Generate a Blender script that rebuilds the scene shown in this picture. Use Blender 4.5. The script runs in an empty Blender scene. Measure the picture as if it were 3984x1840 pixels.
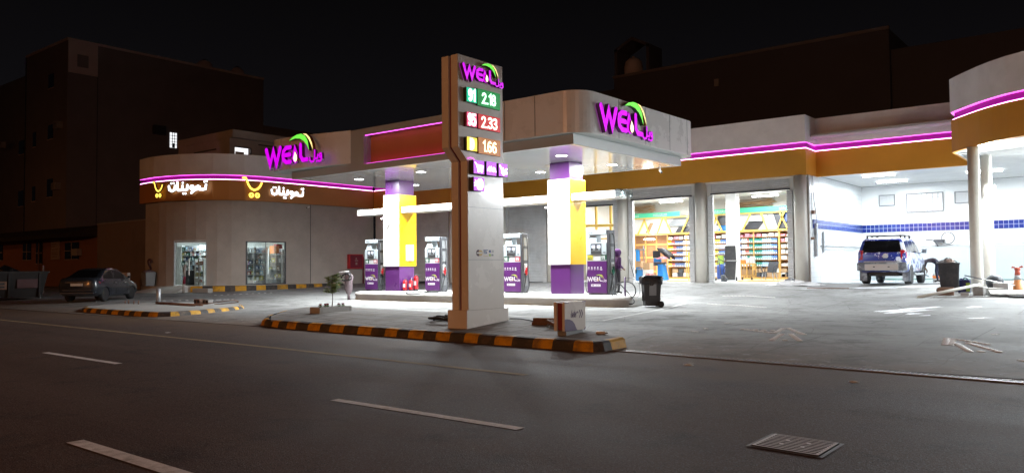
import bpy, bmesh, math, random
from mathutils import Vector, Matrix
random.seed(11)
S = bpy.context.scene
COL = S.collection
R = math.radians

# ---------------------------------------------------------------- camera
YAW, PITCH, ROLL, CAM_H = 0.6748433, 0.0383716, -0.0092671, 1.55
def camera():
    cy, sy = math.cos(YAW), math.sin(YAW)
    f = Vector((-sy*math.cos(PITCH), cy*math.cos(PITCH), math.sin(PITCH)))
    r0 = Vector((cy, sy, 0)); u0 = r0.cross(f)
    r = math.cos(ROLL)*r0 + math.sin(ROLL)*u0
    u = -math.sin(ROLL)*r0 + math.cos(ROLL)*u0
    cd = bpy.data.cameras.new('camera'); co = bpy.data.objects.new('camera', cd); COL.objects.link(co)
    m = Matrix((r, u, -f)).transposed().to_4x4(); m.translation = (0, 0, CAM_H)
    co.matrix_world = m
    cd.sensor_width = 36; cd.lens = 36*3060/3984
    cd.clip_start = .1; cd.clip_end = 2000
    S.camera = co
camera()

# ---------------------------------------------------------------- night sky, exposure
W = bpy.data.worlds.new('World'); S.world = W; W.use_nodes = True
wn = W.node_tree.nodes; wl = W.node_tree.links
bg = wn['Background']; bg.inputs['Strength'].default_value = 1
_tc = wn.new('ShaderNodeTexCoord'); _sp = wn.new('ShaderNodeSeparateXYZ'); _rp = wn.new('ShaderNodeValToRGB')   # city glow fading upwards
wl.new(_tc.outputs['Generated'], _sp.inputs[0]); wl.new(_sp.outputs['Z'], _rp.inputs['Fac']); wl.new(_rp.outputs['Color'], bg.inputs['Color'])
_rp.color_ramp.elements[0].position = .05; _rp.color_ramp.elements[0].color = (.0062, .0056, .0068, 1)
_rp.color_ramp.elements[1].position = .36; _rp.color_ramp.elements[1].color = (.0018, .0016, .0018, 1)
S.view_settings.view_transform = 'Standard'; S.view_settings.look = 'None'
S.view_settings.exposure = 0; S.view_settings.gamma = 1
try:
    S.cycles.use_denoising = True
    S.cycles.max_bounces = 8; S.cycles.diffuse_bounces = 4; S.cycles.glossy_bounces = 4; S.cycles.transparent_max_bounces = 12
    S.cycles.sample_clamp_indirect = 4; S.cycles.caustics_reflective = False; S.cycles.caustics_refractive = False
    S.cycles.use_light_tree = True
except Exception: pass

# light powers (W) used by the lamp builders below
P_CANOPY, P_GARAGE, P_WASH, P_SHOP, P_SODIUM = 600, 260, 380, 42, 3900
WHITE_L = (.93, .98, 1.0); SODIUM = (1.0, .36, .10)

# ---------------------------------------------------------------- materials
M = {}
def mat(name, col, rough=.6, metal=0, emit=None, es=0, var=0, vs=3.0, bump=0, bs=60, coat=0, spec=.5, dirt=None, dscale=.5, damt=.5, alpha=1):
    m = bpy.data.materials.new(name); m.use_nodes = True
    n, l = m.node_tree.nodes, m.node_tree.links
    b = n['Principled BSDF']
    b.inputs['Base Color'].default_value = (*col, 1); b.inputs['Roughness'].default_value = rough
    b.inputs['Metallic'].default_value = metal; b.inputs['Specular IOR Level'].default_value = spec
    b.inputs['Coat Weight'].default_value = coat; b.inputs['Coat Roughness'].default_value = .08
    if alpha < 1: b.inputs['Alpha'].default_value = alpha
    if emit: b.inputs['Emission Color'].default_value = (*emit, 1); b.inputs['Emission Strength'].default_value = es
    if var or bump or dirt:
        tc = n.new('ShaderNodeTexCoord')
    last = None
    if var:
        nz = n.new('ShaderNodeTexNoise'); nz.inputs['Scale'].default_value = vs; nz.inputs['Detail'].default_value = 6; nz.inputs['Roughness'].default_value = .65
        l.new(tc.outputs['Object'], nz.inputs['Vector'])
        mr = n.new('ShaderNodeMapRange'); mr.inputs['From Min'].default_value = .3; mr.inputs['From Max'].default_value = .7
        mr.inputs['To Min'].default_value = 1-var; mr.inputs['To Max'].default_value = 1+var
        l.new(nz.outputs['Fac'], mr.inputs['Value'])
        mx = n.new('ShaderNodeMix'); mx.data_type = 'RGBA'; mx.blend_type = 'MULTIPLY'; mx.inputs[0].default_value = 1
        mx.inputs[6].default_value = (*col, 1); l.new(mr.outputs['Result'], mx.inputs[7]); last = mx.outputs[2]
        rr = n.new('ShaderNodeMapRange'); rr.inputs['To Min'].default_value = max(.02, rough-.12); rr.inputs['To Max'].default_value = min(1, rough+.12)
        l.new(nz.outputs['Fac'], rr.inputs['Value']); l.new(rr.outputs['Result'], b.inputs['Roughness'])
    if dirt:
        nz = n.new('ShaderNodeTexNoise'); nz.inputs['Scale'].default_value = dscale; nz.inputs['Detail'].default_value = 8; nz.inputs['Roughness'].default_value = .7
        l.new(tc.outputs['Object'], nz.inputs['Vector'])
        cr = n.new('ShaderNodeMapRange'); cr.inputs['From Min'].default_value = .48; cr.inputs['From Max'].default_value = .72; cr.inputs['To Max'].default_value = damt
        l.new(nz.outputs['Fac'], cr.inputs['Value'])
        mx = n.new('ShaderNodeMix'); mx.data_type = 'RGBA'; l.new(cr.outputs['Result'], mx.inputs[0])
        if last: l.new(last, mx.inputs[6])
        else: mx.inputs[6].default_value = (*col, 1)
        mx.inputs[7].default_value = (*dirt, 1); last = mx.outputs[2]
    if last: l.new(last, b.inputs['Base Color'])
    if bump:
        nz = n.new('ShaderNodeTexNoise'); nz.inputs['Scale'].default_value = bs; nz.inputs['Detail'].default_value = 4
        l.new(tc.outputs['Object'], nz.inputs['Vector'])
        bp = n.new('ShaderNodeBump'); bp.inputs['Strength'].default_value = bump; bp.inputs['Distance'].default_value = .02
        l.new(nz.outputs['Fac'], bp.inputs['Height']); l.new(bp.outputs['Normal'], b.inputs['Normal'])
    M[name] = m
    return m

mat('white_panel', (.78, .77, .75), .28, var=.05, vs=.8, coat=.25)
mat('pylon_panel', (.70, .655, .61), .26, var=.05, vs=1.2, coat=.2)
mat('white_paint', (.74, .74, .72), .7, var=.08, vs=1.5, bump=.15, bs=40)
mat('parapet_white', (.74, .74, .75), .75, var=.08, vs=1.2, bump=.12, bs=30)
mat('render_wall', (.45, .41, .37), .85, var=.12, vs=.6, bump=.25, bs=25, dirt=(.30, .26, .22), dscale=.25, damt=.5)
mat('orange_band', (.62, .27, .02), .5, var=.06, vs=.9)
mat('orange_band_dim', (.50, .20, .045), .5, var=.06, vs=.9)  # darker copy of orange_band, dim light put into the colour
mat('magenta_back', (.24, .0, .22), .5)
mat('led_magenta', (1, .3, 1), .5, emit=(1.0, .08, .95), es=7.0)
mat('led_white', (1, .8, 1), .5, emit=(1.0, .40, 1.0), es=8)
mat('led_edge', (1, .3, 1), .5, emit=(1.0, .10, .85), es=2.6)
mat('yellow_panel', (.64, .37, .0), .3, var=.03, vs=1, coat=.2)
mat('gold_panel', (.62, .40, .06), .3, var=.03, vs=1, coat=.2)
mat('purple_panel', (.082, .018, .115), .3, var=.05, vs=1, coat=.3)
mat('purple_dark', (.06, .012, .09), .4)
mat('letter_magenta', (.5, .02, .6), .5, emit=(.62, .0, .80), es=1.15)
mat('letter_side', (.10, .008, .12), .4)
mat('leaf_green', (.3, .9, .2), .5, emit=(.16, .92, .07), es=1.0)
mat('leaf_side', (.01, .06, .01), .4)
mat('leaf_yellow', (1, .8, .4), .5, emit=(1.0, .80, .30), es=1.3)
mat('amber_side', (.25, .05, .0), .4)
mat('drop_cream', (1, .9, .7), .5, emit=(1.0, .86, .60), es=1.5)
mat('sign_white_lit', (1, 1, 1), .5, emit=(.92, .96, 1.0), es=2.6)
mat('sign_yellow_lit', (1, .8, .1), .5, emit=(1.0, .70, .10), es=2.0)
mat('sign_side', (.02, .02, .02), .5)
mat('lamp_lens', (1, 1, 1), .5, emit=(.95, .99, 1), es=30)
mat('tube_lens', (1, 1, 1), .5, emit=(.96, .99, 1), es=18)
mat('sodium_lens', (1, .6, .2), .5, emit=(1, .42, .12), es=20)
mat('room_glow', (1, 1, 1), .5, emit=(.95, .97, 1), es=1.2)
mat('lamp_metal', (.5, .5, .5), .35, metal=.8)
mat('soffit_metal', (.88, .92, .93), .16, var=.03, vs=.4, coat=1)
mat('skirt_metal', (.42, .44, .43), .35, metal=.2)
mat('led_face_green', (.0, .3, .08), .4, emit=(.0, .16, .025), es=1.0)
mat('led_face_teal', (.0, .5, .3), .4, emit=(.0, .50, .26), es=1.0)
mat('led_face_red', (.4, .0, .0), .4, emit=(.42, .0, .004), es=1.0)
mat('led_face_pink', (.8, .1, .2), .4, emit=(.75, .045, .16), es=1.0)
mat('led_face_yellow', (.9, .7, .05), .4, emit=(.95, .72, .03), es=1.1)
mat('led_face_amber', (.4, .15, .0), .4, emit=(.30, .085, .003), es=1.0)
mat('led_face_purple', (.4, .05, .6), .4, emit=(.46, .055, .74), es=1.0)
mat('digit_green', (.8, 1, .9), .5, emit=(.55, 1, .72), es=2.0)
mat('digit_white', (1, 1, 1), .5, emit=(1, .97, .95), es=1.8)
mat('digit_warm', (1, .9, .7), .5, emit=(1, .84, .50), es=2.0)
mat('digit_red', (1, .9, .8), .5, emit=(1, .84, .72), es=1.9)
mat('digit_lemon', (1, 1, .7), .5, emit=(1, 1, .55), es=1.6)
mat('dark_grey', (.045, .047, .055), .45, var=.1)
mat('mid_grey', (.20, .21, .22), .5, var=.08)
mat('light_grey', (.48, .49, .50), .5, var=.06)
mat('black', (.012, .012, .013), .5)
mat('rubber', (.018, .018, .019), .7, var=.2, vs=20)
mat('black_plastic', (.022, .023, .026), .5, var=.2, vs=8, dirt=(.10, .09, .08), dscale=3, damt=.35)
mat('bin_plastic', (.030, .036, .046), .5, var=.2, vs=6, dirt=(.12, .11, .10), dscale=3, damt=.4)
mat('bag_black', (.012, .012, .014), .22, bump=1.2, bs=14)
mat('red_paint', (.48, .012, .02), .35, var=.08, coat=.3)
mat('dark_red', (.20, .012, .035), .5, var=.1)
mat('white_plain', (.8, .8, .8), .5)
mat('pump_white', (.40, .46, .49), .35, var=.03)
mat('sticker_white', (.75, .75, .75), .5)
mat('logo_green', (.30, .45, .06), .5)
mat('logo_amber', (.55, .36, .10), .5)
mat('grade_green', (.006, .07, .04), .5)
mat('grade_red', (.30, .012, .03), .5)
mat('grade_yellow', (.45, .40, .03), .5)
mat('screen_lit', (.6, .65, .8), .3, emit=(.5, .55, .75), es=.35)
mat('nozzle_green', (.01, .12, .08), .4)
mat('chrome', (.7, .7, .72), .18, metal=1)
mat('steel', (.45, .46, .47), .35, metal=.9, var=.2, vs=10)
mat('galv', (.42, .44, .46), .5, metal=.5, var=.15, vs=8)
mat('shutter', (.60, .61, .62), .55, var=.06, vs=2, dirt=(.25, .24, .23), dscale=.7, damt=.4)
mat('column_paint', (.70, .69, .63), .75, var=.08, vs=1.2, bump=.12, bs=25, dirt=(.30, .28, .24), dscale=1.2, damt=.35)
mat('concrete', (.40, .39, .37), .85, var=.15, vs=2, bump=.3, bs=30, dirt=(.2, .18, .15), dscale=1, damt=.5)
mat('concrete_light', (.58, .57, .54), .8, var=.1, vs=2, bump=.2, bs=30, dirt=(.35, .32, .27), dscale=1.5, damt=.4)
mat('brick_brown', (.22, .13, .09), .9, var=.2, vs=6, bump=.3)
mat('kerb_yellow', (.62, .32, .015), .7, var=.14, vs=3, bump=.25, bs=20, dirt=(.12, .075, .045), dscale=2.6, damt=1.0)
mat('kerb_black', (.045, .042, .042), .75, var=.25, vs=4, bump=.25, bs=20, dirt=(.20, .14, .10), dscale=2.8, damt=.7)
mat('marking_white', (.85, .85, .86), .75, spec=.25, var=.15, vs=4, bump=.3, bs=90, dirt=(.14, .13, .125), dscale=6, damt=.6)
mat('marking_faint', (.62, .62, .60), .7, var=.2, vs=3, dirt=(.36, .35, .34), dscale=2, damt=.8)
mat('marking_worn', (.15, .085, .055), .8, spec=.2, var=.3, vs=6, dirt=(.09, .066, .055), dscale=5, damt=.9)
mat('marking_yellow', (.36, .26, .13), .8, var=.3, vs=3, bump=.3, bs=90, dirt=(.06, .05, .045), dscale=1.5, damt=.7)
mat('foliage', (.13, .20, .06), .6, var=.35, vs=6)
mat('foliage_light', (.27, .35, .11), .6, var=.3, vs=6)
mat('bark', (.10, .07, .05), .9, var=.2, vs=20)
mat('soil', (.10, .07, .05), 1, var=.3, vs=30, bump=.5)
mat('flower_red', (.20, .02, .03), .7)
mat('skin', (.22, .12, .075), .55)
mat('hoodie_purple', (.085, .025, .11), .85, var=.15, vs=10, bump=.3, bs=60)
mat('trousers_grey', (.045, .043, .05), .9, var=.15, vs=12)
mat('trousers_navy', (.02, .024, .05), .9, var=.15, vs=12)
mat('shirt_dark', (.04, .03, .04), .9, var=.15, vs=12)
mat('robe_teal', (.012, .03, .035), .9)
mat('cloth_pale', (.45, .48, .5), .9)
mat('shoe', (.03, .025, .022), .7)
mat('tile_white', (.80, .82, .82), .3, var=.03, vs=.6)
mat('garage_wall', (.66, .63, .58), .7, var=.08, vs=.8)
mat('timber', (.30, .14, .06), .6, var=.25, vs=2)
mat('shelf_orange', (.62, .36, .10), .5, var=.08)
mat('rack_yellow', (.70, .45, .09), .45)
mat('banner_green', (.06, .46, .26), .5, var=.04)
mat('machine_blue', (.03, .24, .62), .4, var=.06)
mat('drum_blue', (.012, .045, .20), .4, var=.1)
mat('cardboard', (.42, .27, .15), .85, var=.1, vs=4)
mat('bucket_white', (.72, .70, .66), .5)
mat('bucket_orange', (.75, .22, .04), .5)
mat('tarp_white', (.62, .63, .64), .7, bump=.8, bs=9)
mat('pad_black', (.02, .02, .025), .5)
mat('cone_orange', (.62, .24, .08), .6, var=.1)
mat('cone_red', (.50, .10, .06), .6)
mat('sedan_paint', (.024, .029, .038), .26, metal=.2, coat=.7)
mat('car_glass', (.006, .006, .007), .12, spec=.3)
mat('lamp_red', (.30, .008, .02), .2, coat=.6)
mat('lamp_clear', (.6, .6, .6), .15, coat=.6)
mat('plate_white', (.55, .53, .48), .5)
mat('bumper_grey', (.10, .11, .13), .45, var=.2, vs=4, dirt=(.6, .65, .7), dscale=3, damt=.8)
mat('bumper_silver', (.40, .43, .44), .35, metal=.4)
mat('dull_brown', (.22, .18, .165), .9, var=.2, vs=.5, bump=.2, bs=15, dirt=(.15, .08, .05), dscale=.5, damt=.6)
mat('house_wall', (.27, .12, .08), .9, var=.2, vs=.6, dirt=(.16, .08, .05), dscale=.6, damt=.6)
mat('flat_wall', (.22, .19, .185), .9, var=.1, vs=.4, bump=.1, bs=8)
mat('flat_wall_pale', (.64, .52, .48), .9, var=.1, vs=.4)
mat('rear_wall', (.10, .095, .11), .9, var=.08, vs=.3)
mat('shelf_board', (.42, .20, .05), .6, var=.15)
mat('window_dark', (.01, .01, .012), .2)
mat('awning_dark', (.02, .015, .013), .9, var=.3)
mat('skip_metal', (.014, .012, .012), .7, var=.3, vs=2)
mat('poster_red', (.06, .010, .011), .6, var=.15)
mat('poster_pale', (.36, .28, .25), .7, var=.2, vs=5)
mat('ac_white', (.36, .33, .31), .6, var=.1)
mat('stud_white', (.82, .80, .78), .45, var=.12, vs=30)
mat('wrap_film', (.17, .13, .145), .25, bump=1.0, bs=18, var=.2, vs=10)
mat('grate_metal', (.66, .66, .68), .45, metal=.0, var=.2, vs=14)
mat('drain_metal', (.20, .19, .19), .5, metal=.5, var=.3, vs=6)
mat('tarmac_patch', (.046, .043, .042), .62, var=.3, vs=9, bump=.7, bs=60, dirt=(.09, .085, .08), dscale=40, damt=.8)
mat('water_foam', (.85, .88, .92), .35, bump=.6, bs=14)
mat('jerry_blue', (.012, .018, .11), .35, coat=.3)
mat('stone_grey', (.30, .29, .28), .9, var=.2, vs=5)
mat('paper_white', (.72, .70, .68), .7, var=.1)

def glass_mat(name, tint=(.9, .95, .95), refl=.12):
    m = bpy.data.materials.new(name); m.use_nodes = True
    n, l = m.node_tree.nodes, m.node_tree.links; n.clear()
    o = n.new('ShaderNodeOutputMaterial'); mx = n.new('ShaderNodeMixShader'); t = n.new('ShaderNodeBsdfTransparent'); g = n.new('ShaderNodeBsdfGlossy')
    t.inputs['Color'].default_value = (*tint, 1); g.inputs['Roughness'].default_value = .02; mx.inputs[0].default_value = refl
    l.new(t.outputs[0], mx.inputs[1]); l.new(g.outputs[0], mx.inputs[2]); l.new(mx.outputs[0], o.inputs[0]); M[name] = m
glass_mat('shop_glass'); glass_mat('film', (.82, .88, .9), .22)

def ramp_mix(n, l, a, b, fac, lo, hi, amt=1.0):
    mr = n.new('ShaderNodeMapRange'); mr.inputs['From Min'].default_value = lo; mr.inputs['From Max'].default_value = hi; mr.inputs['To Max'].default_value = amt
    l.new(fac, mr.inputs['Value'])
    mx = n.new('ShaderNodeMix'); mx.data_type = 'RGBA'; l.new(mr.outputs['Result'], mx.inputs[0])
    for s, v in ((6, a), (7, b)):
        if isinstance(v, tuple): mx.inputs[s].default_value = (*v, 1)
        else: l.new(v, mx.inputs[s])
    return mx.outputs[2]
def noise(n, l, vec, scale, detail=6, rough=.6, stretch=None):
    if stretch:
        mp = n.new('ShaderNodeMapping'); mp.inputs['Scale'].default_value = stretch; l.new(vec, mp.inputs['Vector']); vec = mp.outputs[0]
    z = n.new('ShaderNodeTexNoise'); z.inputs['Scale'].default_value = scale; z.inputs['Detail'].default_value = detail; z.inputs['Roughness'].default_value = rough
    l.new(vec, z.inputs['Vector']); return z.outputs['Fac']
def ground_mats():
    # worn asphalt with pale aggregate, oil streaks along the lanes, sand blown in from the verge
    m = bpy.data.materials.new('asphalt'); m.use_nodes = True; n, l = m.node_tree.nodes, m.node_tree.links; b = n['Principled BSDF']
    v = n.new('ShaderNodeTexCoord').outputs['Object']
    big = noise(n, l, v, .9, 7, .6, (.05, 1, 1)); mid = noise(n, l, v, 1.3, 8, .75); fine = noise(n, l, v, 55, 2, .5)
    c = ramp_mix(n, l, (.086, .053, .042), (.126, .083, .066), big, .35, .65)
    c = ramp_mix(n, l, c, (.042, .033, .029), mid, .53, .66, .8)
    vo = n.new('ShaderNodeTexVoronoi'); vo.inputs['Scale'].default_value = 95; l.new(v, vo.inputs['Vector'])
    hs = n.new('ShaderNodeSeparateColor'); l.new(vo.outputs['Color'], hs.inputs[0])
    c = ramp_mix(n, l, c, (.20, .19, .185), hs.outputs[0], .78, .98, .75)
    c = ramp_mix(n, l, c, (.012, .011, .011), fine, .56, .66, .8)
    dst = noise(n, l, v, .35, 8, .7); c = ramp_mix(n, l, c, (.11, .085, .068), dst, .52, .75, .55)
    sy = n.new('ShaderNodeSeparateXYZ'); l.new(v, sy.inputs[0]); jy = n.new('ShaderNodeMath'); jy.operation = 'MULTIPLY_ADD'; l.new(dst, jy.inputs[0]); jy.inputs[1].default_value = 6; l.new(sy.outputs['Y'], jy.inputs[2])
    c = ramp_mix(n, l, c, (.15, .095, .06), jy.outputs[0], 13.2, 15.2, .75)
    l.new(c, b.inputs['Base Color'])
    rr = n.new('ShaderNodeMapRange'); b.inputs['Specular IOR Level'].default_value = .2; rr.inputs['To Min'].default_value = .6; rr.inputs['To Max'].default_value = .85; l.new(big, rr.inputs['Value']); l.new(rr.outputs[0], b.inputs['Roughness'])
    bp = n.new('ShaderNodeBump'); bp.inputs['Strength'].default_value = .5; bp.inputs['Distance'].default_value = .006
    ad = n.new('ShaderNodeMath'); ad.operation = 'ADD'; l.new(vo.outputs['Distance'], ad.inputs[0]); l.new(fine, ad.inputs[1])
    l.new(ad.outputs[0], bp.inputs['Height']); l.new(bp.outputs[0], b.inputs['Normal']); M['asphalt'] = m
    # trowelled forecourt concrete: tyre smears, oil, damp, joints, brown dust along the road edge
    m = bpy.data.materials.new('forecourt_concrete'); m.use_nodes = True; n, l = m.node_tree.nodes, m.node_tree.links; b = n['Principled BSDF']
    v = n.new('ShaderNodeTexCoord').outputs['Object']
    big = noise(n, l, v, .16, 8, .62); mid = noise(n, l, v, 1.0, 14, .80); fine = noise(n, l, v, 26, 4, .6); streak = noise(n, l, v, .42, 14, .80)
    c = ramp_mix(n, l, (.23, .232, .23), (.36, .362, .355), big, .38, .62)
    c = ramp_mix(n, l, c, (.135, .132, .125), mid, .49, .62, .75)
    c = ramp_mix(n, l, c, (.095, .092, .088), streak, .53, .62, .75)
    jb = n.new('ShaderNodeTexBrick'); jb.inputs['Scale'].default_value = 1; jb.inputs['Brick Width'].default_value = 5.2; jb.inputs['Row Height'].default_value = 4.1; jb.inputs['Mortar Size'].default_value = .018; l.new(v, jb.inputs['Vector'])
    c = ramp_mix(n, l, c, (.07, .066, .06), jb.outputs['Fac'], .1, .9, .6)
    spk = noise(n, l, v, 4.5, 8, .75); c = ramp_mix(n, l, c, (.06, .057, .052), spk, .62, .70, .6); c = ramp_mix(n, l, c, (.44, .44, .43), spk, .36, .30, .35)
    c = ramp_mix(n, l, c, (.38, .37, .36), fine, .62, .72, .25)
    vo = n.new('ShaderNodeTexVoronoi'); vo.inputs['Scale'].default_value = .55; vo.feature = 'DISTANCE_TO_EDGE'
    wv = n.new('ShaderNodeMix'); wv.data_type = 'VECTOR'; wv.inputs[0].default_value = .18
    nzc = n.new('ShaderNodeTexNoise'); nzc.inputs['Scale'].default_value = .8; nzc.inputs['Detail'].default_value = 5; l.new(v, nzc.inputs['Vector'])
    l.new(v, wv.inputs[4]); l.new(nzc.outputs['Color'], wv.inputs[5]); l.new(wv.outputs[1], vo.inputs['Vector'])
    inv = n.new('ShaderNodeMath'); inv.operation = 'SUBTRACT'; inv.inputs[0].default_value = 1; l.new(vo.outputs['Distance'], inv.inputs[1])
    c = ramp_mix(n, l, c, (.07, .065, .06), inv.outputs[0], .994, .999, .45)
    sep = n.new('ShaderNodeSeparateXYZ'); l.new(v, sep.inputs[0])
    jit = n.new('ShaderNodeMath'); jit.operation = 'MULTIPLY_ADD'; l.new(big, jit.inputs[0]); jit.inputs[1].default_value = -7; l.new(sep.outputs['Y'], jit.inputs[2])
    mr = n.new('ShaderNodeMath'); mr.operation = 'MULTIPLY'; l.new(jit.outputs[0], mr.inputs[0]); mr.inputs[1].default_value = -1
    dust = ramp_mix(n, l, (.21, .135, .085), (.11, .08, .06), mid, .4, .62)
    c = ramp_mix(n, l, c, dust, mr.outputs[0], -12.5, -8.6, .9)
    ef = noise(n, l, v, 2.4, 14, .8); bd = n.new('ShaderNodeMath'); bd.operation = 'MULTIPLY_ADD'; l.new(ef, bd.inputs[0]); bd.inputs[1].default_value = -9; l.new(sep.outputs['Y'], bd.inputs[2])
    band = n.new('ShaderNodeMapRange'); band.interpolation_type = 'SMOOTHSTEP'; band.inputs['From Min'].default_value = 17.5; band.inputs['From Max'].default_value = 14.0; l.new(sep.outputs['Y'], band.inputs['Value'])
    em = n.new('ShaderNodeMath'); em.operation = 'MULTIPLY'; l.new(band.outputs[0], em.inputs[0]); l.new(ef, em.inputs[1])
    c = ramp_mix(n, l, c, (.52, .51, .50), em.outputs[0], .55, .64, .55)
    l.new(c, b.inputs['Base Color'])
    b.inputs['Specular IOR Level'].default_value = .18
    rr = n.new('ShaderNodeMapRange'); rr.inputs['From Min'].default_value = .35; rr.inputs['From Max'].default_value = .7; rr.inputs['To Min'].default_value = .85; rr.inputs['To Max'].default_value = .6; l.new(streak, rr.inputs['Value']); l.new(rr.outputs[0], b.inputs['Roughness'])
    bp = n.new('ShaderNodeBump'); bp.inputs['Strength'].default_value = .35; bp.inputs['Distance'].default_value = .02
    ad = n.new('ShaderNodeMath'); ad.operation = 'ADD'; l.new(mid, ad.inputs[0]); l.new(fine, ad.inputs[1]); l.new(ad.outputs[0], bp.inputs['Height']); l.new(bp.outputs[0], b.inputs['Normal']); M['forecourt_concrete'] = m
    # paving slabs
    m = bpy.data.materials.new('paving'); m.use_nodes = True; n, l = m.node_tree.nodes, m.node_tree.links; b = n['Principled BSDF']
    v = n.new('ShaderNodeTexCoord').outputs['Object']
    br = n.new('ShaderNodeTexBrick'); br.inputs['Scale'].default_value = 1; br.inputs['Brick Width'].default_value = .62; br.inputs['Row Height'].default_value = .5; br.inputs['Mortar Size'].default_value = .016
    br.offset = .5; br.inputs['Color1'].default_value = (.30, .29, .275, 1); br.inputs['Color2'].default_value = (.24, .23, .22, 1); br.inputs['Mortar'].default_value = (.09, .08, .07, 1)
    mp = n.new('ShaderNodeMapping'); mp.inputs['Rotation'].default_value = (0, 0, .12); l.new(v, mp.inputs['Vector']); l.new(mp.outputs[0], br.inputs['Vector'])
    mid = noise(n, l, v, 1.1, 8, .65); c = ramp_mix(n, l, br.outputs['Color'], (.17, .135, .105), mid, .5, .72, .7)
    l.new(c, b.inputs['Base Color']); b.inputs['Roughness'].default_value = .8; b.inputs['Specular IOR Level'].default_value = .2
    bp = n.new('ShaderNodeBump'); bp.inputs['Strength'].default_value = .4; bp.inputs['Distance'].default_value = .01; l.new(br.outputs['Fac'], bp.inputs['Height']); bp.invert = True; l.new(bp.outputs[0], b.inputs['Normal']); M['paving'] = m
    # wet wash-bay floor
    m = bpy.data.materials.new('wet_floor'); m.use_nodes = True; n, l = m.node_tree.nodes, m.node_tree.links; b = n['Principled BSDF']
    v = n.new('ShaderNodeTexCoord').outputs['Object']
    mid = noise(n, l, v, .8, 7, .65, (.5, 1.4, 1)); c = ramp_mix(n, l, (.11, .115, .12), (.72, .76, .80), mid, .47, .58)
    l.new(c, b.inputs['Base Color']); rr = n.new('ShaderNodeMapRange'); rr.inputs['To Min'].default_value = .06; rr.inputs['To Max'].default_value = .5; l.new(mid, rr.inputs['Value']); l.new(rr.outputs[0], b.inputs['Roughness']); M['wet_floor'] = m
    # blue paint under car-wash foam
    m = bpy.data.materials.new('foamy_blue'); m.use_nodes = True; n, l = m.node_tree.nodes, m.node_tree.links; b = n['Principled BSDF']
    v = n.new('ShaderNodeTexCoord').outputs['Object']; sep = n.new('ShaderNodeSeparateXYZ'); l.new(v, sep.inputs[0])
    z = noise(n, l, v, 5.5, 6, .62, (1, 1, .7)); a = n.new('ShaderNodeMath'); a.operation = 'MULTIPLY_ADD'; l.new(sep.outputs['X'], a.inputs[0]); a.inputs[1].default_value = .10; l.new(z, a.inputs[2])
    a2 = n.new('ShaderNodeMath'); a2.operation = 'MULTIPLY_ADD'; l.new(sep.outputs['Z'], a2.inputs[0]); a2.inputs[1].default_value = .025; l.new(a.outputs[0], a2.inputs[2])
    c = ramp_mix(n, l, (.010, .028, .22), (.74, .80, .90), a2.outputs[0], .588, .622); l.new(c, b.inputs['Base Color'])
    b.inputs['Roughness'].default_value = .3; b.inputs['Coat Weight'].default_value = .6; M['foamy_blue'] = m
    # timber-effect boards and white brick tiles use plain brick textures
    for nm, c1, c2, mo, bw, rh, ms, ro in (('wall_tile', (.80, .82, .83), (.77, .80, .81), (.52, .56, .58), .36, .23, .006, .25), ('blue_tile', (.010, .024, .16), (.014, .036, .21), (.42, .48, .56), .215, .215, .008, .2), ('block_wall', (.20, .14, .125), (.17, .12, .11), (.13, .09, .08), .42, .21, .012, .9)):
        m = bpy.data.materials.new(nm); m.use_nodes = True; n, l = m.node_tree.nodes, m.node_tree.links; b = n['Principled BSDF']
        v = n.new('ShaderNodeTexCoord').outputs['Object']; sep = n.new('ShaderNodeSeparateXYZ'); l.new(v, sep.inputs[0])
        ad = n.new('ShaderNodeMath'); ad.operation = 'ADD'; l.new(sep.outputs['X'], ad.inputs[0]); l.new(sep.outputs['Y'], ad.inputs[1])
        cb = n.new('ShaderNodeCombineXYZ'); l.new(ad.outputs[0], cb.inputs['X']); l.new(sep.outputs['Z'], cb.inputs['Y'])
        br = n.new('ShaderNodeTexBrick'); br.inputs['Scale'].default_value = 1; br.inputs['Brick Width'].default_value = bw; br.inputs['Row Height'].default_value = rh; br.inputs['Mortar Size'].default_value = ms; br.offset = 0 if 'blue' in nm else .5
        for k, cc in (('Color1', c1), ('Color2', c2), ('Mortar', mo)): br.inputs[k].default_value = (*cc, 1)
        l.new(cb.outputs[0], br.inputs['Vector']); l.new(br.outputs['Color'], b.inputs['Base Color']); b.inputs['Roughness'].default_value = ro; M[nm] = m
ground_mats()

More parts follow.
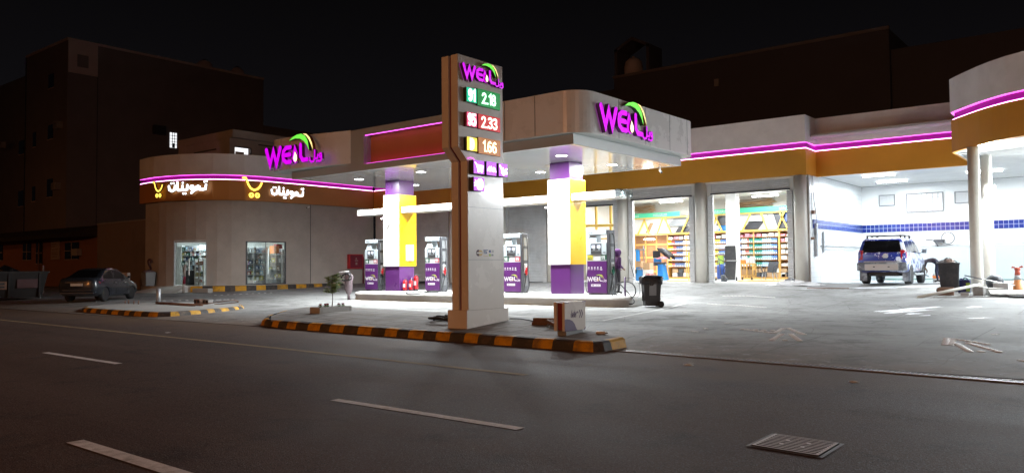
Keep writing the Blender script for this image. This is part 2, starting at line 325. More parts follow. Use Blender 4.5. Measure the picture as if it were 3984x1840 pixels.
# ---------------------------------------------------------------- mesh builder
class MB:
    def __init__(s): s.v = []; s.f = []; s.m = []; s.sm = []
    def add(s, vs, fs, m=0, smooth=False):
        o = len(s.v); s.v += [tuple(p) for p in vs]
        for i, f in enumerate(fs):
            s.f.append([o+k for k in f]); s.m.append(m[i] if isinstance(m, (list, tuple)) else m); s.sm.append(smooth)
        return s
    def box(s, x0, x1, y0, y1, z0, z1, m=0, T=None):
        # face order: bottom, top, -Y, +Y, -X, +X
        v = [Vector(p) for p in ((x0,y0,z0),(x1,y0,z0),(x1,y1,z0),(x0,y1,z0),(x0,y0,z1),(x1,y0,z1),(x1,y1,z1),(x0,y1,z1))]
        if T is not None: v = [T @ p for p in v]
        return s.add(v, [(0,3,2,1),(4,5,6,7),(0,1,5,4),(2,3,7,6),(3,0,4,7),(1,2,6,5)], m)
    def frustum(s, r0, r1, z0, z1, m=0, c0=(0,0), c1=(0,0)):
        v = [(c0[0]+sx*r0[0], c0[1]+sy*r0[1], z0) for sx, sy in ((-1,-1),(1,-1),(1,1),(-1,1))] + [(c1[0]+sx*r1[0], c1[1]+sy*r1[1], z1) for sx, sy in ((-1,-1),(1,-1),(1,1),(-1,1))]
        return s.add(v, [(0,3,2,1),(4,5,6,7),(0,1,5,4),(2,3,7,6),(3,0,4,7),(1,2,6,5)], m)
    def prism(s, poly, z0, z1, m=0, mtop=None, mbot=None):
        n = len(poly)
        a = sum(poly[i][0]*poly[(i+1) % n][1]-poly[(i+1) % n][0]*poly[i][1] for i in range(n))
        if a < 0: poly = poly[::-1]
        v = [(x, y, z0) for x, y in poly]+[(x, y, z1) for x, y in poly]
        fs = [tuple(range(n-1, -1, -1)), tuple(range(n, 2*n))]+[(i, (i+1) % n, n+(i+1) % n, n+i) for i in range(n)]
        ms = [m if mbot is None else mbot, m if mtop is None else mtop]+[m]*n
        return s.add(v, fs, ms)
    def wall(s, pts, z0, z1, th, m=0):
        # thick wall along a polyline, thickness to the left of its direction
        P = [Vector((x, y)) for x, y in pts]; off = []
        for i, p in enumerate(P):
            d = []
            if i: d.append((P[i]-P[i-1]).normalized())
            if i < len(P)-1: d.append((P[i+1]-P[i]).normalized())
            t = sum(d, Vector((0, 0))).normalized(); nrm = Vector((-t.y, t.x)); off.append(p+nrm*th/max(.3, nrm.dot(Vector((-d[0].y, d[0].x)))))
        return s.prism([tuple(p) for p in P]+[tuple(p) for p in reversed(off)], z0, z1, m)
    def tube(s, pts, r, n=8, m=0, smooth=True, cap=True):
        P = [Vector(p) for p in pts]; rs = r if isinstance(r, (list, tuple)) else [r]*len(P); vs = []; fs = []
        up = None
        for i, p in enumerate(P):
            t = (P[min(i+1, len(P)-1)]-P[max(i-1, 0)]).normalized()
            if up is None: up = t.orthogonal().normalized()
            up = (up-t*up.dot(t))
            up = up.normalized() if up.length > 1e-6 else t.orthogonal().normalized()
            w = t.cross(up)
            for k in range(n):
                a = 2*math.pi*k/n; vs.append(p+(up*math.cos(a)+w*math.sin(a))*rs[i])
        for i in range(len(P)-1):
            for k in range(n): fs.append((i*n+k, i*n+(k+1) % n, (i+1)*n+(k+1) % n, (i+1)*n+k))
        if cap: fs += [tuple(range(n-1, -1, -1)), tuple(range((len(P)-1)*n, len(P)*n))]
        return s.add(vs, fs, m, smooth)
    def lathe(s, prof, n=16, c=(0,0,0), axis='z', m=0, smooth=True, sx=1, sy=1):
        vs = []; fs = []; k = len(prof)
        for j in range(n):
            a = 2*math.pi*j/n
            for r, h in prof:
                p = (r*math.cos(a)*sx, r*math.sin(a)*sy, h)
                if axis == 'x': p = (p[2], p[0], p[1])
                if axis == 'y': p = (p[0], p[2], p[1])
                vs.append((p[0]+c[0], p[1]+c[1], p[2]+c[2]))
        for j in range(n):
            for i in range(k-1):
                q = (j*k+i, ((j+1) % n)*k+i, ((j+1) % n)*k+i+1, j*k+i+1)
                fs.append(q if axis != 'y' else q[::-1])
        if prof[0] == prof[-1]: return s.add(vs, fs, m, smooth)
        if prof[0][0] > 1e-6:
            q = tuple(j*k for j in range(n))[::-1]; fs.append(q if axis != 'y' else q[::-1])
        if prof[-1][0] > 1e-6:
            q = tuple(j*k+k-1 for j in range(n)); fs.append(q if axis != 'y' else q[::-1])
        return s.add(vs, fs, m, smooth)
    def sheet(s, pts, m=0): return s.add(pts, [tuple(range(len(pts)))], m)
    def flat(s, poly, fr, d0, d1, m=0, ms=None):
        # 2-D polygon in frame fr=(origin,u,v,n) raised from d0 to d1 along n
        o, u, v, nn = fr; n = len(poly)
        a = sum(poly[i][0]*poly[(i+1) % n][1]-poly[(i+1) % n][0]*poly[i][1] for i in range(n))
        if a < 0: poly = poly[::-1]
        vs = [o+u*x+v*y+nn*d0 for x, y in poly]+[o+u*x+v*y+nn*d1 for x, y in poly]
        fs = [tuple(range(n-1, -1, -1)), tuple(range(n, 2*n))]+[(i, (i+1) % n, n+(i+1) % n, n+i) for i in range(n)]
        k = m if ms is None else ms
        return s.add(vs, fs, [k, m]+[k]*n)
    def stroke(s, pts, w, fr, d0, d1, m=0, ms=None, cap=5, scale=(1, 1)):
        # rounded ribbon lettering: polyline of half-width w
        P = [Vector((x*scale[0], y*scale[1])) for x, y in pts]; L = []; Rr = []
        for i, p in enumerate(P):
            d = []
            if i: d.append((P[i]-P[i-1]).normalized())
            if i < len(P)-1: d.append((P[i+1]-P[i]).normalized())
            t = sum(d, Vector((0, 0)))
            t = t.normalized() if t.length > 1e-4 else d[0]
            nr = Vector((-t.y, t.x)); k = 1/max(.45, abs(nr.dot(Vector((-d[0].y, d[0].x)))))
            L.append(p+nr*w*k); Rr.append(p-nr*w*k)
        def capp(p, t, q):
            a0 = math.atan2(q.y-p.y, q.x-p.x); return [p+Vector((math.cos(a0+sg*math.pi*j/cap), math.sin(a0+sg*math.pi*j/cap)))*w for j in range(1, cap) for sg in (-1,)]
        poly = L+capp(P[-1], None, L[-1])+Rr[::-1]+capp(P[0], None, Rr[0])
        o, u, v, nn = fr; N = len(P); nv = len(poly)
        vs = [o+u*q.x+v*q.y+nn*d1 for q in poly]+[o+u*q.x+v*q.y+nn*d0 for q in poly]
        fs = []; ms_ = []
        ri = lambda i: N+(cap-1)+(N-1-i)
        for i in range(N-1): fs.append((i, ri(i), ri(i+1), i+1)); ms_.append(m)
        fs.append(tuple([N-1, ri(N-1)]+[N+cap-2-j for j in range(cap-1)])); ms_.append(m)
        c0 = 2*N+cap-1
        fs.append(tuple([ri(0), 0]+[c0+cap-2-j for j in range(cap-1)])); ms_.append(m)
        k = m if ms is None else ms
        for i in range(nv): j = (i+1) % nv; fs.append((i, j, nv+j, nv+i)); ms_.append(k)
        return s.add(vs, fs, ms_)
    def build(s, name, mats, parent=None, world=True, smooth=None, bevel=0, loc=None, bseg=2):
        me = bpy.data.meshes.new(name); me.from_pydata(s.v, [], s.f); me.update()
        if isinstance(mats, str): mats = [mats]
        for k in mats: me.materials.append(M[k])
        for p, mi, sm in zip(me.polygons, s.m, s.sm): p.material_index = mi; p.use_smooth = sm if smooth is None else smooth
        o = bpy.data.objects.new(name, me); COL.objects.link(o)
        if parent is not None:
            o.parent = parent
            if world: o.matrix_parent_inverse = ABS[parent.name].inverted()
        ABS[o.name] = Matrix.Identity(4) if world else ABS.get(parent.name, Matrix.Identity(4)) if parent else Matrix.Identity(4)
        if loc: o.location = loc; ABS[o.name] = Matrix.Translation(loc)
        if bevel:
            md = o.modifiers.new('bevel', 'BEVEL'); md.width = bevel; md.segments = bseg; md.limit_method = 'ANGLE'; md.angle_limit = R(40)
        return o
ABS = {}
def thing(name, label, cat, loc=(0,0,0), rz=0, group=None):
    o = bpy.data.objects.new(name, None); COL.objects.link(o); o.location = loc; o.rotation_euler = (0, 0, rz); o.empty_display_size = .2
    o['label'] = label; o['category'] = cat
    if group: o['group'] = group
    ABS[o.name] = Matrix.Translation(loc) @ Matrix.Rotation(rz, 4, 'Z')
    return o
def tag(o, label, cat, group=None):
    o['label'] = label; o['category'] = cat
    if group: o['group'] = group
    return o
def struct(o, kind='structure'): o['kind'] = kind; return o
def dup(root, loc, rz=0, label=None, group=None):
    r = root.copy(); COL.objects.link(r); r.location = loc; r.rotation_euler = (0, 0, rz)
    if label: r['label'] = label
    if group: r['group'] = group
    def rec(src, dst):
        for ch in src.children:
            c = ch.copy(); COL.objects.link(c); c.parent = dst; c.matrix_parent_inverse = ch.matrix_parent_inverse.copy(); rec(ch, c)
    rec(root, r); return r
def area_light(name, loc, power, size, col=WHITE_L, shape='DISK', sy=None, rot=(0,0,0), spread=math.pi, parent=None):
    d = bpy.data.lights.new(name, 'AREA'); d.energy = power; d.shape = shape; d.size = size; d.color = col; d.spread = spread
    if sy: d.size_y = sy
    o = bpy.data.objects.new(name, d); COL.objects.link(o)
    if parent is not None: o.parent = parent; o.matrix_parent_inverse = ABS[parent.name].inverted()
    o.location = loc; o.rotation_euler = rot; return o
def smoothpts(pts, k=6, closed=False):
    P = [Vector(p) for p in pts]; out = []
    for i in range(len(P)-1):
        a, b, c, d = P[max(i-1, 0)], P[i], P[i+1], P[min(i+2, len(P)-1)]
        for j in range(k):
            t = j/k; out.append(.5*((2*b)+(c-a)*t+(2*a-5*b+4*c-d)*t*t+(3*b-3*c+d-a)*t**3))
    out.append(P[-1]); return out
def interp(t, x):
    if x <= t[0][0]: return t[0][1]
    for (a, b), (c, d) in zip(t, t[1:]):
        if x <= c: return b+(d-b)*(x-a)/(c-a)
    return t[-1][1]
ZL = [(-99,0),(12,0),(16,.12),(20,.18),(24.5,.24),(30,.32),(36,.5),(200,.55)]
ZR = [(-99,0),(12,0),(14,.03),(23.5,.13),(29,.33),(34,.6),(36,.64),(40,.66),(200,.66)]
def gz(x, y):
    a, b = interp(ZL, y), interp(ZR, y); t = min(1, max(0, (x+34)/8)); t = t*t*(3-2*t); return a+(b-a)*t
def vnoise(x, y): return math.sin(x*1.7+y*.9)*.5+math.sin(x*.63-y*1.31+2)*.5

# ---------------------------------------------------------------- lettering
DIG = {'1': [[(.10,.80),(.32,1),(.32,0)]], '2': [[(.04,.76),(.10,.92),(.3,1),(.48,.92),(.53,.74),(.44,.54),(.05,.0),(.57,.0)]],
 '3': [[(.05,.86),(.16,.98),(.36,1),(.51,.9),(.50,.66),(.36,.54),(.22,.53)], [(.30,.53),(.48,.46),(.56,.27),(.48,.07),(.28,0),(.12,.03),(.03,.14)]],
 '5': [[(.52,1),(.12,1),(.08,.56),(.28,.64),(.47,.57),(.56,.34),(.48,.08),(.27,0),(.12,.03),(.03,.12)]],
 '6': [[(.5,.90),(.34,1),(.15,.90),(.05,.6),(.05,.3),(.14,.06),(.3,0),(.48,.07),(.56,.28),(.48,.50),(.3,.58),(.13,.50),(.06,.36)]],
 '8': [[(.3,.53),(.12,.63),(.08,.8),(.16,.95),(.3,1),(.44,.95),(.52,.8),(.48,.63),(.32,.54)], [(.3,.53),(.09,.42),(.04,.24),(.12,.05),(.3,0),(.48,.05),(.56,.24),(.51,.42),(.32,.52)]],
 '9': [[(.1,.10),(.26,0),(.45,.10),(.55,.4),(.55,.7),(.46,.94),(.3,1),(.12,.93),(.04,.72),(.12,.50),(.3,.42),(.47,.50),(.54,.64)]],
 '0': [[(.3,1),(.12,.92),(.05,.6),(.05,.4),(.12,.08),(.3,0),(.48,.08),(.55,.4),(.55,.6),(.48,.92),(.32,1)]],
 '.': [[(.05,.01),(.10,.01)]], 'I': [[(.1,0),(.1,1)]], '|': [[(.1,-.05),(.1,1.05)]],
 'D': [[(.08,0),(.08,1),(.3,1),(.48,.86),(.54,.5),(.48,.14),(.3,0),(.1,0)]], 'E': [[(.5,1),(.08,1),(.08,0),(.5,0)], [(.1,.52),(.44,.52)]],
 'N': [[(.07,0),(.07,1),(.53,0),(.53,1)]], 'T': [[(.02,1),(.56,1)], [(.29,.98),(.29,0)]], 'R': [[(.08,0),(.08,1),(.36,1),(.5,.88),(.5,.66),(.36,.53),(.1,.53)], [(.3,.52),(.54,0)]],
 'Y': [[(.02,1),(.28,.5),(.28,0)], [(.28,.52),(.54,1)]], 'V': [[(.02,1),(.28,0),(.54,1)]], 'S': [[(.5,.88),(.3,1),(.1,.9),(.1,.68),(.3,.53),(.5,.4),(.5,.13),(.3,0),(.06,.12)]],
 'A': [[(.02,0),(.29,1),(.56,0)], [(.14,.32),(.44,.32)]], 'W': [[(.0,1),(.17,0),(.33,.85),(.49,0),(.66,1)]], 'L': [[(.08,1),(.08,0),(.46,0)]],
 'i': [[(.08,0),(.08,.62)], [(.08,.86),(.08,.9)]], 'e': [[(.05,.32),(.42,.32),(.38,.55),(.23,.64),(.08,.52),(.05,.3),(.1,.08),(.25,0),(.42,.08)]], 's': [[(.38,.56),(.22,.64),(.07,.52),(.22,.34),(.38,.2),(.32,.03),(.05,.06)]], 'l': [[(.08,0),(.08,1)]],
 'm': [[(.05,0),(.05,.62)], [(.05,.5),(.18,.62),(.28,.5),(.28,0)], [(.28,.5),(.42,.62),(.52,.5),(.52,0)]], 'a': [[(.1,.58),(.3,.62),(.4,.48),(.4,0)], [(.38,.34),(.14,.34),(.06,.16),(.2,0),(.38,.1)]], 'd': [[(.4,1),(.4,0)], [(.38,.5),(.22,.62),(.06,.46),(.06,.14),(.22,0),(.38,.1)]]}
ADV = {'1': .5, '.': .24, 'I': .28, '|': .28, 'i': .22, 'l': .24, 'W': .78, 'E': .62, 'L': .55}
def text(mb, s, fr, x, y, h, w, d0, d1, m=0, ms=None, sx=1):
    for k, ch in enumerate(s):
        if ch == ' ': x += .35*h*sx; continue
        for st in DIG[ch]:
            mb.stroke([(x+px*h*sx, y+py*h) for px, py in st], w, fr, d0, d1+.0006*(k % 3), m, ms)
            d1 += .0002
        x += ADV.get(ch, .74)*h*sx
    return x
# the fuel company wordmark: W, E, drop, L, two leaves and the small Arabic word
LG = dict(W=[(.0,.18),(.075,.0),(.135,.155),(.195,.0),(.265,.18)], E=[[(.455,.17),(.375,.17),(.325,.135),(.315,.09),(.325,.04),(.375,.005),(.455,.005)], [(.33,.088),(.445,.088)]],
 L=[(.637,.18),(.64,.05),(.675,.006),(.755,.006)],
 drop=[(.52,.20),(.485,.10),(.478,.05),(.495,.005),(.53,-.018),(.565,-.01),(.585,.03),(.582,.07),(.555,.135)],
 inner=[(.545,.115),(.522,.06),(.518,.03),(.532,.002),(.552,-.006),(.573,.003),(.585,.03),(.580,.065)],
 leaf=[(.43,.245),(.50,.283),(.58,.302),(.65,.303),(.715,.275),(.765,.215),(.79,.10),(.75,.165),(.70,.215),(.63,.25),(.54,.262)],
 leaf2=[(.675,.303),(.74,.292),(.80,.245),(.84,.175),(.855,.105),(.82,.165),(.785,.222),(.735,.272)],
 arabic=[[(.875,.095),(.875,.005),(.855,-.022),(.82,-.028),(.795,-.01),(.79,.02)], [(.875,.005),(.925,.005),(.928,.045)], [(.99,.03),(.985,.05),(.965,.052),(.953,.035),(.965,.012),(.99,.015),(.993,-.005),(.975,-.028),(.95,-.03)], [(.905,-.027),(.908,-.027)], [(.93,-.027),(.933,-.027)]])
def arc_pts(c, r, a0, a1, n=10): return [(c[0]+r*math.cos(R(a0+(a1-a0)*i/n)), c[1]+r*math.sin(R(a0+(a1-a0)*i/n))) for i in range(n+1)]
# ================================================================ SETTING: road, forecourt, islands
def ground():
    b = MB()
    b.sheet([(-400,-200,-.004),(300,-200,-.004),(300,12.42,-.004),(-400,12.42,-.004)])
    struct(b.build('road', 'asphalt'))
    xs = [-400,-200,-120]+[-110+i*2 for i in range(38)]+[-34+i*.8 for i in range(46)]+[4,8,15,30,60,120,300]
    ys = [12.38,12.8,13.4,14]+[14.5+i*.7 for i in range(46)]+[48,52,60,80,120,250,450]
    vs = [(x, y, gz(x, y)) for y in ys for x in xs]; n = len(xs)
    fs = [(j*n+i, j*n+i+1, (j+1)*n+i+1, (j+1)*n+i) for j in range(len(ys)-1) for i in range(n-1)]
    struct(MB().add(vs, fs, 0, True).build('forecourt', 'forecourt_concrete'))
    # painted markings on the road
    def strip(name, pts, w, m, z=.001):
        b = MB(); P = [Vector((x, y)) for x, y in pts]
        for p, q in zip(P, P[1:]):
            t = (q-p).normalized(); k = Vector((-t.y, t.x))*w/2
            N = max(1, int((q-p).length/1.0)); g = lambda r: (r.x, r.y, (gz(r.x, r.y) if r.y > 12.4 else 0)+z)
            for i in range(N):
                a, c = p.lerp(q, i/N), p.lerp(q, (i+1)/N)
                b.sheet([g(a-k), g(c-k), g(c+k), g(a+k)])
        return struct(b.build(name, m))
    strip('edge_line', [(-120,10.6),(-60,10.0),(-28.8,9.52),(-14,9.24),(-6.95,8.97)], .14, 'marking_yellow')
    for x0, x1, y, w, m in ((-7.52,-4.70,6.0,.13,'marking_white'),(-16.4,-13.36,6.2,.13,'marking_white'),(-7.65,-4.6,3.15,.15,'marking_white'),(-16.5,-13.5,3.25,.15,'marking_white'),(-25.2,-22.2,6.35,.13,'marking_white'),(-34,-31,6.5,.13,'marking_white'),(1.4,4.4,5.9,.13,'marking_white')):
        strip('lane_marking', [(x0, y), (x1, y-.02)], w, m)
    for pts in ([(-26.4,22.55),(-18.6,22.4),(-12.3,21.7)], [(-24.4,20.0),(-18,18.9),(-12,18.15),(-11.4,18.1),(-12.0,21.6),(-12.6,25.5)], [(-26.4,22.5),(-24.6,20.1)]):
        strip('bay_line', pts, .10, 'marking_faint', .005)
ground()

def kerb_stripes(name, pts, zb, zt, st, m=('kerb_yellow', 'kerb_black'), inset=.07, top=.13, first=0, irregular=.18):
    # striped kerb along a polyline (outside on the right of its direction)
    P = [Vector(p) for p in pts]; d = [0]
    for a, c in zip(P, P[1:]): d.append(d[-1]+(c-a).length)
    def at(s):
        s = min(max(s, 0), d[-1])
        for i in range(len(P)-1):
            if s <= d[i+1]+1e-9:
                t = (P[i+1]-P[i]).normalized(); return P[i]+t*(s-d[i])
        return P[-1]
    def tan(s): return (at(s+.12)-at(s-.12)).normalized()
    b = MB(); s = 0; k = first
    while s < d[-1]-1e-6:
        L = st*(1+random.uniform(-irregular, irregular)); e = min(d[-1], s+L)
        if d[-1]-e < st*.4: e = d[-1]
        N = max(1, int((e-s)/.22)); sl = .045
        for i in range(N):
            s0, s1 = s+(e-s)*i/N, s+(e-s)*(i+1)/N; q = []
            for ss in (s0, s1):
                p = at(ss); t = tan(ss); nrm = Vector((-t.y, t.x)); z0, z1 = zb(*p)-.05, zt(*p); w = vnoise(p.x*3, p.y*3)*.008
                q.append([(p.x, p.y, z0), (p.x+nrm.x*(inset*.75+w), p.y+nrm.y*(inset*.75+w), z1-sl+w), (p.x+nrm.x*(inset+.03), p.y+nrm.y*(inset+.03), z1-.008+w), (p.x+nrm.x*(inset+top), p.y+nrm.y*(inset+top), z1+.003)])
            for r in range(3): b.add([q[0][r], q[1][r], q[1][r+1], q[0][r+1]], [(0, 1, 2, 3)], k % 2)
        s = e; k += 1
    return struct(b.build(name, list(m)))
def slab(name, poly, zf, m='paving', cuts=(), zbot=-.1):
    bm = bmesh.new(); vs = [bm.verts.new((x, y, 0)) for x, y in poly]; bm.faces.new(vs)
    for y in cuts: bmesh.ops.bisect_plane(bm, geom=bm.verts[:]+bm.edges[:]+bm.faces[:], plane_co=(0, y, 0), plane_no=(0, 1, 0))
    for v in bm.verts: v.co.z = zf(v.co.x, v.co.y)
    bd = [e for e in bm.edges if e.is_boundary]; r = bmesh.ops.extrude_edge_only(bm, edges=bd)
    for v in r['geom']:
        if isinstance(v, bmesh.types.BMVert): v.co.z = zbot
    bmesh.ops.recalc_face_normals(bm, faces=bm.faces[:])
    me = bpy.data.meshes.new(name); bm.to_mesh(me); bm.free(); me.materials.append(M[m])
    o = bpy.data.objects.new(name, me); COL.objects.link(o); ABS[o.name] = Matrix.Identity(4); return struct(o)
zpav = lambda x, y: .18+min(.13, max(0, (y-12.6)*.075))
slab('pavement', [(-19.35,13.2),(-18.4,12.55),(-16.5,12.5),(-13.7,12.4),(-12.1,12.34),(-9.3,12.24),(-7.85,12.19),(-7.78,12.9),(-8.97,13.55),(-10.66,14.34),(-12.7,15.5),(-14.77,15.78),(-19.9,16.3),(-21.2,15.86)], lambda x, y: zpav(x, y)-.002, cuts=(12.6, 13.4, 14.33))
kerb_stripes('pavement_kerb', [(-21.35,15.9),(-20.5,14.6),(-19.75,13.25),(-19.0,12.62),(-17.74,12.36),(-16.49,12.33),(-13.68,12.23),(-12.14,12.18),(-9.26,12.08),(-7.80,12.02),(-7.66,12.22),(-7.62,12.97)], lambda x, y: gz(x, y), lambda x, y: zpav(x, y), .47, first=0)
zis = lambda x, y: .17
ISL = [(-33.2,14.6),(-32.4,13.6),(-31.2,12.98),(-30.4,12.83),(-27.8,12.78),(-26.2,12.76),(-25.3,12.85),(-24.95,13.3),(-25.1,14.2),(-25.5,15.2),(-25.95,16.1),(-26.6,17.0),(-27.6,17.6),(-29,17.9)]
slab('traffic_island', [(-33.0,14.7),(-32.3,13.75),(-31.1,13.12),(-30.3,12.97),(-27.8,12.92),(-26.2,12.9),(-25.4,12.98),(-25.1,13.35),(-25.25,14.2),(-25.65,15.15),(-26.1,16.05),(-26.7,16.9),(-27.7,17.5),(-29,17.75),(-31.5,17.6),(-33,16.4)], lambda x, y: .169, 'concrete')
kerb_stripes('traffic_island_kerb', ISL, lambda x, y: gz(x, y), zis, .42, first=1)

# pump island
def pump_island():
    b = MB(); X0, X1, Y0, Y1, r = -27.95, -13.75, 23.2, 26.3, .55
    def outline(o):
        x0, x1, y0, y1, rr = X0-o, X1+o, Y0-o, Y1+o, r+o
        return arc_pts((x0+rr, y0+rr), rr, 180, 270, 6)+arc_pts((x1-rr, y0+rr), rr, 270, 360, 6)+arc_pts((x1-rr, y1-rr), rr, 0, 90, 6)+arc_pts((x0+rr, y1-rr), rr, 90, 180, 6)
    rings = []
    for o, z in ((0, .02), (0, .362), (.025, .372), (.025, .40), (.0, .45), (-.06, .49), (-.14, .5)): rings.append([(x, y, z if z > .02 else gz(x, y)-.05) for x, y in outline(o)])
    n = len(rings[0]); vs = [p for q in rings for p in q]; fs = [(i*n+j, i*n+(j+1) % n, (i+1)*n+(j+1) % n, (i+1)*n+j) for i in range(len(rings)-1) for j in range(n)]
    ms = [1 if i < 1 else 0 for i in range(len(rings)-1) for j in range(n)]
    fs.append(tuple((len(rings)-1)*n+j for j in range(n))); ms.append(0)
    b.add(vs, fs, ms)
    o = b.build('pump_island', ['concrete_light', 'concrete'])
    tag(o, 'long raised concrete island with a rounded pale edge under the fuel pumps', 'pump island')
    # dirty yellow paint line along its foot
    b = MB(); q = outline(.012); q2 = outline(.05)
    n = len(q); 
    for i in range(n): j = (i+1) % n; b.sheet([(*q[i], gz(*q[i])+.006), (*q2[i], gz(*q2[i])+.006), (*q2[j], gz(*q2[j])+.006), (*q[j], gz(*q[j])+.006)])
    struct(b.build('island_foot_line', 'marking_yellow'))
pump_island()

# ================================================================ FUEL CANOPY
def canopy():
    root = thing('fuel_canopy', 'white fuel station canopy on two square columns with magenta lit recess and lit lower beam', 'canopy', (-21.8, 24.8, 0))
    x0, x1, y0, y1 = -29.3, -14.25, 21.04, 28.65
    b = MB()  # core fascia
    b.box(x0, x1, y1-.15, y1, 5.5, 7.2); b.box(x0, x0+.15, y0+.15, y1-.15, 5.5, 7.2); b.box(x1-.15, x1, y0+.15, y1-.15, 5.5, 7.2)
    b.box(x0, -24.5, y0, y0+.15, 5.5, 7.2); b.box(-19.1, x1, y0, y0+.15, 5.5, 7.2); b.box(-24.5, -19.1, y0, y0+.15, 5.5, 5.76); b.box(-24.5, -19.1, y0, y0+.15, 6.93, 7.2)
    b.box(-24.5, -24.45, y0+.15, y0+.4, 5.76, 6.93); b.box(-19.15, -19.1, y0+.15, y0+.4, 5.76, 6.93)
    b.build('fascia', 'skirt_metal', root)
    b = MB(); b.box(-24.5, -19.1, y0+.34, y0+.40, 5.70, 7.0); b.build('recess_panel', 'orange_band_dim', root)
    b = MB(); b.box(-24.44, -19.16, y0+.03, y0+.055, 6.905, 6.928); b.build('led_strip', 'led_edge', root)
    b = MB(); b.box(-24.44, -19.16, y0+.10, y0+.15, 5.762, 5.79); b.build('led_strip', 'led_edge', root)
    # wrap-around end blocks
    def block(outer, inner, nm='fascia_block'):
        b = MB(); b.prism(outer+inner[::-1], 5.84, 7.22, 0, mbot=1)
        o = b.build(nm, ['white_panel', 'skirt_metal'], root, smooth=False); o.modifiers.new('b', 'BEVEL').width = .012
        return o
    R_out = [(-18.3,21.03),(-17.9,20.9),(-17.2,20.79)]+[(-14.6+.85*math.cos(R(a)), 20.76+.85+.85*math.sin(R(a))) for a in range(-90, 1, 9)]+[(-13.75+.85*math.cos(R(a))-.85, 28.95-.6+.85*math.sin(R(a))) for a in range(0, 91, 9)]+[(-18.3,28.66)]
    R_in = [(-18.3,21.045),(x1+.002,y0-.002),(x1+.002,y1+.002),(-18.3,28.655)]
    block(R_out, [(-18.3,21.038),(x1+.004,21.038),(x1+.004,y1+.004),(-18.3,y1+.004)])
    L_out = [(-25.3,21.03),(-26.0,20.86),(-26.9,20.66),(-27.8,20.48),(-28.6,20.40),(-29.3,20.40)]+[(-29.45+.85*math.cos(R(a)), 20.40+.85+.85*math.sin(R(a))) for a in range(270, 179, -9)]+[(-29.45+.85*math.cos(R(a)), 28.3+.85*math.sin(R(a))) for a in range(180, 89, -9)]+[(-25.3,28.66)]
    block(L_out, [(-25.3,21.038),(x0-.004,21.038),(x0-.004,y1+.004),(-25.3,y1+.004)])
    b = MB()
    for x in (-16.9, -15.6): b.box(x, x+.012, 20.752, 20.775, 5.86, 7.2)
    for y in (23.05, 24.9, 26.75, 28.2): b.box(-13.752, -13.742, y, y+.012, 5.86, 7.2)
    for x in (-29.2, -28.55): b.box(x, x+.012, 20.392, 20.41, 5.86, 7.2)
    b.build('panel_joint', 'mid_grey', root)
    b = MB(); b.box(x0+.15, x1-.15, y0+.40, y1-.15, 6.9, 6.95); b.build('roof', 'skirt_metal', root)
    b = MB(); b.box(x0+.15, x1-.15, y0+.15, y1-.15, 5.503, 5.53)
    b.build('soffit', 'soffit_metal', root)
    # columns
    for cx0, cx1 in ((-26.95, -26.03), (-17.66, -16.75)):
        b = MB(); b.box(cx0, cx1, 24.42, 25.34, .5, 5.5); col = b.build('column', 'purple_panel', root, bevel=.012)
        b = MB(); W = 1
        # faces: bottom, top, -Y, +Y, -X, +X ; the end faces are yellow, the long faces white
        b.box(cx0-.07, cx1+.05, 24.36, 25.44, 1.61, 4.85, [0, 0, 0, 0, 1, 1]); b.build('cladding', ['white_panel', 'yellow_panel'], col, bevel=.01)
    for bx0, bx1 in ((-28.95, -27.03), (-25.975, -17.735), (-16.695, -14.78)):
        b = MB(); b.box(bx0, bx1, 24.46, 25.26, 4.01, 4.28); b.build('beam', 'white_panel', root, bevel=.012)
    # loose protective film flapping from the beam end
    b = MB(); N = 10; vs = []
    for i in range(N+1):
        x = -14.78+.72*i/N
        for z, k in ((4.30, 1), (4.16, 0), (4.03, 1)): vs.append((x, 24.47+.05*math.sin(i*.9+k)*(i/N)+.04*i/N*k, z-.06*(i/N)*(1 if k else .6)+.03*math.sin(i*1.3)))
    fs = [(i*3+j, i*3+j+3, i*3+j+4, i*3+j+1) for i in range(N) for j in range(2)]
    b.add(vs, fs, 0, True); o = b.build('protective_film', 'film', root); o.modifiers.new('s', 'SOLIDIFY').thickness = .004
    # recessed floodlights in the soffit
    for y in (23.0, 26.45):
        for x in (-27.1, -23.2, -19.6, -16.1):
            b = MB(); b.lathe([(.25, 0), (.245, -.012), (.20, -.014), (.20, 0)], 20, (x, y, 5.503)); o = b.build('ceiling_light', 'lamp_metal', root)
            b = MB(); b.lathe([(.195, -.004), (.19, -.013), (.10, -.018), (0, -.019)], 20, (x, y, 5.503)); b.build('lens', 'lamp_lens', o)
            area_light('canopy_lamp', (x, y, 5.47), P_CANOPY, .36, WHITE_L, parent=root)
    return root
canopy()

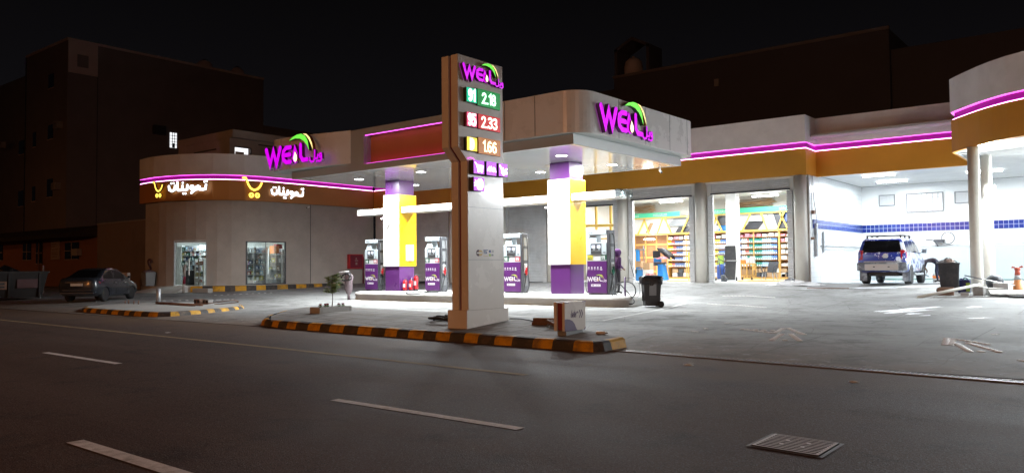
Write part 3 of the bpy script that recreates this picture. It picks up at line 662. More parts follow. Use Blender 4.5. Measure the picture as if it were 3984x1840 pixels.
# wordmark sign: lit letters standing off a fascia
def wordmark(name, label, o, u, n, size, depth, group=None, loc=None):
    o, u, n = Vector(o), Vector(u).normalized(), Vector(n).normalized(); v = Vector((0, 0, 1)); fr = (o, u, v, n)
    t = thing(name, label, 'sign', loc or tuple(o), 0, group)
    sc = (size, size); w = .0285*size; d0, d1 = .012, depth
    b = MB(); b.stroke(LG['W'], w, fr, d0, d1, 0, 1, scale=sc); b.build('letter', ['letter_magenta', 'letter_side'], t)
    b = MB(); [b.stroke(s, w*.86, fr, d0, d1-.004*i, 0, 1, scale=sc) for i, s in enumerate(LG['E'])]; b.build('letter', ['letter_magenta', 'letter_side'], t)
    b = MB(); b.stroke(LG['L'], w*.86, fr, d0, d1, 0, 1, scale=sc); b.build('letter', ['letter_magenta', 'letter_side'], t)
    m = lambda P: [(x*size, y*size) for x, y in P]
    b = MB(); b.flat(m(LG['drop']), fr, d0, d1*.8, 0, 1); b.build('drop', ['letter_magenta', 'letter_side'], t)
    b = MB(); b.flat(m(LG['inner']), fr, d0, d1*1.15, 0, 1); b.build('drop_light', ['drop_cream', 'amber_side'], t)
    b = MB(); b.flat(m(LG['leaf']), fr, d0, d1*1.02, 0, 1); b.build('leaf', ['leaf_green', 'leaf_side'], t)
    b = MB(); b.flat(m(LG['leaf2']), fr, d0, d1*.98, 0, 1); b.build('leaf', ['leaf_yellow', 'amber_side'], t)
    b = MB(); [b.stroke(s, .0115*size, fr, d0, d1*.8-.002*i, 0, 1, scale=sc) for i, s in enumerate(LG['arabic'])]; b.build('arabic_word', ['letter_magenta', 'letter_side'], t)
    return t
wordmark('fuel_sign', 'lit purple WELL lettering with green leaf on the far left corner of the canopy front', (-29.95, 20.33, 6.09), (1, .02, 0), (0, -1, 0), 3.75, .16, 'lit fuel company wordmarks')
wordmark('fuel_sign', 'lit purple WELL lettering with green leaf on the right end of the canopy', (-13.745, 21.68, 6.13), (0, 1, 0), (1, 0, 0), 3.52, .16, 'lit fuel company wordmarks')

# ================================================================ PRICE PYLON
def pylon():
    t = thing('price_pylon', 'tall beige fuel price pylon with lit green red and amber panels', 'price sign', (-11.86, 13.55, .15))
    b = MB(); b.box(-12.16, -11.585, 12.87, 14.32, .10, .60); b.build('base', 'pylon_panel', t, bevel=.008)
    prof = [(12.95, .60), (14.20, .60), (14.20, 6.24), (12.65, 6.24), (12.65, 4.19), (12.95, 3.90)]
    def leaf(x0, x1):
        b = MB(); n = len(prof); vs = [(x0, y, z) for y, z in prof]+[(x1, y, z) for y, z in prof]
        b.add(vs, [tuple(range(n-1, -1, -1)), tuple(range(n, 2*n))]+[(i, (i+1) % n, n+(i+1) % n, n+i) for i in range(n)])
        o = b.build('side_panel', 'pylon_panel', t, bevel=.008); return o
    leaf(-12.10, -11.895); face = leaf(-11.815, -11.61)
    b = MB(); p2 = [(y+(.05 if y < 13.5 else -.05), z-(.04 if z > 6 else 0)) for y, z in prof]; n = len(p2)
    b.add([(-11.893, y, z) for y, z in p2]+[(-11.817, y, z) for y, z in p2], [tuple(range(n-1, -1, -1)), tuple(range(n, 2*n))]+[(i, (i+1) % n, n+(i+1) % n, n+i) for i in range(n)])
    b.build('groove', 'dark_red', t)
    b = MB()
    for z in (1.71, 2.88): b.box(-11.611, -11.608, 12.95, 14.2, z, z+.008)
    b.build('panel_joint', 'mid_grey', t)
    fr = lambda y, z: (Vector((-11.61, y, z)), Vector((0, 1, 0)), Vector((0, 0, 1)), Vector((1, 0, 0)))
    for nm, y0, y1, z0, z1, face_m, side, txt, dm, h, w, dep, sx in (
        ('grade_panel', 12.83, 13.17, 5.20, 5.52, 'led_face_teal', 'leaf_side', '91', 'digit_white', .23, .026, .10, .80),
        ('grade_panel', 12.83, 13.17, 4.66, 4.97, 'led_face_pink', 'dark_red', '95', 'digit_white', .23, .026, .10, .80),
        ('grade_panel', 12.83, 13.17, 4.12, 4.42, 'led_face_yellow', 'sign_side', 'D', 'digit_lemon', .20, .036, .10, 1.0),
        ('price_panel', 13.25, 14.05, 5.18, 5.57, 'led_face_green', 'grade_green', '2.18', 'digit_green', .22, .023, .05, 1.02),
        ('price_panel', 13.27, 14.05, 4.66, 5.00, 'led_face_red', 'dark_red', '2.33', 'digit_red', .225, .021, .05, 1.03),
        ('price_panel', 13.27, 14.05, 4.10, 4.47, 'led_face_amber', 'amber_side', '1.66', 'digit_warm', .225, .021, .05, 1.03)):
        b = MB(); b.box(-11.61, -11.61+dep, y0, y1, z0, z1, [1, 1, 1, 1, 1, 0]); p = b.build(nm, [face_m, side], t, bevel=.004)
        b = MB(); f = fr(y0, z0); wd = sum(ADV.get(c, .74) for c in txt)*h*sx-.12*h
        text(b, txt, f, (y1-y0-wd)/2, (z1-z0-h)/2, h, w, dep, dep+.006, sx=sx); b.build('digits', dm, p)
    # service pictograms on small lit boxes
    shapes = {'cart': [[(.10,.86),(.20,.82),(.28,.70),(.90,.66),(.86,.30),(.84,.16),(.74,.10),(.66,.16),(.60,.26),(.52,.12),(.42,.10),(.36,.18),(.34,.34),(.26,.58),(.18,.74),(.08,.80)]],
     'shop': [[(.06,.36),(.14,.50),(.28,.66),(.40,.60),(.46,.70),(.54,.58),(.50,.40),(.50,.30),(.30,.27),(.14,.32),(.06,.26)], [(.58,.30),(.62,.50),(.70,.64),(.82,.60),(.90,.44),(.96,.24),(.84,.32),(.76,.28),(.66,.26)]],
     'oil': [[(.06,.86),(.16,.88),(.30,.70),(.34,.56),(.44,.70),(.52,.70),(.58,.48),(.72,.56),(.80,.66),(.97,.66),(.97,.54),(.84,.54),(.82,.42),(.96,.40),(.96,.20),(.66,.20),(.62,.10),(.50,.08),(.40,.18),(.26,.26),(.28,.42),(.22,.60),(.06,.76)]],
     'tyre': [[(.28,.30),(.34,.14),(.50,.06),(.74,.08),(.88,.30),(.90,.58),(.82,.82),(.66,.92),(.46,.90),(.34,.76),(.30,.60)], [(.04,.30),(.22,.36),(.24,.42),(.08,.44)], [(.02,.52),(.22,.50),(.22,.56),(.04,.62)], [(.10,.78),(.22,.62),(.26,.68),(.14,.82)]]}
    for k, y0, y1, z0, z1 in (('cart', 13.0, 13.36, 3.62, 3.92), ('shop', 13.44, 13.79, 3.62, 3.93), ('oil', 13.87, 14.19, 3.63, 3.93), ('tyre', 13.0, 13.36, 3.24, 3.54)):
        b = MB(); b.box(-11.61, -11.47, y0, y1, z0, z1, [1, 1, 1, 1, 1, 0]); p = b.build('pictogram_box', ['led_face_purple', 'sign_side'], t, bevel=.004)
        b = MB(); f = fr(y0, z0)
        for i, s in enumerate(shapes[k]): b.flat([(x*(y1-y0), y*(z1-z0)) for x, y in s], f, .139, .147)
        b.build('pictogram', 'digit_white', p)
    # card payment marks
    f = fr(13.22, 1.79); cx = lambda x, y, r, n=20: [(x+r*math.cos(2*math.pi*i/n), y+r*.98*math.sin(2*math.pi*i/n)) for i in range(n)]
    b = MB(); b.flat(cx(.075, .075, .075), f, 0, .002, 0); b.flat(cx(.15, .075, .07), f, 0, .0032, 1); b.flat([(.02, .06), (.20, .06), (.20, .09), (.02, .09)], f, 0, .0042, 2); b.build('card_mark', ['poster_red', 'logo_amber', 'pylon_panel'], t)
    b = MB(); b.flat([(.245, .135), (.415, .135), (.415, .15), (.245, .15)], f, 0, .002, 0); text(b, 'VISA', f, .255, .06, .065, .006, 0, .002, 0, sx=.78); b.flat([(.245, .0), (.415, .0), (.415, .012), (.245, .012)], f, 0, .002, 1); b.build('card_mark', ['drum_blue', 'logo_amber'], t)
    b = MB(); b.flat([(.44, .085), (.51, .085), (.51, .145), (.44, .145)], f, 0, .002, 0); b.flat([(.44, .0), (.51, .0), (.51, .06), (.44, .06)], f, 0, .002, 1)
    for s in ([(.535,.095),(.60,.092),(.605,.14)], [(.54,.14),(.57,.135),(.575,.115),(.55,.112)]): b.stroke(s, .0055, f, 0, .0025, 2)
    text(b, 'mada', f, .53, .015, .045, .004, 0, .002, 2, sx=.55); b.build('card_mark', ['drum_blue', 'logo_green', 'mid_grey'], t)
    # thin magenta neon stub above the pictograms
    b = MB(); b.tube(smoothpts([(-11.58, 12.93, 3.95), (-11.57, 13.0, 3.975), (-11.56, 13.08, 3.965), (-11.55, 13.12, 3.93)], 4), .006, 6); b.build('neon_tube', 'led_edge', t)
pylon()
wordmark('fuel_sign', 'small lit purple WELL lettering with green leaf at the top of the price pylon', (-11.605, 12.745, 5.755), (0, 1, 0), (1, 0, 0), 1.40, .09, 'lit fuel company wordmarks')
# ================================================================ STATION BUILDINGS
ZF0, ZF1, ZL0, ZL1, ZT = 5.71, 6.93, 6.95, 7.22, 8.5     # soffit, orange top, lit channel, parapet top
def offset(pts, d):
    P = [Vector(p) for p in pts]; out = []
    for i, p in enumerate(P):
        t = (P[min(i+1, len(P)-1)]-P[max(i-1, 0)]).normalized(); out.append((p.x-t.y*d, p.y+t.x*d))
    return out
def fascia(root, pts, orange='orange_band'):
    # outside of the contour is on the right of its direction
    b = MB(); b.wall(pts, ZF0, ZF1, .18); b.build('fascia_band', orange, root)
    b = MB(); b.wall(offset(pts, .12), ZF1, ZL1+.05, .1); b.build('channel', 'magenta_back', root)
    b = MB(); b.wall(offset(pts, -.02), ZL1+.01, ZT, .18); b.build('parapet', 'parapet_white', root)
    b = MB(); b.wall(offset(pts, .055), ZF1+.012, ZF1+.038, .03); b.build('led_strip', 'led_white', root)
    b = MB(); b.wall(offset(pts, .03), ZL1-.012, ZL1+.008, .07); b.build('led_strip', 'led_edge', root)
    return
# --- shop wing on the left
FC = [(-49.2,34.0),(-49.2,23.95),(-48.2,23.85),(-47.2,23.84),(-46.1,24.02),(-45.0,24.36),(-44.1,24.86),(-43.3,25.5),(-42.75,26.2),(-42.35,27.0),(-42.12,27.9),(-42.03,29.0),(-42.0,31),(-42.0,36.95)]
def shop():
    root = thing('shop_building', 'beige corner shop with curved front, lit doorway and window under an orange band', 'shop', (-45.5, 30, .5))
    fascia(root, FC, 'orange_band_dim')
    WC = [(-48.6,24.35),(-47.2,24.22),(-46.2,24.4),(-45.1,24.75),(-44.25,25.25),(-43.5,25.9),(-43.0,26.55),(-42.62,27.4),(-42.4,28.2),(-42.3,29.2),(-42.3,31.0),(-42.3,37.2)]
    # lower wall with a doorway on the curve and a window on the straight side
    def seg(pts, z0, z1, nm='wall'):
        b = MB(); b.wall(pts, z0, z1, .25); return b
    P = WC
    b = MB(); D0, D1 = (-45.93,24.47), (-44.0,25.47)
    b.wall([(-48.9,34),(-48.9,24.2),(-47.2,24.2),(-46.5,24.3),D0], .1, 5.71, .25)
    b.wall([D0,(-45.1,24.78),(-44.5,25.1),D1], 3.32, 5.71, .25)
    b.wall([D1,(-43.5,25.9),(-43.0,26.55),(-42.66,27.3)], .1, 5.71, .25)
    W0, W1 = (-42.66,27.3), (-42.3,29.95)
    b.wall([W0,(-42.4,28.2),(-42.3,29.2),W1], .1, .60, .25); b.wall([W0,(-42.4,28.2),(-42.3,29.2),W1], 3.26, 5.71, .25)
    b.wall([W1,(-42.3,37.2)], .1, 5.71, .25)
    b.build('wall', 'render_wall', root)
    b = MB(); b.box(-42.295, -42.28, 31.80, 31.83, .5, 5.7); b.build('movement_joint', 'dark_grey', root)
    b = MB(); b.prism([(-48.4,24.5),(-46,24.7),(-44.2,25.6),(-42.9,27.5),(-42.55,29.2),(-42.55,36.9),(-48.4,36.9)], 5.62, 5.70); b.build('soffit', 'white_paint', root)
    b = MB(); b.prism([(-49.0,24.2),(-46,24.3),(-44,25.3),(-42.6,27.3),(-42.3,29.2),(-42.3,36.9),(-49.0,36.9)], 7.6, 7.7); b.build('roof', 'concrete', root)
    # door frame, glazing
    b = MB()
    def post(p, z0, z1, w=.07): b.box(p[0]-w/2, p[0]+w/2, p[1]-w/2+.06, p[1]+w/2+.06, z0, z1)
    for p in (D0, D1): post(p, .58, 3.32, .09)
    b.wall([(D0[0]+.04, D0[1]+.03), (-45.1,24.82), (-44.5,25.14), (D1[0]-.03, D1[1])], 3.20, 3.30, .08)
    fr = b.build('door_frame', 'galv', root)
    b = MB(); b.wall([(-45.85,24.56),(-45.1,24.9),(-44.5,25.22),(-44.08,25.5)], .62, 3.18, .012); b.build('glass', 'shop_glass', fr)
    b = MB(); b.box(-44.9, -44.86, 24.86, 24.91, 1.2, 2.2); b.build('handle', 'chrome', fr)
    b = MB(); b.wall([W0,(-42.4,28.2)], .60, .66, .12); b.wall([(-42.4,28.2),(-42.3,29.2),W1], .60, .66, .12); b.wall([W0,(-42.4,28.2),(-42.3,29.2),W1], 3.20, 3.258, .12)
    for p, q in ((W0, (-42.62,27.4)), ((-42.3,29.88), W1)): b.wall([p, q], .66, 3.2, .1)
    b.wall([(-42.395,28.5),(-42.385,28.53)], .66, 3.2, .05)
    fw = b.build('window_frame', 'dark_grey', root)
    b = MB(); b.wall([(-42.62,27.42),(-42.36,28.2),(-42.27,29.2),(-42.27,29.86)], .67, 3.19, .012); b.build('glass', 'shop_glass', fw)
    # inside
    b = MB(); b.box(-48.3, -42.6, 33.3, 33.4, .55, 5.5); b.box(-48.3, -48.2, 25, 33.3, .55, 5.5); b.build('inner_wall', 'white_paint', root)
    b = MB(); b.prism([(-48.3,24.6),(-46,24.75),(-44.3,25.6),(-42.95,27.5),(-42.58,29.2),(-42.58,33.3),(-48.3,33.3)], .5, .60); b.build('floor', 'concrete_light', root)
    b = MB(); b.prism([(-48.3,24.6),(-46,24.75),(-44.3,25.6),(-42.95,27.5),(-42.58,29.2),(-42.58,33.3),(-48.3,33.3)], 3.55, 3.6); b.build('ceiling', 'white_paint', root)
    for i, (x, y) in enumerate(((-46.2, 26.6), (-44.9, 29.0), (-46.6, 31))):
        b = MB(); b.box(x-.6, x+.6, y-.06, y+.06, 3.48, 3.545); b.build('tube_lamp', 'tube_lens', root)
        area_light('shop_lamp', (x, y, 3.46), P_SHOP*2.2, 1.2, (.86, .97, 1.0), 'RECTANGLE', .14, parent=root)
    return root
shop()
# roof-top room with small lit window
def roof_room():
    t = thing('roof_room', 'beige room on the shop roof with a bright open doorway slot', 'roof room', (-52, 33, 8))
    x1, y0, zt, zb = -48.5, 30.0, 11.15, 10.62
    b = MB(); b.box(-55.9, x1, y0, y0+.2, zb, zt); b.box(x1-.2, x1, y0+.2, 36.5, zb, zt); b.build('parapet', 'render_wall', t)
    b = MB(); b.box(-55.8, x1-.45, y0+.05, y0+.25, 7.7, zb)
    b.box(x1-.65, x1-.45, y0+.25, 30.45, 7.7, zb); b.box(x1-.65, x1-.45, 31.7, 36.4, 7.7, zb); b.box(x1-.65, x1-.45, 30.45, 31.7, 10.05, zb); b.box(x1-.65, x1-.45, 30.45, 31.7, 7.7, 8.3)
    b.box(-55.8, x1-.7, 36.2, 36.4, 7.7, zb); b.build('wall', 'render_wall', t)
    b = MB(); b.box(-55.8, x1-.25, y0+.25, 36.3, zb, zb+.05); b.build('roof', 'concrete', t)
    b = MB(); b.box(x1-.47, x1-.42, 30.42, 31.73, 10.03, 10.09); b.box(x1-.47, x1-.42, 31.66, 31.73, 8.3, 10.03); f = b.build('window_frame', 'dark_grey', t)
    b = MB(); b.box(x1-1.6, x1-1.55, 30.3, 32.2, 8.2, 10.2); b.build('lit_room_wall', 'room_glow', t)
    b = MB(); b.box(x1-1.2, x1-1.15, 30.95, 31.62, 8.3, 9.85); b.build('inner_door', 'brick_brown', t)
    b = MB(); b.box(-53.5, -50.6, y0-.03, y0+.03, 9.95, 10.03); b.box(x1-.44, x1-.40, 32.3, 33.6, 10.35, 10.43); b.build('pipe', 'dark_grey', t)
roof_room()
# raised footway in front of the shop with striped kerb, ramp
zs = lambda x, y: .58
SK = [(-43.5,24.2),(-43.0,24.55),(-42.3,25.3),(-41.75,26.2),(-41.42,27.1),(-41.28,28.2),(-41.22,29.5),(-41.2,33.4),(-41.5,33.9)]
slab('shop_footway', [(-48.8,23.9),(-47.2,23.75),(-45.6,23.8),(-43.8,24.15),(-43.05,24.7),(-42.42,25.42),(-41.9,26.3),(-41.57,27.15),(-41.43,28.2),(-41.37,29.5),(-41.35,33.3),(-42.2,33.9),(-42.5,29),(-43.3,26.6),(-45,25.1),(-48.6,24.8)], lambda x, y: .575, 'concrete_light')
kerb_stripes('shop_kerb', SK, lambda x, y: gz(x, y), zs, .66, inset=.03, first=0)
def ramp():
    b = MB(); b.add([(-47.2,22.3,gz(-47,22.3)-.02),(-43.2,23.0,gz(-43.2,23)-.02),(-43.75,24.2,.577),(-46.2,23.8,.577),(-47.2,22.3,.0),(-43.2,23.0,.0),(-43.75,24.2,.0),(-46.2,23.8,.0)], [(0,1,2,3),(1,5,6,2),(0,3,7,4)])
    struct(b.build('ramp', 'concrete_light'))
ramp()

# lit shop signs: cart mark and Arabic word
AR = [[(.015,.62),(.03,.34),(.10,.24),(.165,.34),(.175,.62)], [(.235,.90),(.235,.36),(.26,.30),(.33,.30),(.365,.34),(.37,.62)], [(.365,.31),(.44,.30),(.49,.34),(.495,.66)], [(.655,.50),(.63,.58),(.585,.56),(.575,.44),(.61,.34),(.655,.36),(.66,.22),(.60,.06)],
      [(.655,.33),(.70,.30),(.725,.36),(.73,.50),(.77,.57),(.81,.49),(.80,.38),(.74,.33)], [(.80,.32),(.90,.30),(.96,.34),(.975,.66)], [(.07,.84),(.075,.84)], [(.13,.85),(.135,.85)], [(.37,.86),(.375,.86)], [(.385,.02),(.39,.02)], [(.44,.02),(.445,.02)], [(.93,.90),(.935,.90)], [(.985,.93),(.99,.93)]]
def shop_sign(label, o_cart, u_cart, n_cart, s_cart, o_txt, u_txt, n_txt, s_txt):
    t = thing('shop_sign', label, 'sign', o_cart, 0, 'lit shop signs')
    v = Vector((0, 0, 1)); fr = (Vector(o_cart), Vector(u_cart).normalized(), v, Vector(n_cart).normalized()); s = s_cart
    b = MB(); b.stroke([(.05,.95),(.17,.96),(.23,.85),(.30,.64),(.42,.46),(.58,.38),(.75,.44),(.88,.58),(.95,.74)], .05*s, fr, .03, .12, 0, 1, scale=(s, s)); b.build('cart_bowl', ['sign_yellow_lit', 'sign_side'], t)
    for x in (.45, .74):
        b = MB(); b.stroke([(x+.085*math.cos(R(a)), .13+.085*math.sin(R(a))) for a in range(0, 351, 30)], .045*s, fr, .03, .12, 0, 1, scale=(s, s)); b.build('wheel', ['sign_yellow_lit', 'sign_side'], t)
    fr = (Vector(o_txt), Vector(u_txt).normalized(), v, Vector(n_txt).normalized()); s = s_txt
    b = MB()
    for i, st in enumerate(AR): b.stroke(st, (.029 if i < 6 else .025)*s, fr, .03, .12-.002*i, 0, 1, scale=(s, s*.30))
    b.build('arabic_word', ['sign_white_lit', 'sign_side'], t)
shop_sign('lit yellow cart and white Arabic shop sign on the curved front of the shop', (-46.98, 23.74, 5.92), (1, .16, 0), (.16, -1, 0), 1.0, (-45.55, 23.98, 6.08), (.885, .466, 0), (.466, -.885, 0), 2.55)
shop_sign('lit yellow cart and white Arabic shop sign on the straight side wall of the shop', (-42.28, 26.75, 5.86), (.27, .96, 0), (.96, -.27, 0), 1.25, (-41.985, 28.55, 5.98), (0.02, 1, 0), (1, -.02, 0), 2.4)

# --- garage block
def ribbed(b, x0, x1, y, z0, z1, pitch=.09, m=0, dep=.025):
    n = max(1, int((z1-z0)/pitch)); vs = []; fs = []
    for i in range(n+1):
        z = z0+(z1-z0)*i/n
        for k, (dz, dy) in enumerate(((0, 0), ((z1-z0)/n*.3, -dep), ((z1-z0)/n*.75, -dep))):
            if i == n and k: break
            vs += [(x0, y+dy, z+dz), (x1, y+dy, z+dz)]
    for i in range(len(vs)//2-1): fs.append((2*i, 2*i+1, 2*i+3, 2*i+2))
    b.add(vs, fs, m)
def garage():
    root = thing('garage_building', 'long service garage with grey roller shutters and orange band lit by magenta line', 'garage', (-26, 41, .6))
    fascia(root, [(-42.0,36.97),(-12.05,36.97),(-12.05,38.55)])
    Y = 37.2
    bays = [(-38.9,-35.2,0), (-34.3,-30.9,0), (-30.2,-27.35,0), (-26.3,-22.5,4.87), (-21.55,-17.98,5.06), (-16.94,-12.94,5.08)]
    b = MB(); b.box(-42.05, bays[0][0], Y, Y+.3, .3, 5.7)
    for (a, c, z), (d, e, f) in zip(bays, bays[1:]): b.box(c, d, Y+.12, Y+.42, .3, 5.7)
    b.box(bays[-1][1], -12.05, Y+.12, Y+.42, .3, 5.7)
    for a, c, z in bays: b.box(a, c, Y+.18, Y+.42, (5.06 if not z else z)+.02, 5.7)
    b.build('wall', 'white_paint', root)
    b = MB(); b.box(-42.0, -12.1, 37.15, 37.35, 5.60, 5.70); b.build('soffit', 'white_paint', root)
    for a, c, z in bays:
        b = MB(); ribbed(b, a+.02, c-.02, Y+.14, z if z else .62, 5.62); o = b.build('shutter', 'shutter', root)
        b = MB(); b.box(a, c, Y+.06, Y+.17, z if z else .58, (z if z else .58)+.07); b.build('bottom_rail', 'dark_grey', o)
        for x in (a, c):
            b = MB(); ribbed(b, x-.13, x+.13, Y+.03, .6, 5.05 if z else 5.6, .105); b.box(x-.13, x+.13, Y+.031, Y+.16, .6, 5.05 if z else 5.6); b.build('shutter_guide', 'shutter', root)
        if z:
            b = MB(); b.box(a-.12, c+.12, Y+.02, Y+.13, 5.60, 5.66); b.build('header_rail', 'galv', root)
    for x in (-22.02, -17.44, -12.42, -26.8, -30.55, -34.6):
        b = MB(); b.lathe([(.30, .55), (.30, 5.7)], 24, (x, Y+.02, 0)); b.build('pillar', 'column_paint', root)
    # interior
    b = MB(); b.box(-27, -12.15, 46.0, 46.2, .6, 5.7); b.box(-27.2, -27, 37.5, 46.2, .6, 5.7); b.box(-12.15, -12.06, 37.45, 46.0, .6, 5.7); b.build('inner_wall', 'garage_wall', root)
    b = MB(); b.box(-27, -12.15, 37.55, 46, 5.62, 5.7); b.build('ceiling', 'white_paint', root)
    b = MB(); b.box(-27, -12.15, 37.3, 46, .55, .674); b.build('floor', 'tile_white', root)
    b = MB(); b.box(-42.0, -12.1, 37.3, 46.1, 7.5, 7.6); b.build('roof', 'concrete', root)
    b = MB(); b.box(-18.2, -17.62, 42.0, 42.55, .674, 5.62); b.build('inner_pillar', 'white_plain', root)
    # timber panelling in the left part
    b = MB(); b.box(-26.9, -23.72, 45.9, 45.98, .674, 3.5); o = b.build('panelling', 'timber', root)
    b = MB()
    for x in (-26.3, -25.5, -24.7, -23.9): b.box(x, x+.09, 45.86, 45.9, .7, 3.48)
    for z in (1.1, 2.0, 2.85): b.box(-26.9, -23.72, 45.87, 45.895, z, z+.12)
    b.build('batten', 'shelf_orange', o)
    for x, y in ((-24.9, 40.6), (-20.0, 40.3), (-14.2, 40.6), (-22.4, 43.6), (-16.6, 43.8), (-19.4, 38.5), (-14.0, 38.6)):
        b = MB(); b.box(x-.75, x+.75, y-.05, y+.05, 5.40, 5.47); o = b.build('tube_lamp', 'tube_lens', root)
        area_light('garage_lamp', (x, y, 5.36), P_GARAGE*(1.6 if y < 39.5 else 1), 1.5, WHITE_L, 'RECTANGLE', .16, parent=root, rot=(R(-35), 0, 0) if y < 39.5 else (0, 0, 0))
    b = MB(); b.lathe([(.0, 0), (.34, .02), (.36, .07), (.0, .09)], 20, (-24.7, 45.0, 3.18)); b.build('bowl_lamp', 'tube_lens', root)
    area_light('garage_lamp', (-24.7, 44.8, 3.1), 45, .5, (1, .86, .7), parent=root)
    return root
garage()

# --- car wash bay and right-hand curved canopy
RC = [(-5.5,37.2),(-5.5,33.62),(-5.2,33.15),(-4.8,32.6),(-4.35,32.0),(-3.9,31.5),(-3.4,31.05),(-2.8,30.68),(-1.9,30.32),(-.8,30.1),(.6,30.0),(3.5,30.0),(9,30.0)]
def wash():
    root = thing('car_wash_building', 'bright white tiled car wash bay with blue tile stripe under a curved orange fascia', 'car wash', (-6, 41, .65))
    fascia(root, [(-12.4,38.42),(-5.6,38.42)])
    fascia(root, RC)
    b = MB(); b.box(-12.05, 9, 46.0, 46.3, .6, 5.75); b.box(9, 9.2, 30.5, 46, .4, 5.75); b.build('wall', 'tile_white', root)
    b = MB(); b.box(-12.05, -12.01, 38.6, 46, .62, 5.75); b.box(-12.055, -12.015, 37.25, 38.6, .62, 5.7); b.build('wall', 'wall_tile', root)
    b = MB(); b.box(-12.0, 9, 45.975, 46, 3.22, 3.65); b.box(-12.01, -11.985, 37.6, 45.97, 3.22, 3.65); b.build('tile_stripe', 'blue_tile', root)
    b = MB(); b.box(-12.0, 9, 45.93, 45.999, .64, 2.40); b.build('splash_panel', 'light_panel', root)
    b = MB(); b.box(-12.0, 9, 38.5, 46, 5.76, 5.86); b.prism([(-5.4,38.5),(-5.4,33.7),(-5.0,33.1),(-4.2,32.1),(-3.3,31.2),(-2.7,30.85),(-.8,30.3),(.6,30.2),(9,30.2),(9,38.5)], 5.70, 5.78); b.build('ceiling', 'white_paint', root)
    b = MB()
    for i in range(5): b.box(-5.3, -4.75, 33.75+i*.55, 33.79+i*.55, 5.66, 5.70)
    b.box(-5.32, -5.28, 33.7, 37.0, 5.65, 5.70); b.build('vent_grille', 'galv', root)
    b = MB(); b.box(-12, 9, 37.5, 46.1, 7.5, 7.6); b.prism([(-5.3,37.5),(-5.3,33.7),(-4.2,32.3),(-2.7,31),(-.8,30.4),(9,30.4),(9,37.5)], 7.5, 7.6); b.build('roof', 'concrete', root)
    for x, y in ((-4.66, 32.6), (-4.62, 35.3)):
        b = MB(); b.lathe([(.215, .3), (.2, .5), (.19, 5.72)], 26, (x, y, 0)); b.build('pillar', 'column_paint', root)
    # high windows on the back wall
    for x0, x1, z0, z1, nx, nz in ((-11.1, -10.3, 4.65, 5.25, 2, 1), (-9.75, -7.98, 4.24, 5.24, 7, 4), (-7.46, -6.5, 4.59, 5.2, 1, 3)):
        b = MB(); b.box(x0, x1, 45.90, 45.96, z0, z0+.04); b.box(x0, x1, 45.90, 45.96, z1-.04, z1); b.box(x0, x0+.04, 45.90, 45.96, z0+.04, z1-.04); b.box(x1-.04, x1, 45.90, 45.96, z0+.04, z1-.04)
        f = b.build('window', 'mid_grey', root)
        b = MB(); b.box(x0+.04, x1-.04, 45.94, 45.975, z0+.04, z1-.04); b.build('pane', 'white_plain' if nx == 7 else 'light_grey', f)
        b = MB()
        for i in range(1, nx): x = x0+(x1-x0)*i/nx; b.box(x-.008, x+.008, 45.90, 45.915, z0+.04, z1-.04)
        for i in range(1, nz): z = z0+(z1-z0)*i/nz; b.box(x0+.04, x1-.04, 45.918, 45.93, z-.008, z+.008)
        b.build('bars', 'light_grey', f)
    for x, y in ((-9.6, 39.8), (-9.8, 43.2), (-5.5, 41.5), (-2.2, 43), (-2.0, 36.5), (2, 39), (1.5, 33), (6, 36)):
        b = MB(); b.box(x-.7, x+.7, y-.06, y+.06, 5.66, 5.72); b.build('tube_lamp', 'tube_lens', root)
        area_light('wash_lamp', (x, y, 5.62), P_WASH*(2.6 if x > -3 and y < 39.5 else 1), 1.5, (.90, .97, 1), 'RECTANGLE', .2, parent=root, rot=(R(-30), 0, 0) if y < 39.5 else (0, 0, 0))
    b = MB(); b.box(-4.62, -4.30, 34.98, 35.10, 4.25, 4.50); b.build('wall_lamp', 'tube_lens', root)
    fl = area_light('flood_lamp', (-4.46, 34.9, 4.36), 420, .34, (.90, .97, 1), 'RECTANGLE', .24, parent=root); fl.rotation_euler = Vector((-.30, -.80, -.42)).to_track_quat('-Z', 'Y').to_euler()
    fl = area_light('flood_lamp', (2.5, 30.1, 5.4), 420, .5, (.90, .97, 1), 'RECTANGLE', .3, parent=root); fl.rotation_euler = Vector((-.45, -.75, -.45)).to_track_quat('-Z', 'Y').to_euler()  # second flood added out of view to whiten forecourt and road
    b = MB(); b.box(2.2, 2.8, 29.85, 29.99, 5.3, 5.68); b.build('wall_lamp', 'mid_grey', root)  # housing for the added out-of-view flood
    # pipe run along walls, conduit on the left wall
    b = MB(); b.tube([(-11.97, 38.6, 2.42), (-11.97, 45.9, 2.45), (-8.4, 45.88, 2.47), (9, 45.88, 2.5)], .025, 6); b.tube([(-11.96, 39.2, 2.28), (-11.96, 44.6, 2.31)], .02, 6); b.build('pipe', 'galv', root)
    b = MB(); b.box(-11.98, -11.90, 38.9, 39.05, 2.1, 3.1); b.build('conduit', 'galv', root); b = MB(); b.box(-11.98, -11.88, 37.75, 37.95, 1.9, 3.45); b.build('conduit', 'galv', root)
    b = MB(); b.tube(smoothpts([(-11.95, 37.55, 5.68), (-11.93, 37.6, 4.6), (-11.93, 37.9, 3.8), (-11.9, 37.75, 3.2), (-11.9, 37.6, 2.9)], 6), .016, 6); b.tube([(-11.97, 37.42, 5.68), (-11.97, 37.42, 3.95), (-11.97, 37.36, 3.8), (-11.97, 37.36, 2.75)], .013, 6); b.build('cable', 'rubber', root)
    b = MB(); b.box(-12.0, -11.86, 37.40, 37.56, 3.88, 4.05); b.box(-12.0, -11.88, 37.31, 37.43, 2.68, 2.8); b.build('socket', 'brick_brown', root)
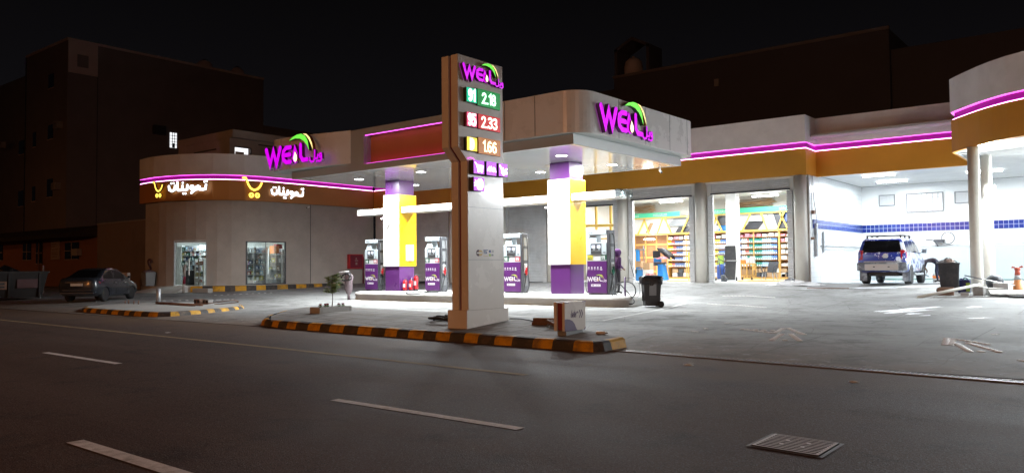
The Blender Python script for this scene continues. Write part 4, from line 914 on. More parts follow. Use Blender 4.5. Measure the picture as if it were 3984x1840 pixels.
    struct(MB().sheet([(-11.98, 37.6, .668), (-5.0, 37.0, .668), (9, 36.5, .668), (9, 45.9, .668), (-11.98, 45.9, .668)]).build('wash_floor', 'wet_floor'))
mat('light_panel', (.44, .50, .52), .35, var=.05, vs=.7)
wash()

# ================================================================ NEIGHBOURING BUILDINGS
def flats():
    t = thing('apartment_block', 'tall dark apartment block behind the shop with a plain side wall and small barred window', 'apartment block', (-95, 45, 0))
    X, Y0, Z = -85.3, 34.0, 25.2
    b = MB(); b.box(-96, X, Y0, 57, 0, Z); b.build('wall', 'flat_wall', t)
    b = MB(); b.box(-110, -96.05, Y0+1.2, 57, 0, Z-1.2); b.build('wing', 'flat_wall', t)
    b = MB(); b.box(-96.1, X+.06, Y0-.06, 57.06, Z, Z+.25); b.build('parapet', 'flat_wall_pale', t)
    b = MB(); b.box(X, X+.06, Y0+.05, 36.95, 21.9, Z-.02); p = b.build('corner_panel', 'flat_wall_pale', t)
    b = MB(); b.box(X+.06, X+.09, 34.9, 36.0, 22.6, 23.9); b.build('panel_frame', 'flat_wall', p)
    b = MB()
    b.box(X, X+.04, 36.95, 37.0, 0, 21.9); b.box(-96.04, -95.96, Y0-.1, Y0, 0, Z); b.build('downpipe', 'dark_grey', t)
    for x, z, w, h in ((-89.3, 15.4, 1.3, 1.5), (-89.3, 9.3, 1.4, 1.9), (-93.5, 15.0, .8, 1.6), (-100.5, 15.0, 1.5, 1.6), (-100.5, 9.0, 1.5, 1.8), (-93.5, 9.1, .8, 1.6), (-89.3, 20.8, 1.3, 1.5)):
        y = Y0 if x > -96 else Y0+1.2
        b = MB(); b.box(x-w/2, x+w/2, y-.04, y+.02, z, z+h); f = b.build('window', 'window_dark', t)
        b = MB(); b.box(x-w/2-.06, x+w/2+.06, y-.09, y-.02, z-.08, z); b.build('sill', 'flat_wall_pale', f)
    for x, z in ((-86.9, 16.2), (-87.2, 9.9), (-102.3, 15.7), (-90.6, 3.2)):
        b = MB(); b.box(x-.55, x+.55, Y0-.5, Y0, z, z+.7); a = b.build('air_conditioner', 'ac_white', t)
        b = MB()
        for i in range(5): b.box(x-.45, x+.1, Y0-.52, Y0-.5, z+.1+i*.11, z+.15+i*.11)
        b.build('grille', 'dark_grey', a)
    y0, y1, z0, z1 = 44.9, 45.7, 15.35, 17.05
    b = MB(); b.box(X, X+.03, y0, y1, z0, z1); w = b.build('lit_window', 'room_glow', t)
    b = MB()
    for i in range(1, 3): y = y0+(y1-y0)*i/3; b.box(X+.05, X+.08, y-.03, y+.03, z0, z1)
    for i in range(1, 5): z = z0+(z1-z0)*i/5; b.box(X+.055, X+.085, y0, y1, z-.03, z+.03)
    b.box(X+.04, X+.1, y0+.3, y0+.55, z0, z0+.5); b.build('bars', 'black', w)
    b = MB(); b.box(X, X+.5, 42.9, 44.2, 16.6, 17.6); b.build('air_conditioner', 'dark_grey', t)
    b = MB(); b.box(-110, X-.1, 57.1, 75, 0, 19.5); b.build('rear_wing', 'flat_wall', t)
    for y, r in ((50.2, .9), (54.6, .8)):
        k = thing('water_tank', ('larger' if y < 52 else 'smaller')+' round pale water tank on the roof of the tall apartment block', 'water tank', (X-2, y, Z), 0, 'roof water tanks')
        b = MB(); b.lathe([(r, 0), (r*1.03, .4), (r, 1.0), (r*.6, 1.35), (.2, 1.45), (0, 1.46)], 18, (X-2, y, Z-.02)); b.build('body', 'flat_wall_pale', k)
        b = MB(); b.lathe([(.22, 1.44), (.22, 1.55), (0, 1.56)], 12, (X-2, y, Z)); b.build('lid', 'dark_grey', k)
flats()
def low_house():
    t = thing('low_house', 'low brown house with a dark awning and small barred windows beside the shop', 'house', (-73, 31, .4))
    Y = 27.5
    b = MB(); b.box(-110, -62.0, Y, Y+8, .1, 4.85); b.build('wall', 'house_wall', t)
    b = MB(); b.add([(-110,Y-1.6,4.15),(-64.5,Y-1.6,4.15),(-62.2,Y-.1,4.2),(-62.2,Y,5.05),(-110,Y,5.2),(-110,Y-1.6,4.55),(-64.5,Y-1.6,4.45)], [(0,1,6,5),(1,2,3,6),(5,6,3,4),(0,4,3,2,1)]); b.build('awning', 'awning_dark', t)
    for x, z, w, h in ((-67.7, 2.5, 2.6, 1.35), (-76.9, 2.55, 1.8, 1.4), (-74.2, 2.2, 1.3, 1.8), (-83.6, 2.6, 2.0, 1.4)):
        b = MB(); b.box(x-w/2, x+w/2, Y-.05, Y+.02, z, z+h); f = b.build('window', 'window_dark', t)
        b = MB(); b.box(x-.03, x+.03, Y-.08, Y-.05, z, z+h); b.box(x-w/2, x+w/2, Y-.085, Y-.055, z+h*.5-.03, z+h*.5+.03); b.box(x-w/2, x+w/2, Y-.09, Y-.02, z-.07, z); b.build('window_bars', 'poster_pale', f)
    b = MB(); b.box(-66.9, -65.9, Y-.4, Y-.02, 2.75, 3.3); b.build('air_conditioner', 'ac_white', t)
    b = MB(); b.tube([(-74.0, Y-.15, .4), (-74.0, Y-.15, 4.2)], .06, 8); b.build('post', 'brick_brown', t)
    n = thing('notice_board', 'tall pale notice board with lines of writing on the low brown house', 'notice board', (-70.7, Y-.06, 2.5))
    b = MB(); b.box(-71.6, -69.95, Y-.1, Y-.03, 2.5, 4.2); b.build('board', 'poster_pale', n)
    b = MB()
    for i, (z, w) in enumerate(((3.95, .5), (3.75, .9), (3.55, .7), (3.3, 1.3), (3.05, 1.2), (2.9, 1.3), (2.7, 1.1))): b.box(-71.45, -71.45+w, Y-.106, Y-.1, z, z+.07)
    b.build('writing', 'brick_brown', n)
    g = thing('yard_wall', 'plain tall grey brown wall closing the gap between low house and shop', 'wall', (-55, 25.6, .4))
    b = MB(); b.box(-58.6, -49.2, 25.5, 25.75, .2, 4.85); b.build('panel', 'dull_brown', g)
    b = MB(); b.box(-58.65, -49.2, 25.46, 25.79, 4.85, 4.93); b.build('coping', 'stone_grey', g)
low_house()
def rear_block():
    t = thing('rear_building', 'very dark long flat roofed building behind the garage', 'building', (-25, 70, 0))
    b = MB(); b.box(-37.4, -14.0, 62, 78, 0, 18.75); b.box(-50, -37.45, 63, 78, 0, 18.0); b.build('wall', 'rear_wall', t)
    b = MB(); b.box(-13.98, 12, 62.4, 78, 0, 17.25); b.build('right_wing', 'rear_wall', t)
    b = MB(); b.box(-37.5, -13.95, 61.9, 62.1, 18.72, 18.95); b.build('parapet', 'flat_wall', t)
    b = MB(); b.box(-27.6, -27.2, 61.85, 62, 16.5, 17.1); b.build('vent_box', 'ac_white', t)
    # open roof frame with gabled top
    k = thing('roof_frame', 'dark gabled frame around a water tank on the roof of the rear building', 'roof frame', (-35.6, 62.5, 18.9))
    b = MB(); W = .3
    b.box(-37.4, -37.1, 62.1, 64.5, 18.95, 21.4); b.box(-34.1, -33.8, 62.1, 64.5, 18.95, 21.35)
    for p, q in (((-37.4, 21.4), (-35.56, 22.3)), ((-35.56, 22.3), (-33.8, 21.35))): b.add([(p[0], 62.1, p[1]), (q[0], 62.1, q[1]), (q[0], 64.5, q[1]), (p[0], 64.5, p[1]), (p[0], 62.1, p[1]-.3), (q[0], 62.1, q[1]-.3), (q[0], 64.5, q[1]-.3), (p[0], 64.5, p[1]-.3)], [(0,1,2,3),(4,7,6,5),(0,4,5,1),(3,2,6,7)])
    b.build('frame', 'rear_wall', k)
    k2 = thing('water_tank', 'domed pale water tank inside the dark gabled frame on the rear roof', 'water tank', (-36.2, 63.5, 18.95), 0, 'roof water tanks')
    b = MB(); b.lathe([(.85, 0), (.87, .9), (.75, 1.45), (.4, 1.75), (.12, 1.8), (.12, 1.95), (0, 1.96)], 18, (-36.2, 63.5, 18.93)); b.build('body', 'flat_wall_pale', k2)
rear_block()

# sodium street lamps across the road (off to the side and behind the viewpoint), then added unseen lamps
def street_lamp(x, y, rz, label, power, col=SODIUM):
    t = thing('street_lamp', label, 'street lamp', (x, y, 0), 0, 'sodium street lamps')
    hz = 10 if y < 40 else 8
    b = MB(); b.lathe([(.16, 0), (.16, .8), (.09, .85), (.06, hz-.4)], 12, (x, y, 0)); b.build('pole', 'galv', t)
    b = MB(); b.tube(smoothpts([(x, y, hz-.5), (x, y+.6, hz-.05), (x, y+1.8, hz+.1)], 5), .04, 8); b.build('arm', 'galv', t)
    b = MB(); b.box(x-.17, x+.17, y+1.6, y+2.4, hz+.02, hz+.2); h = b.build('lamp_head', 'mid_grey', t, bevel=.04)
    b = MB(); b.box(x-.12, x+.12, y+1.75, y+2.3, hz-.015, hz+.015); b.build('lens', 'sodium_lens', h)
    area_light('sodium_lamp', (x, y+2.0, hz-.05), power, .45, col, parent=t, rot=(R(40), 0, 0) if y < 40 else (R(65), 0, R(75) if x < -60 else 0))
street_lamp(-20, -24, 0, 'sodium street lamp across the road opposite the price pylon', P_SODIUM)
street_lamp(-58, -22, 0, 'sodium street lamp across the road opposite the parked sedan', P_SODIUM*.2)
street_lamp(24, -16, 0, 'sodium street lamp across the road at the right end of the lot', P_SODIUM*1.2, (1, .56, .34))
street_lamp(-86, 8, 0, 'added unseen sodium lamp at far left that brightens the low house', P_SODIUM*.045)  # unseen lamp added to brighten the low house and apartment block
street_lamp(-64, 43, 0, 'added unseen lamp behind the shop that brightens the apartment block', P_SODIUM*.022, (1, .66, .55))  # unseen lamp added to lift the apartment block's side wall
for _x, _w in ((-38, 'left'), (-20, 'middle'), (-6, 'right')): street_lamp(_x, 49, 0, 'added unseen lamp behind the garage that brightens the rear building, '+_w+' of three', P_SODIUM*.0030, (1, .60, .56))  # hidden lamps added so the rear building is evenly lit
# ================================================================ FUEL PUMPS (local: origin at base centre, front -Y)
def fr_front(x, z, y): return (Vector((x, y, z)), Vector((1, 0, 0)), Vector((0, 0, 1)), Vector((0, -1, 0)))
def pump(x, y, z, label, left, right, noz, hang=0):
    t = thing('fuel_pump', label, 'fuel pump', (x, y, z), 0, 'fuel pumps on the island')
    kw = dict(parent=t, world=False); F = -.21
    b = MB(); b.box(-.44, .36, -.17, .17, 0, .06); b.build('plinth', 'dark_grey', **kw)
    b = MB(); b.box(-.475, .375, -.21, .21, .06, 1.23); b.build('body', 'purple_panel', bevel=.012, **kw)
    b = MB(); b.box(-.47, .37, -.20, .20, 1.232, 1.452); b.box(-.475, .372, -.213, .213, 1.232, 1.25); b.build('grade_band', 'light_grey', **kw)
    b = MB(); b.box(-.48, .38, -.225, .225, 1.455, 1.90); hd = b.build('display_head', 'pump_white', bevel=.015, **kw)
    b = MB(); b.box(-.475, .375, -.22, .22, 2.19, 2.36); top = b.build('header', 'pump_white', bevel=.012, **kw)
    b = MB(); b.frustum((.18, .17), (.15, .15), 1.90, 2.19, 0, (-.26, 0), (-.24, 0)); b.build('post', 'pump_white', **kw)
    b = MB(); b.box(.385, .475, -.20, .20, 0, 2.35); mast = b.build('mast', 'dark_grey', bevel=.008, **kw)
    b = MB()
    for i in range(7): b.box(.4755, .479, -.12, .12, .30+i*.045, .32+i*.045)
    b.box(.4755, .50, -.13, .13, 1.86, 2.20); b.box(.4755, .495, -.12, .12, 1.30, 1.75); b.build('mast_panel', 'mid_grey', mast, world=False)
    # display: dark bezel with two lit screens
    b = MB(); b.box(-.29, .16, -.236, -.225, 1.49, 1.86); bz = b.build('bezel', 'black_plastic', hd, world=False)
    b = MB()
    for a, c in ((-.25, -.10), (-.02, .13)): b.box(a, c, -.241, -.236, 1.70, 1.81)
    b.build('screens', 'screen_lit', bz, world=False)
    b = MB()
    for a, c, e, f in ((-.20, -.10, 1.64, 1.67), (.03, .12, 1.64, 1.67), (-.27, .14, 1.60, 1.605)): b.box(a, c, -.2395, -.236, e, f)
    b.build('buttons', 'pump_white', bz, world=False)
    b = MB(); b.box(.24, .33, -.231, -.225, 1.55, 1.565); b.box(.24, .33, -.231, -.225, 1.515, 1.53); b.build('small_print', 'dark_grey', hd, world=False)
    for side, g in ((-1, left), (1, right)):
        x0, x1 = (-.455, -.215) if side < 0 else (.125, .365)
        b = MB(); b.box(x0, x1, -.214, -.2005, 1.262, 1.445, 0)
        f = fr_front(x0, 1.262, -.214)
        if g == 'diesel':
            text(b, 'Diesel', f, .035, .02, .062, .005, 0, .002, 1, sx=.72)
            for s in ([(.06,.10),(.06,.115),(.09,.10),(.12,.10)], [(.12,.10),(.135,.12),(.15,.10)], [(.16,.105),(.175,.125)], [(.09,.135),(.093,.135)]): b.stroke(s, .005, f, 0, .003, 1)
            b.build('grade_plate', ['grade_yellow', 'grade_green'], **kw)
        else:
            text(b, g+'|', f, .03, .03, .115, .009, 0, .002, 1, sx=.85); b.build('grade_plate', ['grade_green' if g == '91' else 'grade_red', 'sticker_white'], **kw)
    # wordmark on header and body
    f = fr_front(-.42, 2.235, -.2205); b = MB()
    for s in [LG['W'], LG['L']]+LG['E']: b.stroke(s, .011, f, 0, .002, 0, scale=(.42, .36))
    b.stroke(LG['drop'][:6], .006, f, 0, .002, 0, scale=(.42, .36)); b.stroke([(.43,.245),(.58,.30),(.7,.25),(.76,.16)], .005, f, 0, .002, 0, scale=(.42, .36)); b.build('header_wordmark', 'mid_grey', top, world=False)
    f = fr_front(-.445, .50, -.2105); s = .80; b = MB()
    for i, st in enumerate([LG['W'], LG['L']]+LG['E']): b.stroke(st, .0165, f, 0, .003-.0003*i, 0, scale=(s, s*1.0))
    b.flat([(px*s, py*s) for px, py in LG['drop']], f, 0, .0022, 0)
    for st in LG['arabic']: b.stroke(st, .0075, f, 0, .003, 0, scale=(s, s))
    b.flat([(px*s, py*s) for px, py in LG['inner']], f, 0, .004, 1); b.flat([(px*s, py*s) for px, py in LG['leaf']], f, 0, .003, 2); b.flat([(px*s, py*s) for px, py in LG['leaf2']], f, 0, .0036, 1)
    b.build('wordmark', ['sticker_white', 'logo_amber', 'logo_green'], **kw)
    b = MB(); f = fr_front(0, 0, -.2105)
    for i, xx in enumerate((-.40, -.27, -.14, -.01, .13)):
        b.flat([(xx+.03*math.cos(2*math.pi*k/14), .99+.03*math.sin(2*math.pi*k/14)) for k in range(14)], f, 0, .002, 0)
        b.flat([(xx-.013, .975), (xx+.013, .98), (xx+.004, 1.01)], f, 0, .003, 1)
        for r in range(2 if i < 4 else 3): w = .03+.012*(i % 2)+(.02 if i == 4 else 0); b.flat([(xx-w, .932-r*.016), (xx+w, .932-r*.016), (xx+w, .94-r*.016), (xx-w, .94-r*.016)], f, 0, .002, 0)
    b.build('icons', ['sticker_white', 'purple_panel'], **kw)
    b = MB(); b.flat([(-.31, .30), (.10, .30), (.10, .385), (-.31, .385)], f, 0, .002, 0); text(b, '9200', f, -.26, .325, .033, .0035, 0, .003, 1, sx=.8)
    for i in range(7): b.stroke([(-.13+i*.03, .33), (-.12+i*.03, .333+.014*(i % 3)), (-.108+i*.03, .33)], .0035, f, 0, .003, 1)
    b.build('phone_sticker', ['sticker_white', 'purple_dark'], **kw)
    # nozzles and hoses
    b = MB(); b.box(.476, .50, -.10, .10, .78, 1.18); b.build('nozzle_boot', 'light_grey', mast, world=False)
    nm = {'red': 'red_paint', 'green': 'nozzle_green'}[noz]
    b = MB(); b.tube(smoothpts([(.50, .0, .72), (.55, -.01, .82), (.56, -.02, .93), (.53, -.01, 1.02)], 4), [.03]*4+[.045]*5+[.04]*4, 8, 0); b.tube(smoothpts([(.53, -.01, 1.0), (.52, .0, 1.08), (.49, .02, 1.14)], 4), .016, 8, 1); b.box(.51, .57, -.09, -.04, .80, .92, 0)
    b.build('nozzle', [nm, 'chrome'], **kw)
    # the hose hangs from the mast top, loops low and comes back up to the nozzle
    hh = [(.49, .02, 2.22), (.56, .0, 2.1), (.60, -.02, 1.6), (.62, -.05, .9), (.74+hang*.1, -.12, .32), (.66+hang*.08, -.22-.1*hang, .05-.1*hang), (.52, -.18, .10), (.50, -.06, .45), (.51, .0, .72)]
    b = MB(); b.tube(smoothpts(hh, 7), .017, 7); b.build('hose', 'rubber', **kw)
    b = MB(); b.tube(smoothpts([(-.45, .0, 2.2), (-.53, .0, 2.0), (-.55, .02, 1.4), (-.62, .02, .8), (-.68, 0, .35), (-.60, .0, .04), (-.50, .02, .16), (-.49, .0, .7)], 7), .015, 7); b.build('hose', 'rubber', **kw)
    b = MB(); b.tube([(-.49, .0, .66), (-.52, .0, .78), (-.50, .0, .96)], [.025, .04, .03], 8); b.box(-.50, -.476, -.1, .1, .78, 1.15); b.build('nozzle', 'dark_grey', **kw)
    return t
pump(-27.86, 24.62, .5, 'fuel pump with 91 and 95 plates at the far left end of the island', '91', '95', 'red')
pump(-23.92, 24.62, .5, 'fuel pump with 91 and 95 plates just right of the fire extinguishers', '91', '95', 'red', 1)
pump(-19.50, 24.62, .5, 'fuel pump with 91 and 95 plates just right of the price pylon', '91', '95', 'red')
pump(-15.52, 24.62, .5, 'fuel pump with yellow Diesel plate and green nozzle at the right end', 'diesel', '91', 'green', .6)
# loose hose loops lying on the island edge by two pumps
def hose_loop(name, label, pts, r, m='rubber', cat='hose', loc=None):
    o = MB(); o.tube(smoothpts(pts, 7), r, 7); return tag(o.build(name, m), label, cat)
hose_loop('fuel_hose', 'black hose looping over the island edge beside the pump right of the extinguishers', [(-23.4,24.3,.56),(-23.6,23.7,.53),(-24.0,23.35,.52),(-24.2,23.1,.50),(-24.0,22.98,.46),(-23.5,23.02,.46),(-23.1,23.3,.52),(-22.8,23.6,.52)], .02)
hose_loop('fuel_hose', 'black hose coiled off the right end of the pump island near the black bin', [(-14.9,24.4,1.0),(-14.75,24.3,.6),(-14.35,24.1,.42),(-13.8,23.85,.45),(-13.62,23.8,.66),(-13.75,23.85,.9),(-14.15,24.0,1.0),(-14.6,24.1,.85),(-14.7,24.0,.6),(-14.3,23.75,.32),(-13.7,23.6,.24),(-13.6,23.65,.34),(-13.9,23.85,.56),(-14.4,24.05,.92)], .02)

# ---------------------------------------------------------------- fire extinguishers
def extinguisher(loc, h, r, label, hose=True):
    t = thing('fire_extinguisher', label, 'fire extinguisher', loc, 0, 'red fire extinguishers by the column'); kw = dict(parent=t, world=False)
    b = MB(); b.lathe([(r*.96, 0), (r, .03), (r, h*.80), (r*.85, h*.88), (r*.4, h*.93), (r*.33, h*.96)], 18); b.build('cylinder', 'red_paint', **kw)
    b = MB(); b.lathe([(r*1.02, 0), (r*1.02, h*.12), (r*.97, h*.125)], 18); b.build('foot_ring', 'black', **kw)
    b = MB(); b.lathe([(r*.3, h*.95), (r*.3, h*1.02), (.0, h*1.03)], 10, m=0); b.tube([(0, 0, h*1.02), (r*.9, -.02, h*1.10)], .012, 6, 0); b.tube([(0, 0, h*.99), (r*1.1, -.02, h*1.0)], .012, 6, 0); b.build('valve', 'chrome', **kw)
    b = MB(); b.tube(smoothpts([(0, 0, h*.99), (r*1.1, .03, h*.97), (r*1.35, .03, h*.7), (r*1.15, .0, h*.35), (r*1.2, -.02, h*.2)], 5), .014, 6); b.build('hose', 'black', **kw)
    b = MB(); b.lathe([(r*1.012, h*.34), (r*1.012, h*.62)], 18); o = b.build('label', 'sticker_white', **kw)
    me = o.data; bm = bmesh.new(); bm.from_mesh(me); bmesh.ops.delete(bm, geom=[f for f in bm.faces if f.calc_center_median().y > -r*.55 or len(f.verts) > 4], context='FACES'); bm.to_mesh(me); bm.free()
    return t
extinguisher((-25.88, 24.62, .5), .53, .10, 'smaller red fire extinguisher at the column corner, leftmost of three')
extinguisher((-25.80, 24.90, .5), .53, .10, 'smaller red fire extinguisher between its twin and the tall one')
extinguisher((-25.78, 25.20, .5), .72, .115, 'tall red fire extinguisher beside two smaller ones at the column')

# wall box on the yellow column face
t = thing('wall_box', 'white wall box on the yellow face of the far canopy column', 'wall box', (-25.95, 25.0, 1.86))
b = MB(); b.box(-25.975, -25.90, 24.74, 25.20, 1.86, 2.58); b.build('case', 'white_plain', t, bevel=.02)
b = MB()
for y0, y1, z in ((24.88, 25.04, 2.50), (24.88, 25.04, 2.31), (24.86, 25.08, 1.90), (24.9, 24.93, 2.2), (25.1, 25.12, 2.26)): b.box(-25.90, -25.897, y0, y1, z, z+.018)
b.build('markings', 'dark_grey', t)
# cctv cameras
def cctv(name_label, p, d, wall_pt):
    p, d, w = Vector(p), Vector(d).normalized(), Vector(wall_pt)
    t = thing('security_camera', name_label, 'security camera', tuple(w), 0, 'security cameras')
    b = MB(); b.tube([p-d*.12, p+d*.12], .042, 12); b.build('body', 'white_plain', t)
    b = MB(); b.tube([p+d*.121, p+d*.135], .036, 12); b.build('lens', 'black', t)
    b = MB(); b.tube([w, w.lerp(p, .5)+Vector((0, 0, .03)), p], .016, 8); b.build('bracket', 'white_plain', t)
cctv('white security camera on the white face of the far canopy column', (-26.75, 24.12, 3.78), (-.8, -.5, -.2), (-26.45, 24.36, 3.72))
cctv('white security camera on the white face of the near canopy column', (-17.55, 24.12, 3.78), (-.8, -.5, -.2), (-17.25, 24.36, 3.72))
cctv('white security camera under the canopy edge in front of the orange band', (-14.6, 27.6, 5.22), (.5, -.5, -.4), (-14.75, 27.8, 5.5))
cctv('white security camera on the shop side wall below the orange band', (-42.0, 31.4, 5.5), (.3, -.9, -.3), (-42.3, 31.75, 5.58))

# ---------------------------------------------------------------- hose-wrapped post at the island end
t = thing('air_hose_post', 'plastic wrapped post with a coiled black hose at the left end of the island', 'air hose post', (-27.75, 22.95, .13))
b = MB(); b.lathe([(.07, .10), (.06, .35), (.10, .42), (.17, .60), (.155, .9), (.19, 1.15), (.12, 1.28), (0, 1.30)], 12, (-27.75, 22.95, .02), sx=1.1)
for i, v in enumerate(b.v): k = random.uniform(.86, 1.14); b.v[i] = (-27.75+(v[0]+27.75)*k, 22.95+(v[1]-22.95)*k, v[2])
b.build('wrapping', 'wrap_film', t)
b = MB(); b.lathe([(.06, 0), (.05, .5)], 10, (-27.75, 22.95, .1)); b.build('post', 'dark_grey', t)
b = MB(); pts = []
for k in range(34):
    a = k*.42; rr = .22+.05*math.sin(k*.9); pts.append((-27.72+rr*math.cos(a)*1.15, 22.78+.06*math.sin(k*.7), 1.16+rr*math.sin(a)*.85))
b.tube(pts, .028, 6); b.build('hose', 'rubber', t)
b = MB(); b.tube([(-28.35, 22.9, 1.36), (-27.7, 22.9, 1.40)], .025, 8); b.build('nozzle_bar', 'white_plain', t)

# ---------------------------------------------------------------- wheelie bins
def wheelie(loc, rz, label, m='black_plastic', lid='shut', s=1.0):
    t = thing('wheelie_bin', label, 'bin', loc, rz, 'black wheelie bins'); kw = dict(parent=t, world=False)
    b = MB(); b.frustum((.20*s, .24*s), (.27*s, .31*s), .05*s, .97*s)
    for x in (-.18, -.06, .06, .18): b.box((x-.012)*s, (x+.012)*s, -.285*s, -.25*s, .2*s, .85*s)
    b.build('body', m, bevel=.02*s, **kw)
    b = MB(); b.box(-.295*s, .295*s, -.33*s, .33*s, .955*s, 1.0*s); b.tube([(-.25*s, .36*s, .98*s), (.25*s, .36*s, .98*s)], .022*s, 8); b.build('rim', m, bevel=.012*s, **kw)
    for x in (-.27, .27):
        b = MB(); b.lathe([(.03*s, -.035*s), (.09*s, -.04*s), (.105*s, -.02*s), (.105*s, .02*s), (.09*s, .04*s), (.03*s, .035*s)], 18, (x*s, .27*s, .105*s), 'x'); b.build('wheel', 'rubber', **kw)
    if lid == 'open':
        b = MB(); b.frustum((.28*s, .02*s), (.25*s, .035*s), 1.02*s, 1.74*s, 0, (0, .35*s), (0, .38*s)); l = b.build('lid', m, bevel=.03*s, **kw)
        b = MB(); b.box(-.12*s, .12*s, .305*s, .322*s, 1.16*s, 1.195*s); b.build('lid_handle', 'light_grey', l, world=False)
    elif lid == 'shut':
        b = MB(); b.frustum((.30*s, .34*s), (.22*s, .26*s), 1.002*s, 1.06*s); b.build('lid', m, bevel=.02*s, **kw)
    return t
w1 = wheelie((-13.05, 23.85, gz(-13, 23.8)), R(-50), 'black wheelie bin with a liner bag folded over its rim beside the pump island')
b = MB()  # liner collar with ragged edge
N = 28; vs = []
for i in range(N):
    a = 2*math.pi*i/N; cx, cy = math.cos(a), math.sin(a); k = 1/max(abs(cx), abs(cy))
    for r, z in ((.26, 1.03), (.345, 1.045), (.36+random.uniform(0, .02), .98), (.33+random.uniform(-.02, .05), .84-random.uniform(0, .12))): vs.append((cx*k*r*.88, cy*k*r, z+random.uniform(-.01, .01)))
fs = [(i*4+j, i*4+j+1, ((i+1) % N)*4+j+1, ((i+1) % N)*4+j) for i in range(N) for j in range(3)]
b.add(vs, fs, 0, True); b.build('liner_bag', 'bag_black', w1, world=False)
b = MB(); b.box(.265, .275, -.13, .13, .45, .85); f = (Vector((.276, -.1, .48)), Vector((0, 1, 0)), Vector((0, 0, 1)), Vector((1, 0, 0)))
b = MB(); b.box(.262, .272, -.12, .12, .42, .80, 0, Matrix.Rotation(R(4.5), 4, 'Y') @ Matrix.Translation((-.03, 0, .0))); b.build('sticker', 'mid_grey', w1, world=False)
b = MB(); b.box(-.24, .02, -.2, .22, 1.06, 1.075); b.box(-.05, .2, -.25, .1, 1.075, 1.09, 0, Matrix.Rotation(.3, 4, 'Z')); tag(b.build('flattened_box', 'light_grey', loc=(0, 0, 0)), 'flattened grey cardboard lying on the bin beside the island', 'cardboard').matrix_world = Matrix.Translation((-13.05, 23.85, gz(-13, 23.8))) @ Matrix.Rotation(R(-50), 4, 'Z')
w2 = wheelie((-5.36, 31.5, gz(-5.5, 31.5)), R(98), 'black wheelie bin heaped with rubbish in front of the car wash', 'bin_plastic', 'none', 1.08)
w3 = wheelie((-17.2, 40.2, .675), R(203), 'black wheelie bin with its lid standing open inside the garage', 'black_plastic', 'open', 1.08)
def crumple(name, m, label, cat, c, rx, ry, h, seed, group=None):
    rnd = random.Random(seed); b = MB(); N, Kk = 16, 6; vs = []
    for j in range(Kk+1):
        t = j/Kk
        for i in range(N):
            a = 2*math.pi*i/N; r = (1-t**2.2)*(1+rnd.uniform(-.22, .22)); vs.append((c[0]+rx*r*math.cos(a), c[1]+ry*r*math.sin(a), c[2]+h*t*(1+rnd.uniform(-.3, .25))))
    fs = [(j*N+i, j*N+(i+1) % N, (j+1)*N+(i+1) % N, (j+1)*N+i) for j in range(Kk) for i in range(N)]+[tuple(Kk*N+i for i in range(N))]
    b.add(vs, fs, 0, False); return tag(b.build(name, m), label, cat, group)
crumple('rubbish_bag', 'mid_grey', 'grey rubbish heap on top of the bin in front of the car wash', 'rubbish', (-5.42, 31.5, gz(-5.5, 31.5)+1.04), .33, .28, .2, 3)
crumple('rubbish_bag', 'poster_pale', 'small pale crumpled wrapper in the rubbish on the car wash bin', 'rubbish', (-5.3, 31.38, gz(-5.5, 31.5)+1.08), .16, .16, .16, 5)
# maroon post with wire frame next to the island bin
t = thing('bin_post', 'dark maroon metal post with a flat foot beside the black bin at the island end', 'post', (-13.95, 23.65, gz(-13.9, 23.6)))
g0 = gz(-13.9, 23.6)
b = MB(); b.tube([(-13.95, 23.65, g0), (-13.95, 23.65, g0+1.02)], .032, 10); b.lathe([(.12, 0), (.12, .012)], 16, (-13.95, 23.65, g0)); b.build('post', 'purple_dark', t)
b = MB(); b.tube(smoothpts([(-13.95, 23.65, g0+1.0), (-13.75, 23.75, g0+.98), (-13.55, 23.85, g0+.85), (-13.5, 23.88, g0+.5), (-13.6, 23.82, g0+.33), (-13.95, 23.65, g0+.36)], 5), .008, 6); b.build('wire_hoop', 'dark_grey', t)
b = MB(); b.tube([(-13.75, 23.95, g0+1.0), (-14.1, 24.15, g0+1.75)], .014, 6); tag(b.build('broom_handle', 'dark_grey'), 'thin dark broom handle leaning out of the black bin at the island end', 'broom')

